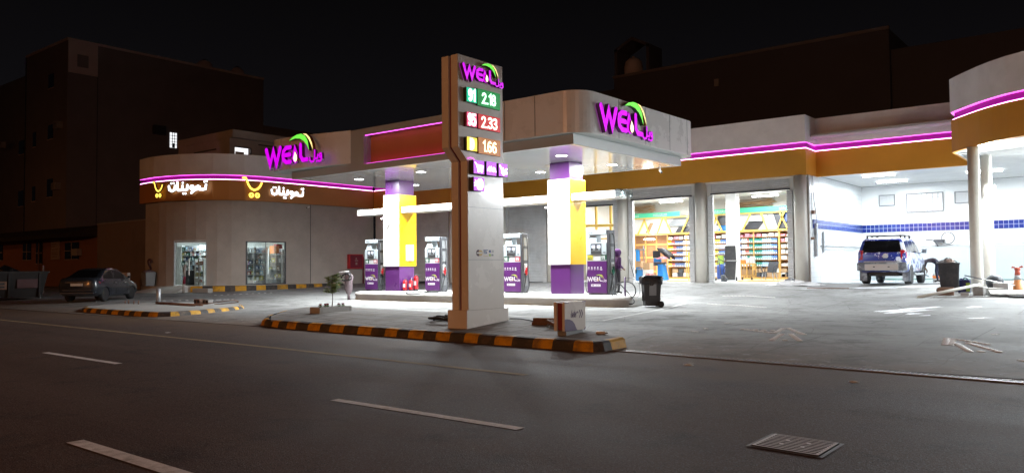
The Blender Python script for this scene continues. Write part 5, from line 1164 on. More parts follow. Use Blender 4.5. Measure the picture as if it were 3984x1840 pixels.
# ---------------------------------------------------------------- entry sign
def entry_sign():
    g = .2; X = -8.93
    t = thing('entry_sign', 'small boxy ENTRY sign with double chevron and purple curved corner on the pavement', 'sign', (X, 13.0, g))
    b = MB(); b.box(X-.12, X+.09, 12.72, 13.30, .14, .36); b.build('foot', 'mid_grey', t)
    b = MB(); b.box(X-.08, X+.05, 12.68, 13.34, .30, .83); b.build('core', 'dark_red', t)
    for x0, x1 in ((X-.15, X-.08), (X+.05, X+.11)):
        b = MB(); b.box(x0, x1, 12.64, 13.38, .28, .85); p = b.build('panel', 'pylon_panel', t, bevel=.006)
    f = (Vector((X+.111, 12.64, .28)), Vector((0, 1, 0)), Vector((0, 0, 1)), Vector((1, 0, 0)))
    b = MB(); b.flat([(.0, .0), (.44, .0), (.39, .05), (.34, .13), (.27, .19), (.18, .22), (.08, .235), (.0, .235)], f, 0, .002, 0); b.build('corner_panel', 'purple_dark', t)
    for q in ([(.0, .555), (.14, .555), (.14, .538), (.0, .538)], [(.62, .565), (.74, .57), (.74, .553), (.62, .548)], [(.66, .0), (.74, .05), (.74, .03), (.70, .0)]): b = MB(); b.flat(q, f, 0, .0025, 0); b.build('corner_mark', 'purple_dark', t)
    for dx in (0, .07): b = MB(); b.flat([(.50+dx, .40), (.525+dx, .40), (.575+dx, .32), (.525+dx, .24), (.50+dx, .24), (.545+dx, .32)], f, 0, .002, 0); b.build('chevron', 'purple_dark', t)
    b = MB()
    text(b, 'ENTRY', f, .215, .265, .062, .006, 0, .002, 0, sx=.88)
    for s in ([(.475,.345),(.46,.372),(.44,.36),(.46,.342),(.42,.342),(.41,.365)], [(.41,.342),(.37,.342),(.34,.372)], [(.34,.342),(.36,.36),(.31,.36)], [(.355,.342),(.25,.342),(.235,.36)], [(.25,.342),(.25,.40)], [(.34,.395),(.344,.395)]): b.stroke(s, .0055, f, 0, .0025, 0)
    b.build('lettering', 'purple_dark', t)
entry_sign()
for i, (x, y, z, r, lb) in enumerate(((-10.28, 14.0, .26, .25, 'lower'), (-10.26, 14.02, .34, .2, 'upper'))):
    b = MB(); b.box(-.28, .28, -.13, .13, 0, .08, 0, Matrix.Translation((x, y, z)) @ Matrix.Rotation(r, 4, 'Z')); tag(b.build('paving_block', 'brick_brown', bevel=.01), f'brown paving block, {lb} of two stacked behind the entry sign', 'block', 'paving blocks behind the entry sign')
b = MB(); b.box(-.26, .26, -.11, .11, 0, .06, 0, Matrix.Translation((-9.75, 13.68, .26)) @ Matrix.Rotation(.5, 4, 'Z') @ Matrix.Rotation(.45, 4, 'Y')); tag(b.build('paving_block', 'brick_brown', bevel=.01), 'brown paving block lying tilted against the stack behind the entry sign', 'block', 'paving blocks behind the entry sign')
b = MB(); b.tube(smoothpts([(-9.55, 13.5, .25), (-9.7, 13.6, .36), (-9.9, 13.62, .30), (-9.8, 13.5, .25)], 5), .008, 6); b.tube(smoothpts([(-9.5, 13.45, .25), (-9.75, 13.5, .42), (-9.95, 13.58, .26)], 5), .008, 6); tag(b.build('wire_offcut', 'steel'), 'bent wire offcut lying by the tilted paving block', 'wire')
t = thing('bottle', 'small white plastic bottle lying on the pavement right of the entry sign', 'bottle', (-8.3, 13.2, .24))
b = MB(); b.tube([(-8.42, 13.15, .245), (-8.22, 13.17, .245)], .03, 10); b.build('body', 'white_plain', t)
b = MB(); b.tube([(-8.22, 13.17, .245), (-8.17, 13.176, .245)], .014, 8); b.build('cap', 'light_grey', t)
# coiled cable beside the pylon
pts = []
for k in range(40):
    a = k*.38; r = .42+.07*math.sin(k*.5); pts.append((-12.95+r*1.25*math.cos(a), 13.75+r*.75*math.sin(a), .30+.012*(k % 5)+.03*(k/40)))
hose_loop('coiled_cable', 'thick black cable coiled on the pavement behind the price pylon', pts+[(-12.3, 13.5, .33), (-12.2, 13.45, .4)], .028, cat='cable')
hose_loop('loose_cable', 'thin dark cable running over the paving right of the price pylon', [(-11.7, 14.5, .33), (-11.4, 14.55, .33), (-10.8, 14.2, .325), (-10.2, 13.95, .30), (-9.7, 13.75, .28)], .012, cat='cable')

# ---------------------------------------------------------------- planter and sapling
t = thing('planter', 'low concrete planter trough on the paved corner of the pavement', 'planter', (-18.4, 14.55, .28))
b = MB(); b.box(-18.62, -18.17, 13.98, 14.06, .27, .45); b.box(-18.62, -18.17, 15.06, 15.14, .27, .45); b.box(-18.62, -18.54, 14.06, 15.06, .27, .45); b.box(-18.25, -18.17, 14.06, 15.06, .27, .45); b.build('trough', 'concrete', t, bevel=.015)
b = MB(); b.box(-18.54, -18.25, 14.06, 15.06, .28, .42); b.build('soil', 'soil', t)
rnd = random.Random(4)
for k, (y) in enumerate((14.2, 14.36, 14.48, 14.78, 14.95)):
    q = thing('flower', 'small dark red flower in the concrete planter under the sapling', 'flower', (-18.38+rnd.uniform(-.08, .08), y, .42), rnd.uniform(0, 3), 'dark red flowers in the planter')
    b = MB()
    for j in range(7): a = j*.9; b.tube([(0, 0, 0), (.03*math.cos(a), .03*math.sin(a), .05), (.07*math.cos(a), .07*math.sin(a), .06+.01*(j % 3))], [.005, .012, .003], 4)
    b.build('leaves', 'foliage', q, world=False)
    b = MB(); b.lathe([(0, .06), (.045, .09), (.05, .11), (0, .125)], 8); b.build('petals', 'flower_red', q, world=False)
def sapling():
    t = thing('sapling', 'young slender tree with sparse fine green leaves growing in the concrete planter', 'sapling', (-18.42, 14.62, .42))
    rnd = random.Random(9); x, y, z = -18.42, 14.62, .42
    b = MB(); tr = smoothpts([(x, y, z), (x+.02, y, z+.3), (x-.02, y+.02, z+.6), (x+.01, y, z+.95)], 5); b.tube(tr, [.015-.0006*i for i in range(len(tr))], 7)
    tips = []
    for k in range(34):
        h = rnd.uniform(.40, .93); a = rnd.uniform(0, 6.28); L = rnd.uniform(.16, .40)*(1.1-.9*abs(h-.68)); base = Vector((x, y, z+h))
        up = rnd.uniform(.05, 1.0); d = Vector((math.cos(a), math.sin(a), up)).normalized()
        p = [base, base+d*L*.5+Vector((0, 0, .03)), base+d*L+Vector((0, 0, -.03*L))]; b.tube(p, [.005, .0035, .0015], 4); tips.append((base, d, L))
    b.build('trunk', 'bark', t)
    b = MB()
    for base, d, L in tips:
        for s in range(12):
            u = .15+.85*s/11; p = base+d*L*u+Vector((0, 0, .03*math.sin(u*3)))
            for sg in (-1, 1):
                a = math.atan2(d.y, d.x)+sg*rnd.uniform(.7, 1.5); l = rnd.uniform(.065, .12); q = Vector((math.cos(a), math.sin(a), rnd.uniform(-.45, .25))).normalized(); n = Vector((-q.y, q.x, rnd.uniform(-.5, .5))).normalized(); w = l*.28
                b.add([p, p+q*l*.5+n*w, p+q*l, p+q*l*.5-n*w], [(0, 1, 2, 3)], rnd.choice((0, 1, 1)))
    b.build('crown', ['foliage', 'foliage_light'], t)
sapling()

# ---------------------------------------------------------------- clutter on the left traffic island
b = MB(); b.lathe([(.085, 0), (.085, .62), (.075, .62), (.075, .05)], 16, (-31.6, 16.2, .165)); tag(b.build('pipe_stub', 'galv'), 'short white steel pipe standing upright on the striped traffic island', 'pipe')
b = MB(); b.tube([(-31.5, 16.05, .22), (-27.6, 15.85, .22)], .035, 8); b.tube([(-31.3, 15.95, .20), (-27.9, 15.72, .20)], .022, 8); tag(b.build('steel_bars', 'brick_brown'), 'rusty steel bars lying along the traffic island beside the upright pipe', 'steel bar')
for i, x in enumerate((-33.0, -32.7, -32.25, -31.85)):
    b = MB(); b.tube([(x, 15.5, .16), (x+.01, 15.5, .16+.14+.03*(i % 2))], .018, 6); b.lathe([(.03, 0), (.03, .03)], 8, (x, 15.5, .22)); tag(b.build('anchor_bolt', 'brick_brown'), 'short rusty anchor bolt standing in the traffic island left of the pipe', 'bolt', 'anchor bolts on the traffic island')
for i, (x, y, m, lb) in enumerate(((-29.7, 16.9, 'brick_brown', 'reddish hollow block lying on the traffic island'), (-29.15, 16.95, 'stone_grey', 'grey hollow block lying right of the reddish block on the traffic island'))):
    t = thing('hollow_block', lb, 'block', (x, y, .17)); b = MB(); b.box(x-.22, x+.22, y-.1, y+.1, .165, .36)
    b.build('shell', m, t, bevel=.008); b = MB()
    for k in (-.11, .11): b.box(x+k-.07, x+k+.07, y-.103, y-.1, .2, .33)
    b.build('cavity', 'black', t)
hose_loop('bent_rod', 'bent rusty steel rod looped on the traffic island beyond the blocks', [(-29.3, 16.6, .21), (-28.6, 16.6, .23), (-27.9, 16.75, .30), (-27.3, 16.95, .36), (-27.4, 17.2, .28), (-28.2, 17.0, .2), (-28.4, 16.8, .2)], .018, 'brick_brown', 'steel rod')
# bollard and stone by the shop ramp
t = thing('bollard', 'leaning white and red pole with faded bands at the foot of the shop ramp', 'bollard', (-42.6, 23.4, .22))
b = MB()
for i, (z0, z1) in enumerate(((.1, .62), (.62, 1.05), (1.05, 1.7), (1.7, 1.72))): b.tube([(-42.7+.09*z0, 23.35, .12+z0), (-42.7+.09*z1, 23.35, .12+z1)], .075, 12, 1 if i == 1 else 0)
b.build('pole', ['ac_white', 'dark_red'], t)
b = MB(); b.box(-.55, .55, -.2, .2, 0, .26, 0, Matrix.Translation((-41.8, 24.0, gz(-41.8, 24)-.01)) @ Matrix.Rotation(.35, 4, 'Z')); tag(b.build('kerb_stone', 'concrete', bevel=.03), 'loose grey kerb stone lying at the end of the shop ramp', 'stone')
# small bin and hydrant left of the shop door
t = thing('litter_bin', 'grey litter bin with a torn bag beside the shop door', 'bin', (-47.55, 23.6, .58))
b = MB(); b.frustum((.26, .26), (.32, .32), .58, 1.42, 0, (-47.6, 23.75), (-47.6, 23.75)); b.build('body', 'mid_grey', t, bevel=.02)
b = MB(); b.lathe([(.34, 0), (.36, .05), (.2, .12), (0, .16)], 12, (-47.6, 23.75, 1.41)); b.build('bag', 'wrap_film', t)
t = thing('stand_pipe', 'dark red stand pipe on the shop wall above the grey litter bin', 'stand pipe', (-48.1, 24.2, 1.5))
b = MB(); b.tube(smoothpts([(-48.15, 24.28, 1.5), (-48.15, 24.05, 1.9), (-48.1, 24.0, 2.15), (-47.95, 24.05, 2.2), (-47.9, 24.1, 2.0)], 5), .06, 8); b.lathe([(.10, 0), (.1, .1)], 12, (-48.15, 24.1, 1.5)); b.build('pipe', 'poster_red', t)
t = thing('exit_sign', 'small white pavement sign with an arrow and writing near the parked sedan', 'sign', (-49.5, 23.3, .3))
b = MB(); b.box(-50.75, -49.35, 23.3, 23.48, .55, 1.40); b.build('panel', 'white_plain', t, bevel=.008)
b = MB(); f = fr_front(-50.75, .55, 23.3)
for s in ([(.62,.44),(.70,.48),(.76,.44)], [(.80,.44),(.86,.52),(.92,.44)], [(.96,.44),(1.04,.46),(1.10,.52)], [(.66,.55),(.665,.55)]): b.stroke(s, .018, f, 0, .004)
text(b, 'E', f, .64, .28, .09, .010, 0, .004); text(b, 'IT', f, .92, .28, .09, .010, 0, .004); b.stroke([(.76, .28), (.84, .37)], .010, f, 0, .004); b.stroke([(.76, .37), (.84, .28)], .010, f, 0, .0045)
b.build('lettering', 'purple_dark', t)
for q in ([(0, .80), (.28, .77), (.28, .75), (0, .77)], [(1.12, .78), (1.4, .80), (1.4, .77), (1.12, .76)], [(1.0, .0), (1.4, .2), (1.4, .17), (1.06, .0)]): b = MB(); b.flat(q, f, 0, .004); b.build('corner_mark', 'purple_dark', t)
b = MB(); b.box(-50.6, -49.5, 23.33, 23.45, .2, .55); b.build('foot', 'mid_grey', t)
b = MB(); b.box(-.35, .35, -.18, .18, 0, .55, 0, Matrix.Translation((-48.2, 22.9, .24)) @ Matrix.Rotation(.1, 4, 'Z')); tag(b.build('kerb_stone', 'concrete_light', bevel=.04), 'upright pale kerb stone standing left of the shop ramp', 'stone')
# fire cabinet on the shop side wall
t = thing('fire_cabinet', 'dark red fire hose cabinet on the shop side wall', 'fire cabinet', (-42.2, 35.4, 1.5))
b = MB(); b.box(-42.299, -42.05, 34.85, 36.05, 1.52, 2.5); b.build('case', 'red_paint', t, bevel=.01)
b = MB(); b.box(-42.048, -42.035, 34.92, 35.98, 1.58, 2.44); d = b.build('door', 'dark_red', t)
b = MB(); f = (Vector((-42.034, 34.92, 1.58)), Vector((0, 1, 0)), Vector((0, 0, 1)), Vector((1, 0, 0)))
b.flat([(.5+.06*math.cos(k), .62+.06*math.sin(k)) for k in [i*.63 for i in range(10)]], f, 0, .003)
for z in (.5, .44): b.flat([(.38, z), (.66, z), (.66, z+.03), (.38, z+.03)], f, 0, .003)
b.flat([(.44, .2), (.6, .2), (.6, .36), (.44, .36)], f, 0, .003); b.build('marking', 'poster_pale', d)
b = MB(); b.tube([(-42.15, 36.15, .45), (-42.15, 36.15, 2.3), (-42.15, 36.05, 2.35)], .05, 8); b.build('pipe', 'dark_red', t)
# refuse skip at the left edge
def skip():
    g = .1; t = thing('rubbish_skip', 'dark metal rubbish skip with faded red posters at the left edge of the lot', 'skip', (-45.3, 14.4, g))
    b = MB(); b.frustum((.95, 2.35), (1.1, 2.6), g+.12, g+1.35, 0, (-45.3, 14.2), (-45.3, 14.2)); b.box(-46.45, -44.15, 11.55, 16.85, g+1.35, g+1.45)
    for y in (12.2, 13.6, 15.0, 16.4): b.box(-44.28, -44.16, y-.05, y+.05, g+.1, g+1.4)
    b.build('body', 'skip_metal', t)
    b = MB(); b.box(-44.185, -44.165, 15.35, 16.3, g+.6, g+1.05, 0); b.build('poster', 'poster_red', t)
    b = MB(); b.box(-44.20, -44.18, 12.5, 14.9, g+.55, g+.95, 0); b.build('poster', 'brick_brown', t)
    b = MB(); 
    for k in range(2): b.box(-44.18, -44.172, 13.75, 14.8, g+.62+k*.16, g+.72+k*.16)
    b.build('poster_writing', 'black', t)
    for i, (x, y, r, h) in enumerate(((-45.2, 12.6, .7, .5), (-45.3, 13.9, .8, .42), (-45.4, 15.2, .65, .32))): crumple('rubbish_bag', 'bag_black', ['leftmost', 'middle', 'rightmost'][i]+' dark rubbish bag heaped on the skip at the left edge', 'rubbish', (x, y, g+1.4), r, r, h, 20+i)
skip()
# gate post by the low house yard
b = MB(); b.tube([(-52.3, 19.6, .1), (-52.3, 19.6, 1.9)], .05, 8); tag(b.build('yard_post', 'dull_brown'), 'thin brown post standing between the skip and the parked sedan', 'post')

# ---------------------------------------------------------------- raised road studs laid out as arrows
stud0 = MB(); stud0.lathe([(.072, 0), (.068, .005), (.055, .012), (.03, .017), (0, .018)], 14); stud0 = stud0.build('road_stud', 'stud_white')
_first = [True]
def studs(pts, gap, label, group):
    P = [Vector(p) for p in pts]
    for a, c in zip(P, P[1:]):
        n = max(1, round((c-a).length/gap))
        for i in range(n+1):
            q = a.lerp(c, i/n)
            o = stud0 if _first[0] else stud0.copy()
            if not _first[0]: COL.objects.link(o)
            _first[0] = False
            o.location = (q.x, q.y, gz(q.x, q.y)+.001); o.rotation_euler = (0, 0, random.uniform(0, 3)); tag(o, label, 'road stud', group)
A1 = 'white raised road stud in the arrow nearest the entry sign'; G1 = 'studs of the arrow near the entry sign'
for p in ([(-6.4,18.15),(-5.64,16.9)], [(-6.48,18.0),(-6.26,16.95)], [(-5.88,16.81),(-5.3,15.63)], [(-6.04,16.72),(-5.79,15.48)], [(-7.22,17.47),(-6.35,16.92)], [(-6.9,17.45),(-6.5,17.42)], [(-5.55,15.55),(-5.55,15.55)]): studs(p, .175, A1, G1)
A2 = 'white raised road stud in the arrow near the right edge of the forecourt'; G2 = 'studs of the arrow at the right edge'
for p in ([(-3.03,17.4),(-2.86,16.21)], [(-2.90,17.3),(-2.79,16.25)], [(-2.85,17.3),(-2.26,16.62)], [(-2.54,16.62),(-1.93,15.46)], [(-2.71,16.45),(-2.33,15.28)], [(-2.17,15.37),(-2.17,15.37)]): studs(p, .175, A2, G2)
A3 = 'white raised road stud in the far rows in front of the garage doors'; G3 = 'studs in the far rows before the garage'
for p in ([(-12.73,29.07),(-11.86,29.23)], [(-11.75,29.2),(-10.66,28.73)], [(-11.71,25.45),(-10.48,25.2)], [(-10.4,25.15),(-9.44,24.68)]): studs(p, .14, A3, G3)
A4 = 'white raised road stud in the rows on the lane beside the shop kerb'; G4 = 'studs in the rows beside the shop'
for p in ([(-37.6,22.3),(-37.1,25.3)], [(-34.6,18.0),(-32.3,20.0)], [(-33.5,18.9),(-32.5,19.9)]): studs(p, .33, A4, G4)
bpy.context.view_layer.update()

# ---------------------------------------------------------------- gully grate and line drain
def grate():
    t = thing('gully_grate', 'square slotted steel gully grate set in the road', 'drain grate', (-2.37, 6.83, 0), .0)
    o, u, v = Vector((-2.66, 6.58, 0)), Vector((.575, -.05, 0)), Vector((-.0, .545, 0))
    def P(a, c, z): q = o+u*a+v*c; return (q.x, q.y, z)
    b = MB(); b.add([P(-.07,-.07,.003),P(1.07,-.07,.003),P(1.07,1.07,.003),P(-.07,1.07,.003),P(-.02,-.02,.006),P(1.02,-.02,.006),P(1.02,1.02,.006),P(-.02,1.02,.006)], [(0,1,5,4),(1,2,6,5),(2,3,7,6),(3,0,4,7)]); b.build('frame', 'drain_metal', t)
    b = MB(); b.add([P(-.02,-.02,-.0035),P(1.02,-.02,-.0035),P(1.02,1.02,-.0035),P(-.02,1.02,-.0035)], [(0,1,2,3)]); b.build('pit', 'black', t)
    b = MB(); n = 10
    def bar(a0, a1, c0, c1): b.add([P(a0,c0,.012),P(a1,c0,.012),P(a1,c1,.012),P(a0,c1,.012),P(a0,c0,-.003),P(a1,c0,-.003),P(a1,c1,-.003),P(a0,c1,-.003)], [(0,1,2,3),(0,4,5,1),(1,5,6,2),(2,6,7,3),(3,7,4,0)], [0,1,1,1,1])  # bar sides coloured black to put shade into the slots
    for i in range(n):
        c = i/n; bar(0, 1, c, c+.05)
    bar(0, 1, .985, 1.02)
    for i in range(n):
        c0, c1 = i/n+.05, (i+1)/n
        xs = (0, .95) if i not in (3, 6) else (0, .30, .62, .95)
        for k, a in enumerate(xs): w = .05 if k in (0, len(xs)-1) else .06; bar(a, a+w, c0, c1)
    b.build('bars', ['grate_metal', 'black'], t)
grate()
def drain():
    t = thing('line_drain', 'long narrow slotted drain channel along the forecourt edge', 'drain', (-4.5, 12.3, 0))
    p0, p1 = Vector((-7.55, 12.52)), Vector((3.0, 11.72)); L = (p1-p0).length; d = (p1-p0)/L; k = Vector((-d.y, d.x))
    def q(s, w, z): r = p0+d*s+k*w; return (r.x, r.y, z)
    b = MB(); b.add([q(0,-.11,.010),q(L,-.11,.010),q(L,.11,.010),q(0,.11,.010)], [(0,1,2,3)]); b.build('channel', 'black', t)
    b = MB()
    for w0, w1 in ((-.12, -.085), (.085, .12)): b.add([q(0,w0,.014),q(L,w0,.014),q(L,w1,.014),q(0,w1,.014),q(0,w0,.0),q(L,w0,.0),q(L,w1,.0),q(0,w1,.0)], [(0,1,2,3),(0,4,5,1),(2,6,7,3)])
    n = int(L/.075)
    for i in range(n):
        s = i*.075; e = .026+random.uniform(-.004, .004); b.add([q(s,-.085,.0135),q(s+e,-.085,.0135),q(s+e,.085,.0135),q(s,.085,.0135)], [(0,1,2,3)])
    b.build('grating', 'drain_metal', t)
drain()
# litter, foam and water marks
def blot(name, m, c, rx, ry, rot, seed, label, cat, group=None, h=.006, kind=None):
    rnd = random.Random(seed); N = 22; pts = []
    for i in range(N):
        a = 2*math.pi*i/N; r = 1+rnd.uniform(-.35, .25); x, y = rx*r*math.cos(a), ry*r*math.sin(a)
        pts.append((c[0]+x*math.cos(rot)-y*math.sin(rot), c[1]+x*math.sin(rot)+y*math.cos(rot)))
    vs = [(x, y, gz(x, y)+.001) for x, y in pts]+[(c[0]+(x-c[0])*.8, c[1]+(y-c[1])*.8, gz(x, y)+h) for x, y in pts]
    b = MB(); b.add(vs, [(i, (i+1) % N, N+(i+1) % N, N+i) for i in range(N)]+[tuple(range(N, 2*N))]); return tag(b.build(name, m), label, cat, group)
FG = 'foam patches on the forecourt'
for i, (x, y, rx, ry, rot, lb) in enumerate(((-5.45, 25.2, 1.35, .22, 1.05, 'long white streak of foam on the forecourt in front of the bin'), (-5.2, 24.7, .9, .14, 1.0, 'thin white foam streak beside the long foam streak'), (-5.0, 24.0, .28, .14, .9, 'small foam patch below the long foam streak'), (-3.9, 26.6, .28, .12, .9, 'small foam patch right of the long foam streak'), (-4.6, 23.6, .18, .1, .9, 'smallest foam patch below the long streak'), (-3.3, 23.3, .35, .08, .7, 'pale foam film near the right edge of the forecourt'), (-8.1, 33.7, 1.9, .35, .45, 'broad wet foam band on the forecourt behind the sports utility vehicle'), (-10.3, 33.0, .9, .14, .4, 'thin foam streak on the ground left of the sports utility vehicle'), (-6.6, 35.0, 1.2, .3, .5, 'foam puddle on the ground beside the bin at the car wash'))):
    blot('foam_patch', 'water_foam', (x, y), rx, ry, rot, 40+i, lb, 'foam', FG)
LG2 = 'scraps of litter on the forecourt'
for i, (x, y, r, lb) in enumerate(((-10.9, 22.0, .09, 'scrap of white paper on the forecourt left of the far studs'), (-8.2, 18.9, .11, 'crumpled white paper scrap on the forecourt above the stud arrow'), (-8.0, 17.2, .09, 'torn white paper on the forecourt left of the stud arrow'), (-7.9, 16.4, .10, 'flattened white wrapper on the forecourt left of the stud arrow'), (-2.4, 18.7, .10, 'white wrapper on the forecourt above the right stud arrow'), (-1.5, 14.4, .08, 'white scrap on the forecourt at the right edge'), (-1.2, 13.6, .09, 'bright white scrap beside the line drain at the right edge'))):
    blot('paper_scrap', 'paper_white', (x, y), r, r*.7, i, 60+i, lb, 'litter', LG2, .012)
for i, (x, y, s, lb) in enumerate(((-5.55, 11.3, .10, 'crumpled pale bag in the road gutter beside the line drain'), (-3.0, 10.9, .09, 'crumpled white scrap on the road edge below the line drain'), (-7.15, 12.95, .05, 'small dark stone on the ground at the pavement kerb end'))):
    o = crumple('crumpled_bag' if i < 2 else 'stone', ['white_plain', 'paper_white', 'stone_grey'][i], lb, 'litter' if i < 2 else 'stone', (x, y, 0 if y < 12.4 else gz(x, y)), s*.8, s*.55, s*.16, 70+i)
b = MB(); b.add([(-19.0,9.9,.002),(-18.8,9.86,.002),(-18.75,9.95,.012),(-18.95,9.98,.006)], [(0,1,2,3)]); tag(b.build('leaflet', 'paper_white'), 'small white leaflet on the road left of the pavement', 'litter')
# ================================================================ VEHICLES (local: +Y forward, +X right side)
def evaluated(o):
    dg = bpy.context.evaluated_depsgraph_get(); me = bpy.data.meshes.new_from_object(o.evaluated_get(dg)); o.modifiers.clear(); o.data = me; return o
def ring_loft(b, rings, m=0, smooth=True):
    n = len(rings[0]); vs = [p for r in rings for p in r]
    fs = [(i*n+j, i*n+(j+1) % n, (i+1)*n+(j+1) % n, (i+1)*n+j) for i in range(len(rings)-1) for j in range(n)]
    fs = [f[::-1] for f in fs]
    fs += [tuple(range(n)), tuple((len(rings)-1)*n+j for j in reversed(range(n)))]
    return b.add(vs, fs, m, smooth)
def car_body(name, st, wheels, rw, mats, parent):
    b = MB(); rings = []
    for y, zl, zm, zb, wl, wm, wb, cr in st:
        h = [(wl-.10, zl), (wl, zl+.07), (wm, zm-.12), (wm, zm), (wb+(wm-wb)*.35, zb-.05), (wb, zb), (wb*.55, zb+cr)]
        rings.append([(x, y, z) for x, z in h]+[(-x, y, z) for x, z in reversed(h)])
    ring_loft(b, rings)
    o = b.build(name, mats, parent, world=False, smooth=True)
    cut = []
    for x, y in wheels:
        c = MB(); c.lathe([(rw*1.16, -.22), (rw*1.16, .22)], 28, (x, y, rw), 'x'); c = c.build('cut', 'black'); cut.append(c)
        md = o.modifiers.new('arch', 'BOOLEAN'); md.object = c; md.operation = 'DIFFERENCE'; md.solver = 'EXACT'; c.matrix_world = ABS[parent.name]
    md = o.modifiers.new('bev', 'BEVEL'); md.width = .012; md.segments = 2; md.angle_limit = R(50)
    bpy.context.view_layer.update(); evaluated(o)
    for c in cut: bpy.data.objects.remove(c)
    return o
def wheel_set(t, wheels, r, w, spokes, rim='steel', tyre='rubber'):
    for x, y in wheels:
        s = 1 if x > 0 else -1
        b = MB(); b.lathe([(r*.66, -w/2), (r*.93, -w/2), (r, -w*.36), (r, w*.36), (r*.93, w/2), (r*.66, w/2)], 30, (x, y, r), 'x')
        wo = b.build('wheel', tyre, t, world=False)
        b = MB(); xo = x+s*w*.40; b.lathe([(r*.68, -.02*s), (r*.62, .01*s), (r*.60, -.03*s)], 28, (xo, y, r), 'x'); b.lathe([(.0, .012*s), (r*.16, .008*s), (r*.17, -.03*s)], 14, (xo, y, r), 'x')
        for k in range(spokes):
            a = 2*math.pi*k/spokes; ca, sa = math.cos(a), math.sin(a)
            b.add([(xo+s*q, y+ca*rr*r-sa*u*r, r+sa*rr*r+ca*u*r) for q in (-.03, .004) for rr, u in ((.12, -.05), (.62, -.035), (.62, .035), (.12, .05))], [(0,1,2,3),(4,7,6,5),(0,4,5,1),(2,6,7,3)])
        b.build('rim', rim, wo, world=False)
        b = MB(); b.lathe([(0, -.005*s), (r*.6, -.005*s)], 24, (x+s*w*.28, y, r), 'x'); b.build('brake_disc', 'black', wo, world=False)
def greenhouse(t, line, belt, wtop, wbelt, paint, glass_side, rear_q, ws_q, name='cabin'):
    # line: roof profile from rear base to screen base; belt height by y
    def zroof(y): return interp(line, y)
    ys = sorted({p[0] for p in line}|set(y for a in glass_side for y in a)); b = MB(); rings = []
    y0, y1 = line[0][0], line[-1][0]
    def wt(y): z = zroof(y); zt = max(p[1] for p in line); k = max(0, min(1, (z-belt(y))/(zt-belt(y)))); return wbelt+(wtop-wbelt)*k
    for y in ys:
        z = max(zroof(y), belt(y)+.002); w = wt(y); rings.append([(wbelt, y, belt(y)-.06), (w+.012, y, z-.045 if z-belt(y) > .08 else z-.01), (w-.05, y, z), (w*.5, y, z+.014), (-w*.5, y, z+.014), (-w+.05, y, z), (-w-.012, y, z-.045 if z-belt(y) > .08 else z-.01), (-wbelt, y, belt(y)-.06)])
    ring_loft(b, rings); c = b.build(name, paint, t, world=False, smooth=True); md = c.modifiers.new('b', 'BEVEL'); md.width = .02; md.segments = 2
    for s, nm in ((1, 'side_window'), (-1, 'side_window')):
        for a, e in glass_side:
            b = MB(); N = 5; vs = []
            for i in range(N+1):
                y = a+(e-a)*i/N
                for k in (.10, .87):
                    z = belt(y)+(zroof(y)-.045-belt(y))*k; x = wbelt+(wt(y)+.012-wbelt)*((z-belt(y)+.06)/(zroof(y)-.045-belt(y)+.06)); vs.append((s*(x+.009), y, z))
            b.add(vs, [(2*i, 2*i+2, 2*i+3, 2*i+1) if s > 0 else (2*i+1, 2*i+3, 2*i+2, 2*i) for i in range(N)]); b.build(nm, 'car_glass', t, world=False)
    for nm, q in (('rear_window', rear_q), ('windscreen', ws_q)):
        b = MB(); b.sheet(q); b.build(nm, 'car_glass', t, world=False)
    return c
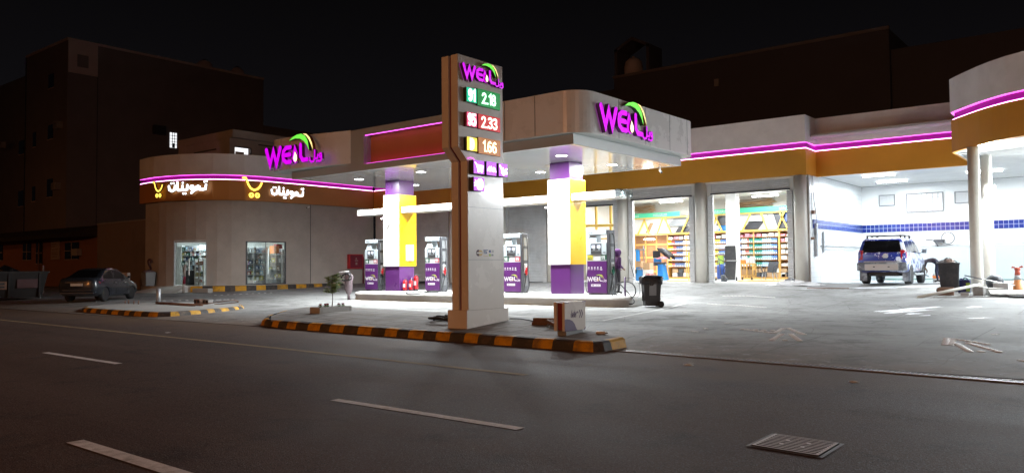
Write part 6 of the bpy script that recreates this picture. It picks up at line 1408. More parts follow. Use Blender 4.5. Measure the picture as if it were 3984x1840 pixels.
def sedan():
    t = thing('parked_sedan', 'dark grey sedan parked in front of the shop with its tail to the road', 'car', (-38.62, 17.0, gz(-38.5, 17.2)-.0), R(40)); t.scale = (1.02, 1.0, 1.04); W = [(.74, -1.30), (-.74, -1.30), (.74, 1.32), (-.74, 1.32)]
    st = [(-2.20,.48,.70,.92,.62,.70,.60,.015),(-2.14,.36,.74,1.00,.76,.80,.70,.02),(-1.95,.27,.74,1.035,.82,.855,.745,.025),(-1.4,.22,.72,1.02,.84,.87,.77,.02),(-.7,.20,.70,.975,.84,.865,.79,.02),(.2,.20,.69,.95,.84,.865,.79,.02),(1.0,.20,.68,.94,.84,.86,.77,.03),(1.5,.22,.66,.88,.83,.85,.72,.04),(1.9,.25,.62,.79,.79,.82,.66,.04),(2.12,.30,.56,.68,.70,.72,.58,.03),(2.2,.36,.52,.60,.56,.60,.5,.02)]
    car_body('body', st, W, .315, ['sedan_paint'], t)
    wheel_set(t, W, .315, .20, 10)
    line = [(-1.78,1.02),(-1.5,1.13),(-1.0,1.36),(-.6,1.445),(-.1,1.465),(.35,1.42),(.75,1.2),(1.16,.94)]; belt = lambda y: interp([(-1.8,1.0),(-.7,.965),(.2,.945),(1.2,.93)], y)
    greenhouse(t, line, belt, .575, .80, 'sedan_paint', [(-1.30,-.36),(-.27,.68)], [(-.60,-1.70,1.075),(.60,-1.70,1.075),(.50,-1.04,1.378),(-.50,-1.04,1.378)], [(.62,1.10,.99),(-.62,1.10,.99),(-.50,.45,1.40),(.50,.45,1.40)])
    for s in (1, -1):
        b = MB(); b.add([(s*x, y, z) for x, y, z in ((.80,-2.02,.92),(.845,-1.86,.88),(.855,-1.80,.80),(.80,-2.08,.74),(.56,-2.19,.78),(.56,-2.185,.90),(.70,-2.12,.95))], [tuple(range(7)) if s > 0 else tuple(reversed(range(7)))]); o = b.build('tail_lamp', 'lamp_red', t, world=False); o.modifiers.new('s', 'SOLIDIFY').thickness = -.03
        b = MB(); b.frustum((.06, .035), (.05, .03), .99, 1.10, 0, (s*.93, .78), (s*.93, .77)); b.tube([(s*.80, .78, 1.0), (s*.90, .78, 1.03)], .02, 6); b.build('mirror', 'sedan_paint', t, world=False, bevel=.012)
        for y in (-.42, .55):
            b = MB(); b.box(s*.868-.012, s*.868+.012, y-.09, y+.09, .80, .83); b.build('door_handle', 'chrome', t, world=False)
        b = MB(); b.box(s*.862-.004, s*.862+.004, -.325, -.31, .32, .93); b.box(s*.862-.004, s*.862+.004, .80, .812, .3, .93); b.build('door_gap', 'black', t, world=False)
    b = MB(); b.box(-.26, .26, -2.215, -2.195, .70, .81); b.build('number_plate', 'plate_white', t, world=False)
    b = MB(); b.box(-.50, .50, -2.21, -2.185, .845, .87); b.build('chrome_strip', 'chrome', t, world=False)
    b = MB(); b.box(-.72, .72, -2.19, -2.12, .37, .42); b.box(-.62, .62, -2.215, -2.16, .50, .53); b.build('bumper_trim', 'dark_grey', t, world=False)
sedan()
def suv():
    t = thing('foamy_suv', 'blue sports utility vehicle covered in white foam in the car wash bay', 'car', (-8.46, 37.15, .672), R(2.2)); t.scale = (1.03, 1.0, 1.09); r = .385; W = [(.80, -1.38), (-.80, -1.38), (.80, 1.45), (-.80, 1.45)]
    st = [(-2.36,.60,.85,1.16,.74,.82,.80,.0),(-2.30,.50,.88,1.19,.84,.90,.86,.0),(-1.9,.44,.90,1.20,.89,.93,.885,.0),(-.8,.42,.88,1.18,.90,.925,.88,.0),(.3,.42,.88,1.16,.90,.925,.88,.02),(1.1,.42,.88,1.14,.90,.925,.86,.04),(1.6,.44,.88,1.10,.90,.925,.82,.05),(2.1,.50,.84,1.03,.86,.88,.76,.04),(2.30,.56,.78,.95,.78,.80,.7,.02)]
    car_body('body', st, W, r, ['foamy_blue'], t)
    wheel_set(t, W, r, .26, 6, 'steel')
    line = [(-2.34,1.17),(-2.28,1.40),(-2.17,1.68),(-2.0,1.755),(-.8,1.79),(.2,1.77),(.55,1.70),(1.28,1.15)]; belt = lambda y: interp([(-2.4,1.17),(.3,1.15),(1.3,1.13)], y)
    greenhouse(t, line, belt, .70, .88, 'foamy_blue', [(-2.0,-1.22),(-1.12,-.22),(-.12,.78)], [(-.74,-2.345,1.22),(.74,-2.345,1.22),(.63,-2.215,1.66),(-.63,-2.215,1.66)], [(.70,1.22,1.22),(-.70,1.22,1.22),(-.60,.66,1.66),(.60,.66,1.66)])
    b = MB(); b.add([(.06,-2.332,1.31),(.45,-2.335,1.30),(.42,-2.27,1.52),(-.04,-2.27,1.54)], [(0,1,2,3)]); b.build('window_reflection_panel', 'tile_white', t, world=False) if 0 else None
    for s in (1, -1):
        b = MB(); b.add([(s*.70,-2.372,1.30),(s*.845,-2.33,1.30),(s*.90,-2.23,1.20),(s*.905,-2.25,.93),(s*.84,-2.355,.92),(s*.72,-2.378,.95)], [tuple(range(6)) if s > 0 else tuple(reversed(range(6)))]); o = b.build('tail_lamp', 'lamp_red', t, world=False); o.modifiers.new('s', 'SOLIDIFY').thickness = -.04
        b = MB(); b.frustum((.08, .05), (.09, .05), 1.20, 1.36, 0, (s*1.04, .92), (s*1.05, .92)); b.tube([(s*.86, .92, 1.2), (s*1.0, .92, 1.26)], .02, 6); b.build('mirror', 'bumper_grey', t, world=False, bevel=.015)
        b = MB(); b.tube([(s*.62, -1.85, 1.86), (s*.62, -.0, 1.89), (s*.62, .35, 1.83)], .025, 8)
        for y in (-1.8, -.9, .1): b.box(s*.62-.03, s*.62+.03, y-.06, y+.06, 1.76, 1.88)
        b.build('roof_rail', 'black_plastic', t, world=False)
        b = MB(); b.box(s*.80-.14, s*.80+.14, -1.86, -1.82, .12, .55); b.build('mudflap', 'bumper_grey', t, world=False)
        b = MB(); b.tube([(s*.93, -.85, .40), (s*.97, -.75, .37), (s*.97, .85, .37), (s*.93, .95, .40)], .045, 8); b.build('side_step', 'bumper_silver', t, world=False)
    b = MB(); b.tube([(-.62, -1.3, 1.875), (.62, -1.3, 1.875)], .022, 8); b.tube([(-.62, -.2, 1.89), (.62, -.2, 1.89)], .022, 8); b.build('roof_bar', 'black_plastic', t, world=False)
    b = MB(); b.box(-.93, .93, -2.44, -2.20, .52, .84); b.build('bumper', 'bumper_grey', t, world=False, bevel=.05)
    b = MB(); b.box(-.62, .62, -2.455, -2.42, .54, .78); p = b.build('bumper_guard', 'bumper_silver', t, world=False, bevel=.012)
    b = MB(); [b.box(x-.035, x+.035, -2.462, -2.45, .655, .69) for x in (-.27, .27)]; b.build('guard_slot', 'black', p, world=False)
    b = MB(); b.box(-.66, .66, -2.40, -2.365, .855, .885); b.build('tailgate_handle', 'bumper_silver', t, world=False)
    b = MB(); b.lathe([(.085, 0), (.10, .008), (.085, .012)], 20, (.14, -2.385, 1.07), 'y'); b.box(.02, .26, -2.40, -2.385, 1.055, 1.085); b.build('emblem', 'light_grey', t, world=False)
    b = MB(); b.box(-.02, .30, -2.386, -2.372, .92, 1.0); b.build('number_plate', 'drum_blue', t, world=False)
    b = MB(); b.box(-.55, .55, -2.1, -.9, .32, .50); b.tube([(-.8, -1.38, .385), (.8, -1.38, .385)], .06, 10); b.tube([(-.45, -2.3, .36), (-.45, -1.5, .36)], .04, 8); b.build('underbody', 'black', t, world=False)
suv()

# ================================================================ PEOPLE (one skinned body each)
def person(label, J, B, mats, loc, rz, hood=None):
    names = list(J); idx = {k: i for i, k in enumerate(names)}
    me = bpy.data.meshes.new('person'); me.from_pydata([J[k][:3] for k in names], [(idx[a], idx[c]) for a, c, m in B], []); me.update()
    o = bpy.data.objects.new('person', me); COL.objects.link(o); o.modifiers.new('skin', 'SKIN'); sb = o.modifiers.new('sub', 'SUBSURF'); sb.levels = 2; sb.render_levels = 2
    for i, k in enumerate(names):
        r = J[k][3]; sv = me.skin_vertices[0].data[i]; sv.radius = r if isinstance(r, tuple) else (r, r); sv.use_root = (k == 'pelvis')
    bpy.context.view_layer.update(); evaluated(o)
    for m in mats: o.data.materials.append(M[m])
    segs = [(Vector(J[a][:3]), Vector(J[c][:3]), m) for a, c, m in B]
    for p in o.data.polygons:
        best = None
        for a, c, m in segs:
            d = c-a; t = max(0, min(1, (p.center-a).dot(d)/max(1e-9, d.dot(d)))); q = (p.center-a-d*t).length
            if best is None or q < best[0]: best = (q, m)
        p.material_index = best[1]; p.use_smooth = True
    o.location = loc; o.rotation_euler = (0, 0, rz); tag(o, label, 'person'); ABS[o.name] = Matrix.Translation(loc) @ Matrix.Rotation(rz, 4, 'Z'); return o
def hand(J, B, side, w, d, m, curl=.3):
    # palm and five fingers growing from wrist joint w along direction d
    d = Vector(d).normalized(); wv = Vector(J[w][:3]); sx = Vector((0, 0, 1)).cross(d); sx = sx.normalized() if sx.length > .1 else Vector((1, 0, 0)); nn = d.cross(sx)
    p = side+'palm'; J[p] = (*(wv+d*.06), (.04, .02)); B.append((w, p, m))
    for i, (off, L) in enumerate(((-.03, .07), (-.01, .08), (.01, .078), (.03, .06))):
        a, b2, c = side+'f%da' % i, side+'f%db' % i, side+'f%dc' % i; q = wv+d*.10+sx*off
        J[a] = (*q, .0095); J[b2] = (*(q+d*L*.55+nn*curl*.03), .0085); J[c] = (*(q+d*L*.85+nn*curl*.07), .0075); B += [(p, a, m), (a, b2, m), (b2, c, m)]
    a, b2 = side+'t0', side+'t1'; q = wv+d*.045+sx*-.045; J[a] = (*q, .011); J[b2] = (*(q+d*.05-sx*.015+nn*.02), .009); B += [(p, a, m), (a, b2, m)]
# man in purple hood standing behind the last pump, seen from behind
J = {'pelvis': (0,0,.88,(.16,.12)), 'waist': (0,.01,1.03,(.15,.115)), 'chest': (0,0,1.26,(.19,.13)), 'neck': (0,.04,1.41,(.075,.075)), 'head': (0,.08,1.52,(.095,.11)), 'crown': (0,.075,1.61,(.075,.085))}
B = [('pelvis','waist',0),('waist','chest',0),('chest','neck',0),('neck','head',2),('head','crown',2)]
for s, n in ((1, 'r'), (-1, 'l')):
    J[n+'sh'] = (s*.19,0,1.33,.075); J[n+'el'] = (s*.235,-.02,1.06,.058); J[n+'wr'] = (s*.14,.17,.96,.036); J[n+'hip'] = (s*.10,0,.80,.10); J[n+'kn'] = (s*.11,.02,.45,.07); J[n+'an'] = (s*.11,-.01,.08,.05); J[n+'to'] = (s*.125,.15,.04,.042)
    B += [('chest',n+'sh',0),(n+'sh',n+'el',0),(n+'el',n+'wr',0),('pelvis',n+'hip',1),(n+'hip',n+'kn',1),(n+'kn',n+'an',1),(n+'an',n+'to',3)]; hand(J, B, n, n+'wr', (-s*.2,.6,-.5), 2)
pm = person('man in a purple hooded top standing behind the Diesel pump', J, B, ['hoodie_purple', 'trousers_grey', 'skin', 'shoe'], (-15.36, 25.45, .5), R(-25))
b = MB(); rings = [(1.40,.04,.10,.09),(1.45,.035,.125,.125),(1.52,.05,.135,.15),(1.60,.05,.125,.145),(1.66,.05,.09,.10),(1.69,.05,.03,.04)]; N = 18; vs = []
for z, cy, rx, ry in rings:
    for i in range(N): a = R(-225+270*i/(N-1)) if 1.43 < z < 1.64 else R(-225+270*i/(N-1)); vs.append((rx*math.cos(a), cy+ry*math.sin(a), z))
b.add(vs, [(j*N+i, j*N+i+1, (j+1)*N+i+1, (j+1)*N+i) for j in range(len(rings)-1) for i in range(N-1)], 0, True); h = b.build('hood', 'hoodie_purple', pm, world=False); h.modifiers.new('s', 'SOLIDIFY').thickness = .018
b = MB(); b.lathe([(.0, 1.455), (.03, 1.46), (.0, 1.52)], 8, (0, .19, 0)); 
def face(parent, c, f, up):
    f, up = Vector(f).normalized(), Vector(up).normalized(); sx = f.cross(up); c = Vector(c); b = MB()
    b.tube([c+f*.09+up*.015, c+f*.125-up*.02, c+f*.10-up*.03], [.008, .016, .012], 8, 0)
    for s in (-1, 1): b.tube([c+f*.092+sx*s*.035+up*.015, c+f*.106+sx*s*.035+up*.015], .011, 8, 1); b.tube([c+sx*s*.095-up*.01, c+sx*s*.115], [.02, .026], 8, 0)
    b.tube([c+f*.10-up*.058-sx*.025, c+f*.108-up*.058, c+f*.10-up*.058+sx*.025], .006, 6, 2); b.build('face', ['skin', 'black', 'brick_brown'], parent, world=False)
face(pm, (0, .08, 1.53), (0, 1, -.15), (0, .1, 1))
# washer bending over by the front wheel
J = {'pelvis': (.10,0,.93,(.14,.15)), 'waist': (-.06,0,1.02,(.12,.14)), 'chest': (-.30,0,1.02,(.13,.17)), 'neck': (-.46,.0,.93,(.065,.065)), 'head': (-.54,.0,.86,(.095,.09)), 'crown': (-.62,0,.80,(.075,.07))}
B = [('pelvis','waist',0),('waist','chest',0),('chest','neck',0),('neck','head',2),('head','crown',4)]
for s, n in ((1, 'l'), (-1, 'r')):
    J[n+'sh'] = (-.34,s*.18,.95,.07); J[n+'el'] = (-.42,s*.22,.68,.05); J[n+'wr'] = (-.52 if s < 0 else -.30,s*.18,.46 if s < 0 else .50,.034)
    J[n+'hip'] = (.11,s*.10,.84,.105); J[n+'kn'] = (.04+.10*(s > 0),s*.12,.47,.07); J[n+'an'] = (.10+.16*(s > 0),s*.13,.09,.05); J[n+'to'] = (-.05+.16*(s > 0),s*.15,.045,.042)
    B += [('chest',n+'sh',0),(n+'sh',n+'el',0),(n+'el',n+'wr',2),('pelvis',n+'hip',1),(n+'hip',n+'kn',1),(n+'kn',n+'an',1),(n+'an',n+'to',3)]; hand(J, B, n, n+'wr', (-.35,0,-.8), 2)
wm = person('person in dark clothes bending over to wash the front wheel of the foamy car', J, B, ['shirt_dark', 'trousers_navy', 'skin', 'shoe', 'black'], (-7.22, 39.2, .68), R(12))
face(wm, (-.55, 0, .85), (-.3, 0, -.95), (-.9, 0, .3))
b = MB(); b.tube([(-.56,-.2,.42),(-.40,.0,.34),(-.25,.15,.26)], .02, 8); b.frustum((.10, .04), (.09, .035), -.02, .05); o = b.build('wash_brush', 'dark_grey'); o.matrix_world = Matrix.Translation((-7.22, 39.2, .68)) @ Matrix.Rotation(R(12), 4, 'Z')
for v in o.data.vertices:
    if v.index >= 24: v.co += Vector((-.60, -.22, .38))
tag(o, 'dark scrubbing brush in the hands of the person washing the car', 'brush')
# shopkeeper just inside the doorway
J = {'pelvis': (0,0,.92,(.17,.13)), 'waist': (0,0,1.08,(.16,.12)), 'chest': (0,0,1.32,(.20,.13)), 'neck': (0,.02,1.47,.07), 'head': (0,.04,1.58,(.09,.105)), 'crown': (0,.03,1.68,(.075,.085))}
B = [('pelvis','waist',0),('waist','chest',0),('chest','neck',0),('neck','head',2),('head','crown',4)]
for s, n in ((1, 'r'), (-1, 'l')):
    J[n+'sh'] = (s*.2,0,1.40,.075); J[n+'el'] = (s*.26,.03,1.12,.055); J[n+'wr'] = (s*.22,.2,.98,.034); J[n+'hip'] = (s*.10,0,.84,.115); J[n+'kn'] = (s*.11,.02,.47,.085); J[n+'an'] = (s*.11,0,.09,.055); J[n+'to'] = (s*.12,.15,.045,.04)
    B += [('chest',n+'sh',0),(n+'sh',n+'el',0),(n+'el',n+'wr',0),('pelvis',n+'hip',1),(n+'hip',n+'kn',1),(n+'kn',n+'an',1),(n+'an',n+'to',3)]; hand(J, B, n, n+'wr', (-s*.2,.8,-.2), 2)
sm = person('person in a dark top and pale trousers standing inside the lit shop doorway', J, B, ['robe_teal', 'cloth_pale', 'skin', 'shoe', 'black'], (-45.7, 26.0, .6), R(150))
face(sm, (0, .04, 1.59), (0, 1, 0), (0, 0, 1))

# ================================================================ CAR WASH CLUTTER
t = thing('traffic_cone', 'faded orange traffic cone with a red rag tied round its top', 'traffic cone', (-3.4, 32.4, gz(-3.4, 32.4))); g = gz(-3.4, 32.4)
b = MB(); b.lathe([(.19, 0), (.17, .03), (.115, .42)], 18, (-3.4, 32.4, g), m=0); b.lathe([(.115, .42), (.09, .58)], 18, (-3.4, 32.4, g), m=1); b.lathe([(.09, .58), (.065, .80)], 18, (-3.4, 32.4, g), m=2); b.build('cone', ['cone_orange', 'cloth_pale', 'cone_red'], t)
b = MB(); b.lathe([(.075, .74), (.10, .78), (.08, .84), (.02, .86)], 10, (-3.4, 32.4, g)); b.add([(-3.4,32.4,g+.83),(-3.55,32.35,g+.9),(-3.58,32.36,g+.82),(-3.4,32.4,g+.83),(-3.25,32.36,g+.92),(-3.22,32.38,g+.84)], [(0,1,2),(3,4,5)]); b.build('rag', 'cone_red', t)
t = thing('jerrycan', 'dark blue jerrycan with a pale label standing before the car wash pillar', 'jerrycan', (-4.95, 31.75, .48)); g = gz(-4.9, 31.75)
b = MB(); b.box(-5.12, -4.74, 31.6, 31.85, g, g+.46); b.lathe([(.05, g+.46), (.05, g+.52), (0, g+.52)], 10, (-5.02, 31.72, 0)); b.build('body', 'jerry_blue', t, bevel=.04)
b = MB(); b.box(-4.86, -4.735, 31.592, 31.6, g+.06, g+.36); b.build('label', 'logo_green', t)
b = MB(); b.tube(smoothpts([(-4.98, 31.72, g+.46), (-4.9, 31.72, g+.54), (-4.8, 31.72, g+.46)], 4), .018, 6); b.build('handle', 'jerry_blue', t)
b = MB(); b.lathe([(.0, -.30), (.14, -.27), (.24, -.17), (.29, -.02), (.27, .12), (.20, .22), (.1, .28), (0, .3)], 18, (-4.15, 32.9, gz(-4.1, 33)+.28)); tag(b.build('buoy', 'bin_plastic'), 'round dark grey plastic drum lying by the car wash pillar', 'drum')
for i, (x, y, sx, sy, sz, m, r, lb) in enumerate(((-5.35, 30.75, .5, .2, .28, 'brick_brown', .1, 'brown grey concrete block at the left of the rubble heap'), (-4.35, 30.85, .34, .2, .30, 'stone_grey', -.3, 'dark grey block in the middle of the rubble heap'), (-3.85, 31.9, .45, .25, .36, 'light_grey', .1, 'pale square block behind the board in the rubble heap'), (-4.75, 30.6, .26, .12, .13, 'light_grey', .05, 'small pale block at the front of the rubble heap'), (-4.0, 31.5, .5, .3, .22, 'concrete', .5, 'flat pale rubble lump beside the square block'))):
    b = MB(); b.box(-sx/2, sx/2, -sy/2, sy/2, 0, sz, 0, Matrix.Translation((x, y, gz(x, y)-.01)) @ Matrix.Rotation(r, 4, 'Z')); tag(b.build('rubble_block', m, bevel=.015), lb, 'block', 'blocks in the rubble heap')
b = MB(); b.tube([(-6.0, 29.55, gz(-6, 29.6)+.02), (-4.35, 30.95, gz(-4.3, 30.9)+.36)], .05, 8); tag(b.build('plank', 'column_paint'), 'long pale round pole leaning up onto the rubble heap', 'pole')
b = MB(); b.tube([(-4.95, 31.9, gz(-5, 32)+.60), (-3.45, 32.0, gz(-3.4, 32)+.24)], .022, 6); tag(b.build('steel_pipe', 'steel'), 'thin steel pipe resting across the jerrycan toward the cone', 'pipe')
b = MB(); b.box(-.75, .75, -.5, .5, 0, .03, 0, Matrix.Translation((-3.3, 30.9, gz(-3.3, 30.9)+.10)) @ Matrix.Rotation(.2, 4, 'Z') @ Matrix.Rotation(.10, 4, 'X')); tag(b.build('board', 'concrete_light'), 'large pale board lying on the rubble heap below the cone', 'board')
b = MB(); b.box(-.5, .6, -.3, .3, 0, .04, 0, Matrix.Translation((-2.9, 30.3, gz(-2.9, 30.3)+.02)) @ Matrix.Rotation(-.2, 4, 'Z')); tag(b.build('rubber_mat', 'black'), 'black rubber mat sticking out under the pale board', 'mat')
b = MB(); b.box(-1.0, 1.0, -.04, .04, 0, .03, 0, Matrix.Translation((-4.6, 29.95, gz(-4.6, 30)+.005)) @ Matrix.Rotation(.35, 4, 'Z')); tag(b.build('batten', 'light_grey'), 'thin flat batten lying in front of the rubble heap', 'batten')
b = MB(); b.lathe([(.19, -.1), (.3, -.11), (.34, -.05), (.34, .05), (.3, .11), (.19, .1), (.19, -.1)], 24, (-2.85, 33.2, gz(-2.8, 33)+.3), 'y'); tag(b.build('old_tyre', 'rubber'), 'old black tyre behind the traffic cone at the right edge', 'tyre')
t = thing('paint_bucket', 'white bucket with a red label beside the person washing the car', 'bucket', (-7.5, 40.9, .67))
b = MB(); b.lathe([(.14, 0), (.17, .36), (.175, .38), (.16, .38), (.13, .03)], 18, (-7.45, 40.7, .67)); b.build('body', 'bucket_white', t)
b = MB(); b.lathe([(.158, .16), (.171, .29)], 18, (-7.45, 40.7, .67)); b.build('label', 'bucket_orange', t)
b = MB(); b.tube(smoothpts([(-7.62, 40.7, 1.04), (-7.5, 40.6, 1.2), (-7.28, 40.7, 1.04)], 5), .006, 5); b.build('handle', 'steel', t)
for i, (x, lb) in enumerate(((-8.35, 'coiled grey air hose on the wash bay wall right of the foamy car'), (-3.05, 'coiled grey air hose on the wash bay wall at the right edge'))):
    t = thing('hose_reel', lb, 'hose reel', (x, 45.8, 2.5), 0, 'hose reels on the wash bay wall')
    b = MB(); b.lathe([(.30, 0), (.33, .03), (.30, .06), (.27, .03), (.30, 0)], 22, (x+.55, 45.78, 2.82), 'y'); b.build('coil', 'mid_grey', t)
    b = MB(); b.box(x-.1, x+.4, 45.72, 45.92, 2.62, 2.76); b.tube(smoothpts([(x-.5, 45.8, 2.75), (x-.1, 45.75, 2.7), (x+.1, 45.75, 2.4)], 5), .03, 6); b.build('bracket', 'dark_grey', t)
hose_loop('wash_hose', 'thin grey hose hanging down the wash bay wall beside the cone', [(-3.35,45.9,2.6),(-3.5,45.85,2.0),(-3.6,45.8,1.4),(-3.5,45.7,.95),(-3.2,45.5,.70)], .02, 'mid_grey')
hose_loop('wash_hose', 'green hose lying along the foot of the wash bay back wall', [(-11,45.2,.70),(-9,45.0,.70),(-7,45.3,.70),(-5.6,44.9,.70),(-4,45.2,.70),(-2,45.0,.70)], .025, 'nozzle_green')

# ================================================================ GARAGE CONTENTS
def shelf_unit(x0, x1, y0, y1, label):
    t = thing('oil_shelf', label, 'shelf', ((x0+x1)/2, y0, .67), 0, 'orange shelves along the garage back wall')
    b = MB(); n = max(2, round((x1-x0)/1.6)); [b.box(x0+(x1-x0)*i/n-.03, x0+(x1-x0)*i/n+.03, y0+.001, y1, .675, 3.5) for i in range(n+1)]; b.build('upright', 'shelf_orange', t)
    for z in (.80, 1.42, 1.80, 2.14, 2.48, 2.82, 3.16, 3.46):
        b = MB(); b.box(x0, x1, y0, y1-.01, z-.012, z+.012); b.build('board', 'shelf_board', t)
    b = MB(); b.box(x0, x1, y0+.01, y0+.05, .675, .78); b.build('kickboard', 'shelf_orange', t)
    b = MB(); b.box(x0, x1, y1-.01, y1, .7, 3.48); b.build('backing', 'timber', t)
shelf_unit(-23.6, -21.0, 45.35, 45.9, 'orange shelf of oil bottles behind the wheel balancer in the garage')
shelf_unit(-20.95, -16.45, 45.35, 45.9, 'long orange shelf of oil bottles behind the white inner pillar')
shelf_unit(-16.40, -12.3, 45.35, 45.9, 'orange shelf with boxes at the right end of the garage back wall')
protoB = {}
def bottle(x, z, m, label):
    k = m
    if k not in protoB:
        b = MB(); b.box(-.048, .048, -.05, .05, 0, .19); b.frustum((.048, .05), (.02, .02), .19, .24, 0, (0, 0), (-.016, 0)); b.lathe([(.016, .24), (.016, .27), (0, .27)], 8, (-.016, 0, 0)); b.box(-.034, .03, -.052, -.0505, .03, .11, 1)
        o = b.build('oil_bottle', [m, 'sticker_white'], bevel=0); protoB[k] = o
    else: o = protoB[k].copy(); COL.objects.link(o)
    o.location = (x, 45.42, z); tag(o, label, 'oil bottle', 'oil bottles on the garage shelves')
for nm, c in (('b_yellow', (.70, .42, .02)), ('b_red', (.40, .10, .08)), ('b_navy', (.09, .13, .27)), ('b_blue', (.10, .20, .46)), ('b_white', (.72, .74, .74)), ('b_green', (.02, .20, .16)), ('b_sky', (.32, .50, .66)), ('b_lemon', (.66, .60, .08))): mat(nm, c, .4)
rows = [1.82, 2.16, 2.50, 2.84]
CN = dict(b_yellow='yellow', b_red='red', b_navy='dark navy', b_blue='blue', b_white='white', b_green='green', b_sky='light blue', b_lemon='lemon yellow')
def colour_at(x):
    for a, m in ((-23.3, 'b_yellow'), (-23.05, 'b_red'), (-22.5, 'b_navy'), (-21.5, 'b_white'), (-20.4, 'b_white'), (-20.1, 'b_lemon'), (-19.5, 'b_blue'), (-18.7, 'b_navy'), (-18.4, 'b_white'), (-18.28, 'b_red'), (-17.5, 'b_green'), (-16.85, 'b_sky'), (-16.4, 'b_blue')):
        if x < a: return m
    return 'b_white'
for z in rows+[1.44]:
    x = -23.5
    while x < -16.52:
        if not (-21.9 < x < -20.72):
            m = colour_at(x+random.uniform(-.05, .05)); bottle(x, z, m, f'{CN[m]} oil bottle standing in a row on the orange garage shelves')
        x += .113
pc = {}
def carton(name, x, y, z, w, d, h, m, label, cat, group, rz=0):
    b = MB(); b.box(-w/2, w/2, -d/2, d/2, 0, h); o = b.build(name, m, loc=(x, y, z)); o.rotation_euler = (0, 0, rz); tag(o, label, cat, group); return o
mat('pink_pack', (.62, .22, .26), .5, var=.3, vs=8); mat('white_pack', (.72, .72, .70), .6, var=.1, vs=6); mat('brown_pack', (.34, .22, .12), .7, var=.2, vs=5)
x = -23.4
while x < -15.5:
    if not (-21.2 < x < -20.8): carton('filter_pack', x, 45.5, 3.18, .26, .26, random.uniform(.12, .22), random.choice(['pink_pack', 'pink_pack', 'white_pack']), 'small pink or white pack on the top shelf of the garage', 'pack', 'packs on the top garage shelf', random.uniform(-.3, .3))
    x += .36
for z in (.82, 1.44, 1.82, 2.16, 2.5, 2.84):
    x = -16.33
    while x < -15.5: w = random.uniform(.2, .34); carton('parts_box', x+w/2, 45.55, z, w, .3, random.uniform(.14, .27), random.choice(['white_pack', 'white_pack', 'pink_pack' if z > 2.6 else 'brown_pack']), 'spare parts box on the right-hand shelf of the garage', 'box', 'parts boxes on the right garage shelf'); x += w+.05
for z in (.82, 1.10):
    x = -23.3
    while x < -15.5: w = random.uniform(.24, .40); (carton('parts_box', x+w/2, 45.55, z if z < 1 else 1.08, w, .3, .24, random.choice(['dark_grey', 'brown_pack', 'white_pack']), 'low parts box on the bottom shelf of the garage', 'box', 'parts boxes on the bottom garage shelves') if not (-21.4 < x < -20.7) else None); x += w+.06
# slanted board gallery above the shelves
t = thing('display_gallery', 'yellow framed gallery of slanted display panels above the oil shelves', 'display rack', (-19, 45.4, 3.5))
b = MB()
b.box(-26.9, -12.3, 45.30, 45.36, 3.50, 3.60); b.box(-26.9, -12.3, 45.30, 45.36, 4.56, 4.64)
b.build('rail', 'rack_yellow', t)
for i, x in enumerate((-26.4, -25.7, -24.9, -24.3, -23.3, -22.6, -21.4, -20.6, -19.9, -18.6, -17.1, -16.5, -15.9, -14.6, -13.9, -13.2)):
    dx = (-.45, .5, -.35, .4)[i % 4]; b = MB(); b.add([(x-.05, 45.31, 3.6), (x+.05, 45.31, 3.6), (x+.05+dx, 45.31, 4.56), (x-.05+dx, 45.31, 4.56), (x-.05, 45.37, 3.6), (x+.05, 45.37, 3.6), (x+.05+dx, 45.37, 4.56), (x-.05+dx, 45.37, 4.56)], [(0,1,2,3),(4,7,6,5),(0,4,5,1),(1,5,6,2),(2,6,7,3),(3,7,4,0)]); b.build('brace', 'rack_yellow', t)
b = MB(); b.box(-26.9, -12.3, 45.55, 45.6, 3.5, 4.6); b.build('back_panel', 'white_plain', t)
for i, (x, dx, w, z0, z1, m, lb) in enumerate(((-23.7, .5, 1.4, 4.02, 4.52, 'mid_grey', 'grey car part leaning at the top left of the display gallery'), (-23.1, .25, .9, 3.62, 3.98, 'pad_black', 'black flat panel leaning in the gallery above the wheel balancer'), (-20.3, .1, .7, 3.95, 4.52, 'dark_grey', 'dark grey rounded part left of the inner pillar in the gallery'), (-20.2, .15, .9, 3.62, 3.95, 'machine_blue', 'blue bundle in the gallery left of the inner pillar'), (-18.6, .35, .9, 3.66, 4.10, 'pad_black', 'black panel leaning in the gallery right of the inner pillar'), (-18.3, .3, .9, 4.12, 4.5, 'light_grey', 'silver part leaning in the gallery above the black panel'), (-16.5, -.3, .8, 3.65, 4.52, 'dark_grey', 'dark grey open box at the right end of the gallery'), (-16.1, .0, .4, 4.0, 4.52, 'drum_blue', 'navy blue panel at the right end of the gallery'), (-25.2, .3, .25, 3.65, 4.3, 'brown_pack', 'brown strip leaning in the left of the gallery'), (-19.75, .1, .3, 4.0, 4.2, 'bucket_orange', 'small orange part in the gallery beside the inner pillar'))):
    b = MB(); b.add([(x, 45.42, z0), (x+w, 45.42, z0), (x+w+dx, 45.50, z1), (x+dx, 45.50, z1), (x, 45.46, z0), (x+w, 45.46, z0), (x+w+dx, 45.54, z1), (x+dx, 45.54, z1)], [(0,1,2,3),(4,7,6,5),(0,4,5,1),(1,5,6,2),(2,6,7,3),(3,7,4,0)]); tag(b.build('gallery_item', m), lb, 'car part', 'parts in the display gallery')  # mixed parts, panels and bundles leaning here, none a known bumper
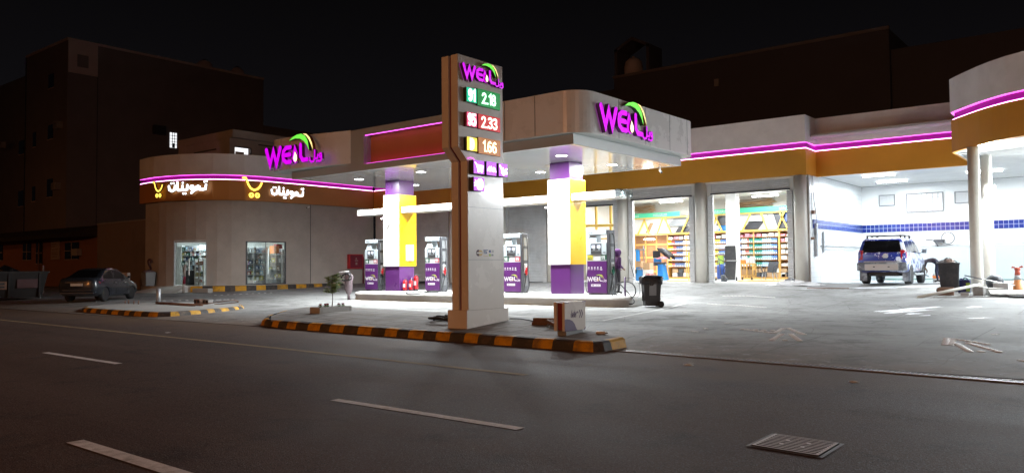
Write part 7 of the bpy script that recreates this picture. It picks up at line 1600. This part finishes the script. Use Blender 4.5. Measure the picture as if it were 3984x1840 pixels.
def banner(x0, x1, label):
    t = thing('green_banner', label, 'banner', (x0, 45.28, 4.6), 0, 'green banners in the garage'); b = MB(); b.box(x0, x1, 45.24, 45.27, 4.64, 4.93); b.build('cloth', 'banner_green', t); b = MB(); f = fr_front(x0, 4.64, 45.24)
    L = x1-x0
    for u in (.06, .55):
        for r in range(2):
            for k in range(9): b.stroke([(L*u+k*.11, .16-r*.09), (L*u+k*.11+.05, .165-r*.09+.02*(k % 3)), (L*u+k*.11+.085, .16-r*.09)], .011, f, 0, .003)
    b.build('writing', 'white_plain', t)
banner(-26.8, -22.65, 'green banner with white writing hanging in the garage bay behind the tyre changer')
banner(-20.9, -12.6, 'long green banner with white writing across the right garage bay')
for i, (x0, x1, lb) in enumerate(((-26.9, -24.8, 'bundle of brown wooden laths on the garage wall above the left banner'), (-19.7, -16.9, 'bundle of brown wooden laths on the garage wall above the right banner'))):
    b = MB()
    for k in range(22): z = 5.0+.03*(k % 9); y = 45.7+.01*k; b.tube([(x0+random.uniform(-.2, .2), y, z+random.uniform(-.1, .3)), (x1+random.uniform(-.2, .2), y, z+random.uniform(-.05, .35))], .018, 5)
    tag(b.build('lath_bundle', 'cardboard'), lb, 'wood laths')
t = thing('wall_emblem', 'round grey emblem with a bar on the garage wall left of the inner pillar', 'emblem', (-19.6, 45.2, 5.2)); b = MB(); b.lathe([(.26, 0), (.32, .015), (.26, .03), (.24, .015), (.26, 0)], 26, (-19.4, 45.6, 5.12), 'y'); b.build('ring', 'steel', t); b = MB(); b.box(-19.8, -19.0, 45.56, 45.6, 5.05, 5.17); b.build('bar', 'steel', t)
# wash-down rack seen through the first open bay
t = thing('yellow_lift', 'yellow tubular lift frame in the open bay behind the Diesel pump', 'lift frame', (-23.8, 39.5, .67)); 
for i, (x, y) in enumerate(((-25.0, 39.2), (-24.25, 39.6), (-22.75, 39.0))):
    b = MB(); b.box(x-.06, x+.06, y-.06, y+.06, .68, 5.2); b.build('post', 'rack_yellow', t)
b = MB(); b.tube([(-25.7, 39.1, 3.92), (-22.4, 39.1, 3.86)], .085, 10); b.build('rail', 'rack_yellow', t)
b = MB(); [b.box(-24.94, -24.31, 39.36, 39.44, z, z+.08) for z in (3.1, 2.4, 1.7)]; b.build('rung', 'rack_yellow', t)
t = thing('wire_basket', 'dark wire basket on a white box seen through the Diesel pump', 'basket', (-26, 41, 2.3))
b = MB()
for k in range(8): b.box(-26.8+k*.16, -26.79+k*.16, 40.9, 40.92, 2.62, 2.95)
for k in range(4): b.box(-26.8, -25.66, 40.9, 40.92, 2.62+k*.11, 2.63+k*.11)
b.build('wires', 'dark_grey', t)
b = MB(); b.box(-26.8, -25.5, 40.8, 41.4, .68, 2.6); b.build('box', 'white_plain', t)
# tyre machines
def machines():
    kw = dict(world=True)
    t = thing('tyre_changer', 'blue tyre changer with a tall swing arm at the left of the garage bay', 'tyre changer', (-22.9, 40.0, .67)); tcg = t
    b = MB(); b.box(-22.9, -22.05, 40.0, 40.6, .68, 1.45); b.build('cabinet', 'machine_blue', t, bevel=.04)
    b = MB(); b.lathe([(.32, 0), (.36, .05), (.1, .07), (.1, .12), (0, .12)], 20, (-22.45, 40.2, 1.47)); b.box(-22.75, -22.15, 40.15, 40.25, 1.50, 1.56); b.build('turntable', 'steel', t)
    b = MB(); b.box(-23.05, -22.8, 40.3, 40.5, .68, 2.85); b.build('column', 'machine_blue', t, bevel=.02)
    b = MB(); b.box(-23.25, -22.35, 40.32, 40.48, 2.80, 2.92); b.tube([(-22.45, 40.4, 2.0), (-22.45, 40.4, 3.15)], .035, 8); b.tube(smoothpts([(-22.5, 40.4, 2.8), (-22.3, 40.4, 2.4), (-22.35, 40.4, 1.9)], 5), .02, 6); b.build('arm', 'mid_grey', t)
    b = MB(); b.box(-23.05, -22.75, 40.0, 40.3, 1.2, 1.45); b.build('pedal_box', 'dark_grey', t)
    t = thing('wheel_balancer', 'blue wheel balancer with a black curved hood and small monitor', 'wheel balancer', (-20.9, 41.2, .67)); wb = t
    b = MB(); b.add([(-21.4,41.0,.68),(-20.6,41.0,.68),(-20.9,41.05,1.8),(-21.35,41.05,1.8),(-21.4,41.7,.68),(-20.6,41.7,.68),(-20.9,41.65,1.8),(-21.35,41.65,1.8)], [(0,1,2,3),(4,7,6,5),(0,4,5,1),(1,5,6,2),(2,6,7,3),(3,7,4,0)]); b.build('cabinet', 'machine_blue', t, bevel=.04)
    b = MB(); b.box(-22.1, -20.9, 40.95, 41.75, 1.78, 1.92); b.box(-22.3, -21.5, 41.0, 41.7, 1.68, 1.80); b.build('tray', 'dark_grey', t, bevel=.02)
    b = MB(); b.box(-21.95, -21.2, 41.3, 41.45, 1.93, 2.2); b.build('panel', 'machine_blue', t, bevel=.02)
    b = MB(); b.box(-22.05, -21.25, 41.32, 41.40, 2.22, 2.72); b.build('monitor', 'pad_black', t, bevel=.02)
    b = MB(); b.tube([(-20.9, 41.3, 1.75), (-20.45, 41.2, 1.75)], .04, 8); b.build('shaft', 'steel', t)
    b = MB(); N = 8; vs = []
    for i in range(N+1):
        u = i/N; x = -21.25+1.35*u; z = 2.90-.0*u-(.55*u**2); hgt = .10+.42*math.sin(u*2.4)
        for y in (40.8, 41.5): vs += [(x, y, z), (x+.12*u, y, z-hgt*.8)]
    b.add(vs, [(4*i, 4*i+4, 4*i+6, 4*i+2) for i in range(N)]+[(4*i, 4*i+1, 4*i+5, 4*i+4) for i in range(N)]+[(4*i+2, 4*i+6, 4*i+7, 4*i+3) for i in range(N)], 0, True); o = b.build('hood', 'pad_black', t); o.modifiers.new('s', 'SOLIDIFY').thickness = .03
    b = MB(); b.tube([(-20.6, 41.55, 1.3), (-20.5, 41.5, 2.5)], .03, 8); b.build('hood_arm', 'steel', t)
    wb.location.x = -21.75; wb.scale = (.62, .8, .85); tcg.scale = (.8, .9, .82)
machines()
for i, (x, y, z, w, h, m, lb) in enumerate(((-22.2, 39.7, .68, .42, .62, 'white_pack', 'white box under the brown cartons beside the tyre changer'), (-22.2, 39.72, 1.30, .42, .4, 'cardboard', 'brown carton with a round mark on top of the white box'), (-22.85, 39.95, 1.46, .34, .34, 'cardboard', 'brown carton standing on the tyre changer'))):
    carton('carton', x+.3, y, z, w, .45, h, m, lb, 'carton', 'cartons by the tyre changer')
t = thing('oil_bucket', 'white and orange oil bucket in front of the wheel balancer', 'bucket', (-21.7, 39.0, .675)); b = MB(); b.lathe([(.17, 0), (.2, .24)], 18, (-21.55, 39.2, .675), m=1); b.lathe([(.2, .24), (.215, .52), (.22, .54), (0, .55)], 18, (-21.55, 39.2, .675)); b.build('body', ['bucket_white', 'bucket_orange'], t); b = MB(); b.lathe([(.205, .27), (.212, .40)], 18, (-21.55, 39.2, .675)); b.build('label', 'red_paint', t)
crumple('work_rag', 'pink_pack', 'pinkish work rag draped over the carton and the balancer tray', 'rag', (-21.6, 40.9, 1.92), .35, .25, .14, 91)
t = thing('yellow_trolley', 'yellow metal trolley beside the wheel balancer', 'trolley', (-20.3, 42.2, .675)); b = MB(); b.box(-20.55, -19.95, 42.0, 42.5, 1.8, 2.3); b.box(-20.55, -19.95, 42.0, 42.5, 1.1, 1.14); b.build('tray', 'rack_yellow', t); b = MB(); [b.box(x-.02, x+.02, y-.02, y+.02, .68, 1.8) for x in (-20.53, -19.97) for y in (42.02, 42.48)]; b.build('legs', 'rack_yellow', t)
for i, (x0, y0, x1, y1, lb) in enumerate(((-20.3, 39.0, -18.1, 38.9, 'low orange ramp strip on the floor of the left garage bay'), (-16.4, 39.3, -13.2, 39.2, 'long low orange ramp strip on the floor under the black chair'), (-16.1, 39.9, -13.3, 39.8, 'second low orange ramp strip further back under the black chair'))):
    b = MB(); b.box(x0, x1, y1-.06, y0+.06, .675, .74); tag(b.build('ramp_strip', 'shelf_orange', bevel=.01), lb, 'ramp strip', 'orange ramp strips on the garage floor')
# blue oil drainer, orange trolley, chair, rags
def garage2():
    t = thing('oil_drainer', 'blue wheeled oil drainer tank with a clear column', 'oil drainer', (-18.1, 41.0, .675)); t.scale = (.9, .9, .85); x, y = -18.1, 41.0
    b = MB(); b.lathe([(.22, .12), (.25, .18), (.25, .95), (.2, 1.03), (.05, 1.05)], 20, (x, y, .675)); b.build('tank', 'drum_blue', t)
    b = MB(); b.box(x-.14, x+.14, y-.1, y+.1, 1.75, 2.3); b.build('sight_column', 'logo_green', t); b = MB()
    for dx in (-.2, .2): b.tube([(x+dx, y, .75), (x+dx, y, 2.4)], .02, 6)
    b.tube([(x-.2, y, 2.4), (x+.2, y, 2.4)], .02, 6); b.build('frame', 'dark_grey', t)
    b = MB(); b.lathe([(.42, 0), (.46, .22), (.4, .2), (.1, .0)], 18, (x-.05, y+.1, 2.75)); b.build('funnel', 'white_plain', t)
    b = MB(); [b.lathe([(.02, -.03), (.09, -.03), (.09, .03), (.02, .03)], 12, (x+dx, y-.1, .765), 'x') for dx in (-.3, .3)]; b.box(x-.32, x+.32, y-.2, y+.2, .77, .80); b.build('wheels', 'rubber', t)
    b = MB(); b.tube(smoothpts([(x+.2, y, 2.3), (x+.34, y-.05, 1.9), (x+.3, y-.05, 1.3), (x+.25, y-.05, 1.0)], 5), .018, 6); b.build('hose', 'rubber', t)
    t = thing('grease_pump', 'dark portable pump with hoses leaning at the left door edge of the right bay', 'pump', (-16.7, 38.0, .675)); b = MB(); b.tube([(-16.85, 38.2, .8), (-17.0, 38.25, 1.9)], .03, 8); b.lathe([(.12, 0), (.12, .3), (.03, .35)], 14, (-16.75, 38.2, .70)); b.lathe([(.02, -.03), (.12, -.03), (.12, .03), (.02, .03)], 14, (-16.62, 38.15, .80), 'y'); b.build('body', 'dark_grey', t); b = MB(); b.tube(smoothpts([(-16.98, 38.2, 1.85), (-16.6, 38.2, 1.6), (-16.75, 38.2, 1.2), (-16.5, 38.2, 1.0)], 6), .02, 6); b.build('hose', 'rubber', t)
    t = thing('tool_trolley', 'orange two tier tool trolley with bottles beside the inner pillar', 'trolley', (-17.6, 43.5, .675)); x0, x1, y0, y1 = -17.95, -17.2, 43.3, 43.8
    b = MB(); b.box(x0, x1, y0, y1, 1.56, 1.62); b.box(x0, x1, y0, y1, .90, .95); b.build('shelf', 'shelf_orange', t); b = MB(); [b.box(x-.03, x+.03, y-.03, y+.03, .80, 1.56) for x in (x0+.03, x1-.03, (x0+x1)/2) for y in (y0+.03, y1-.03)]; b.build('posts', 'shelf_orange', t); b = MB(); [b.lathe([(.02, -.03), (.07, -.03), (.07, .03), (.02, .03)], 12, (x, y0+.05, .75), 'x') for x in (x0+.1, x1-.1)]; b.build('wheels', 'rubber', t)
    for i, (x, z, m, w, h, lb) in enumerate(((-17.85, 1.62, 'bucket_orange', .22, .2, 'orange bottle group on the tool trolley'), (-17.55, 1.62, 'white_plain', .2, .3, 'white bottle on the middle of the tool trolley'), (-17.32, 1.62, 'white_plain', .2, .4, 'tall white bottle at the right of the tool trolley'), (-17.78, .95, 'cardboard', .3, .35, 'brown carton on the lower tier of the tool trolley'), (-17.4, .95, 'brown_pack', .32, .3, 'brown scrap box at the right of the lower trolley tier'))): carton('trolley_item', x, 43.55, z, w, .3, h, m, lb, 'bottle' if i < 3 else 'carton', 'items on the tool trolley')
    t = thing('plastic_chair', 'black plastic armchair with pale legs in the right garage bay', 'chair', (-16.16, 43.0, .675)); x, y = -16.16, 43.0; t.scale = (.82, .82, .68)
    b = MB(); b.box(x-.38, x+.38, y-.35, y+.35, 1.30, 1.36); b.build('seat', 'pad_black', t, bevel=.02)
    b = MB(); b.add([(x-.28,y+.33,1.36),(x+.38,y+.36,1.36),(x+.48,y+.52,2.15),(x-.20,y+.48,2.15),(x-.28,y+.38,1.36),(x+.38,y+.41,1.36),(x+.48,y+.57,2.15),(x-.20,y+.53,2.15)], [(0,1,2,3),(4,7,6,5),(0,4,5,1),(1,5,6,2),(2,6,7,3),(3,7,4,0)]); b.build('backrest', 'dark_grey', t, bevel=.02)
    for s in (-1, 1):
        b = MB(); b.tube(smoothpts([(x+s*.38, y+.4, 1.75), (x+s*.44, y, 1.78), (x+s*.42, y-.3, 1.7), (x+s*.36, y-.3, 1.35)], 4), .03, 8); b.build('armrest', 'pad_black', t)
        for dy in (-.28, .3):
            b = MB(); b.tube([(x+s*.32, y+dy, 1.3), (x+s*.42, y+dy*1.25, .68)], .028, 8); b.build('leg', 'galv', t)
garage2()
crumple('work_cloth', 'tarp_white', 'crumpled pale work cloth lying on the ground before the right garage pillar', 'cloth', (-11.9, 34.6, gz(-11.9, 34.6)), 1.15, .55, .22, 97)
crumple('work_cloth', 'mid_grey', 'grey work cloth bunched on top of the pale cloth by the garage pillar', 'cloth', (-12.1, 34.7, gz(-12, 34.7)+.14), .35, .25, .17, 98)
b = MB(); b.box(-.8, .8, -.05, .05, 0, .03, 0, Matrix.Translation((-10.0, 33.0, gz(-10, 33))) @ Matrix.Rotation(.1, 4, 'Z')); tag(b.build('wood_strip', 'brick_brown'), 'thin brown wood strip lying on the forecourt before the wash bay', 'wood')

# ================================================================ SHOP CONTENTS
packs = {}
def packet(loc, w, h, m, rz, label, group):
    k = (m, round(w, 1), round(h, 1))
    if k not in packs: b = MB(); b.box(-w/2, w/2, -.06, .06, 0, h*.92); b.box(-w*.3, w*.3, -.062, -.0605, h*.2, h*.7, 1); b.box(-w*.42, w*.42, -.05, .05, h*.921, h, 0); o = b.build('packet', [m, 'white_plain']); packs[k] = o
    else: o = packs[k].copy(); COL.objects.link(o)
    o.location = loc; o.rotation_euler = (0, 0, rz); tag(o, label, 'packet', group)
def shop_shelf(x, y, rz, L, label, plabel, group, zs, seed, wire=False):
    t = thing('shop_shelf', label, 'shelf', (x, y, .6), rz, 'shelves inside the shop'); rnd = random.Random(seed); kw = dict(parent=t, world=False)
    b = MB(); [b.box(u-.02, u+.02, -.2, .2, 0, zs[-1]+.35) for u in (-L/2, 0, L/2)]; b.build('upright', 'white_plain', **kw)
    if not wire: b = MB(); b.box(-L/2+.021, L/2-.021, .18, .2, 0, zs[-1]+.34); b.build('backing', 'light_grey', **kw)
    for z in zs: b = MB(); b.box(-L/2+.021, L/2-.021, -.19, .175, z-.02, z); b.build('board', 'white_plain', **kw)
    c, s = math.cos(rz), math.sin(rz)
    for z in zs:
        u = -L/2+.12
        while u < L/2-.1:
            w = rnd.choice((.1, .14, .2)); h = rnd.choice((.15, .2, .25)); 
            if rnd.random() < .85: packet((x+u*c+.1*s, y+u*s-.1*c, .6+z), w, h, rnd.choice(['b_white', 'b_navy', 'b_red', 'b_lemon', 'b_green', 'b_sky', 'b_white', 'brown_pack']), rz, plabel, group)
            u += w+.035
shop_shelf(-46.75, 26.75, R(28), 2.6, 'white shop shelf facing the doorway with packets and bottles', 'small packet on the shelf facing the shop doorway', 'packets on the doorway shelf', (.3, .65, .95, 1.25, 1.55, 1.85, 2.15), 3)
shop_shelf(-45.1, 25.75, R(35), .55, 'white wire rack standing just inside the shop doorway', 'small packet on the wire rack in the shop doorway', 'packets on the wire rack', (.2, .55, .9, 1.25), 5, True)
shop_shelf(-44.3, 29.0, R(40), 1.5, 'white gondola shelf in the left half of the shop window', 'small packet on the gondola behind the shop window', 'packets on the window gondola', (.25, .6, .95, 1.3, 1.65, 2.0), 7)
shop_shelf(-44.4, 31.1, R(62), 1.7, 'tall white shelf in the right half of the shop window', 'small packet on the tall shelf in the right of the shop window', 'packets on the tall window shelf', (.4, .9, 1.4, 1.9), 8)
carton('carton', -43.9, 30.2, 2.55, .5, .4, .5, 'bucket_orange', 'orange carton stacked high in the shop window', 'carton', 'cartons in the shop window')
carton('carton', -44.1, 30.6, 2.86, .4, .4, .3, 'red_paint', 'red carton stacked beside the orange one in the shop window', 'carton', 'cartons in the shop window')
crumple('toy_bag', 'cloth_pale', 'pale stuffed bag at the bottom right of the shop window', 'bag', (-43.3, 29.5, .6), .35, .35, .8, 120)
b = MB(); b.box(-46.2, -45.7, 25.3, 25.7, .6, 1.5); tag(b.build('shop_counter', 'dark_grey', bevel=.02), 'dark counter inside the shop doorway', 'counter')
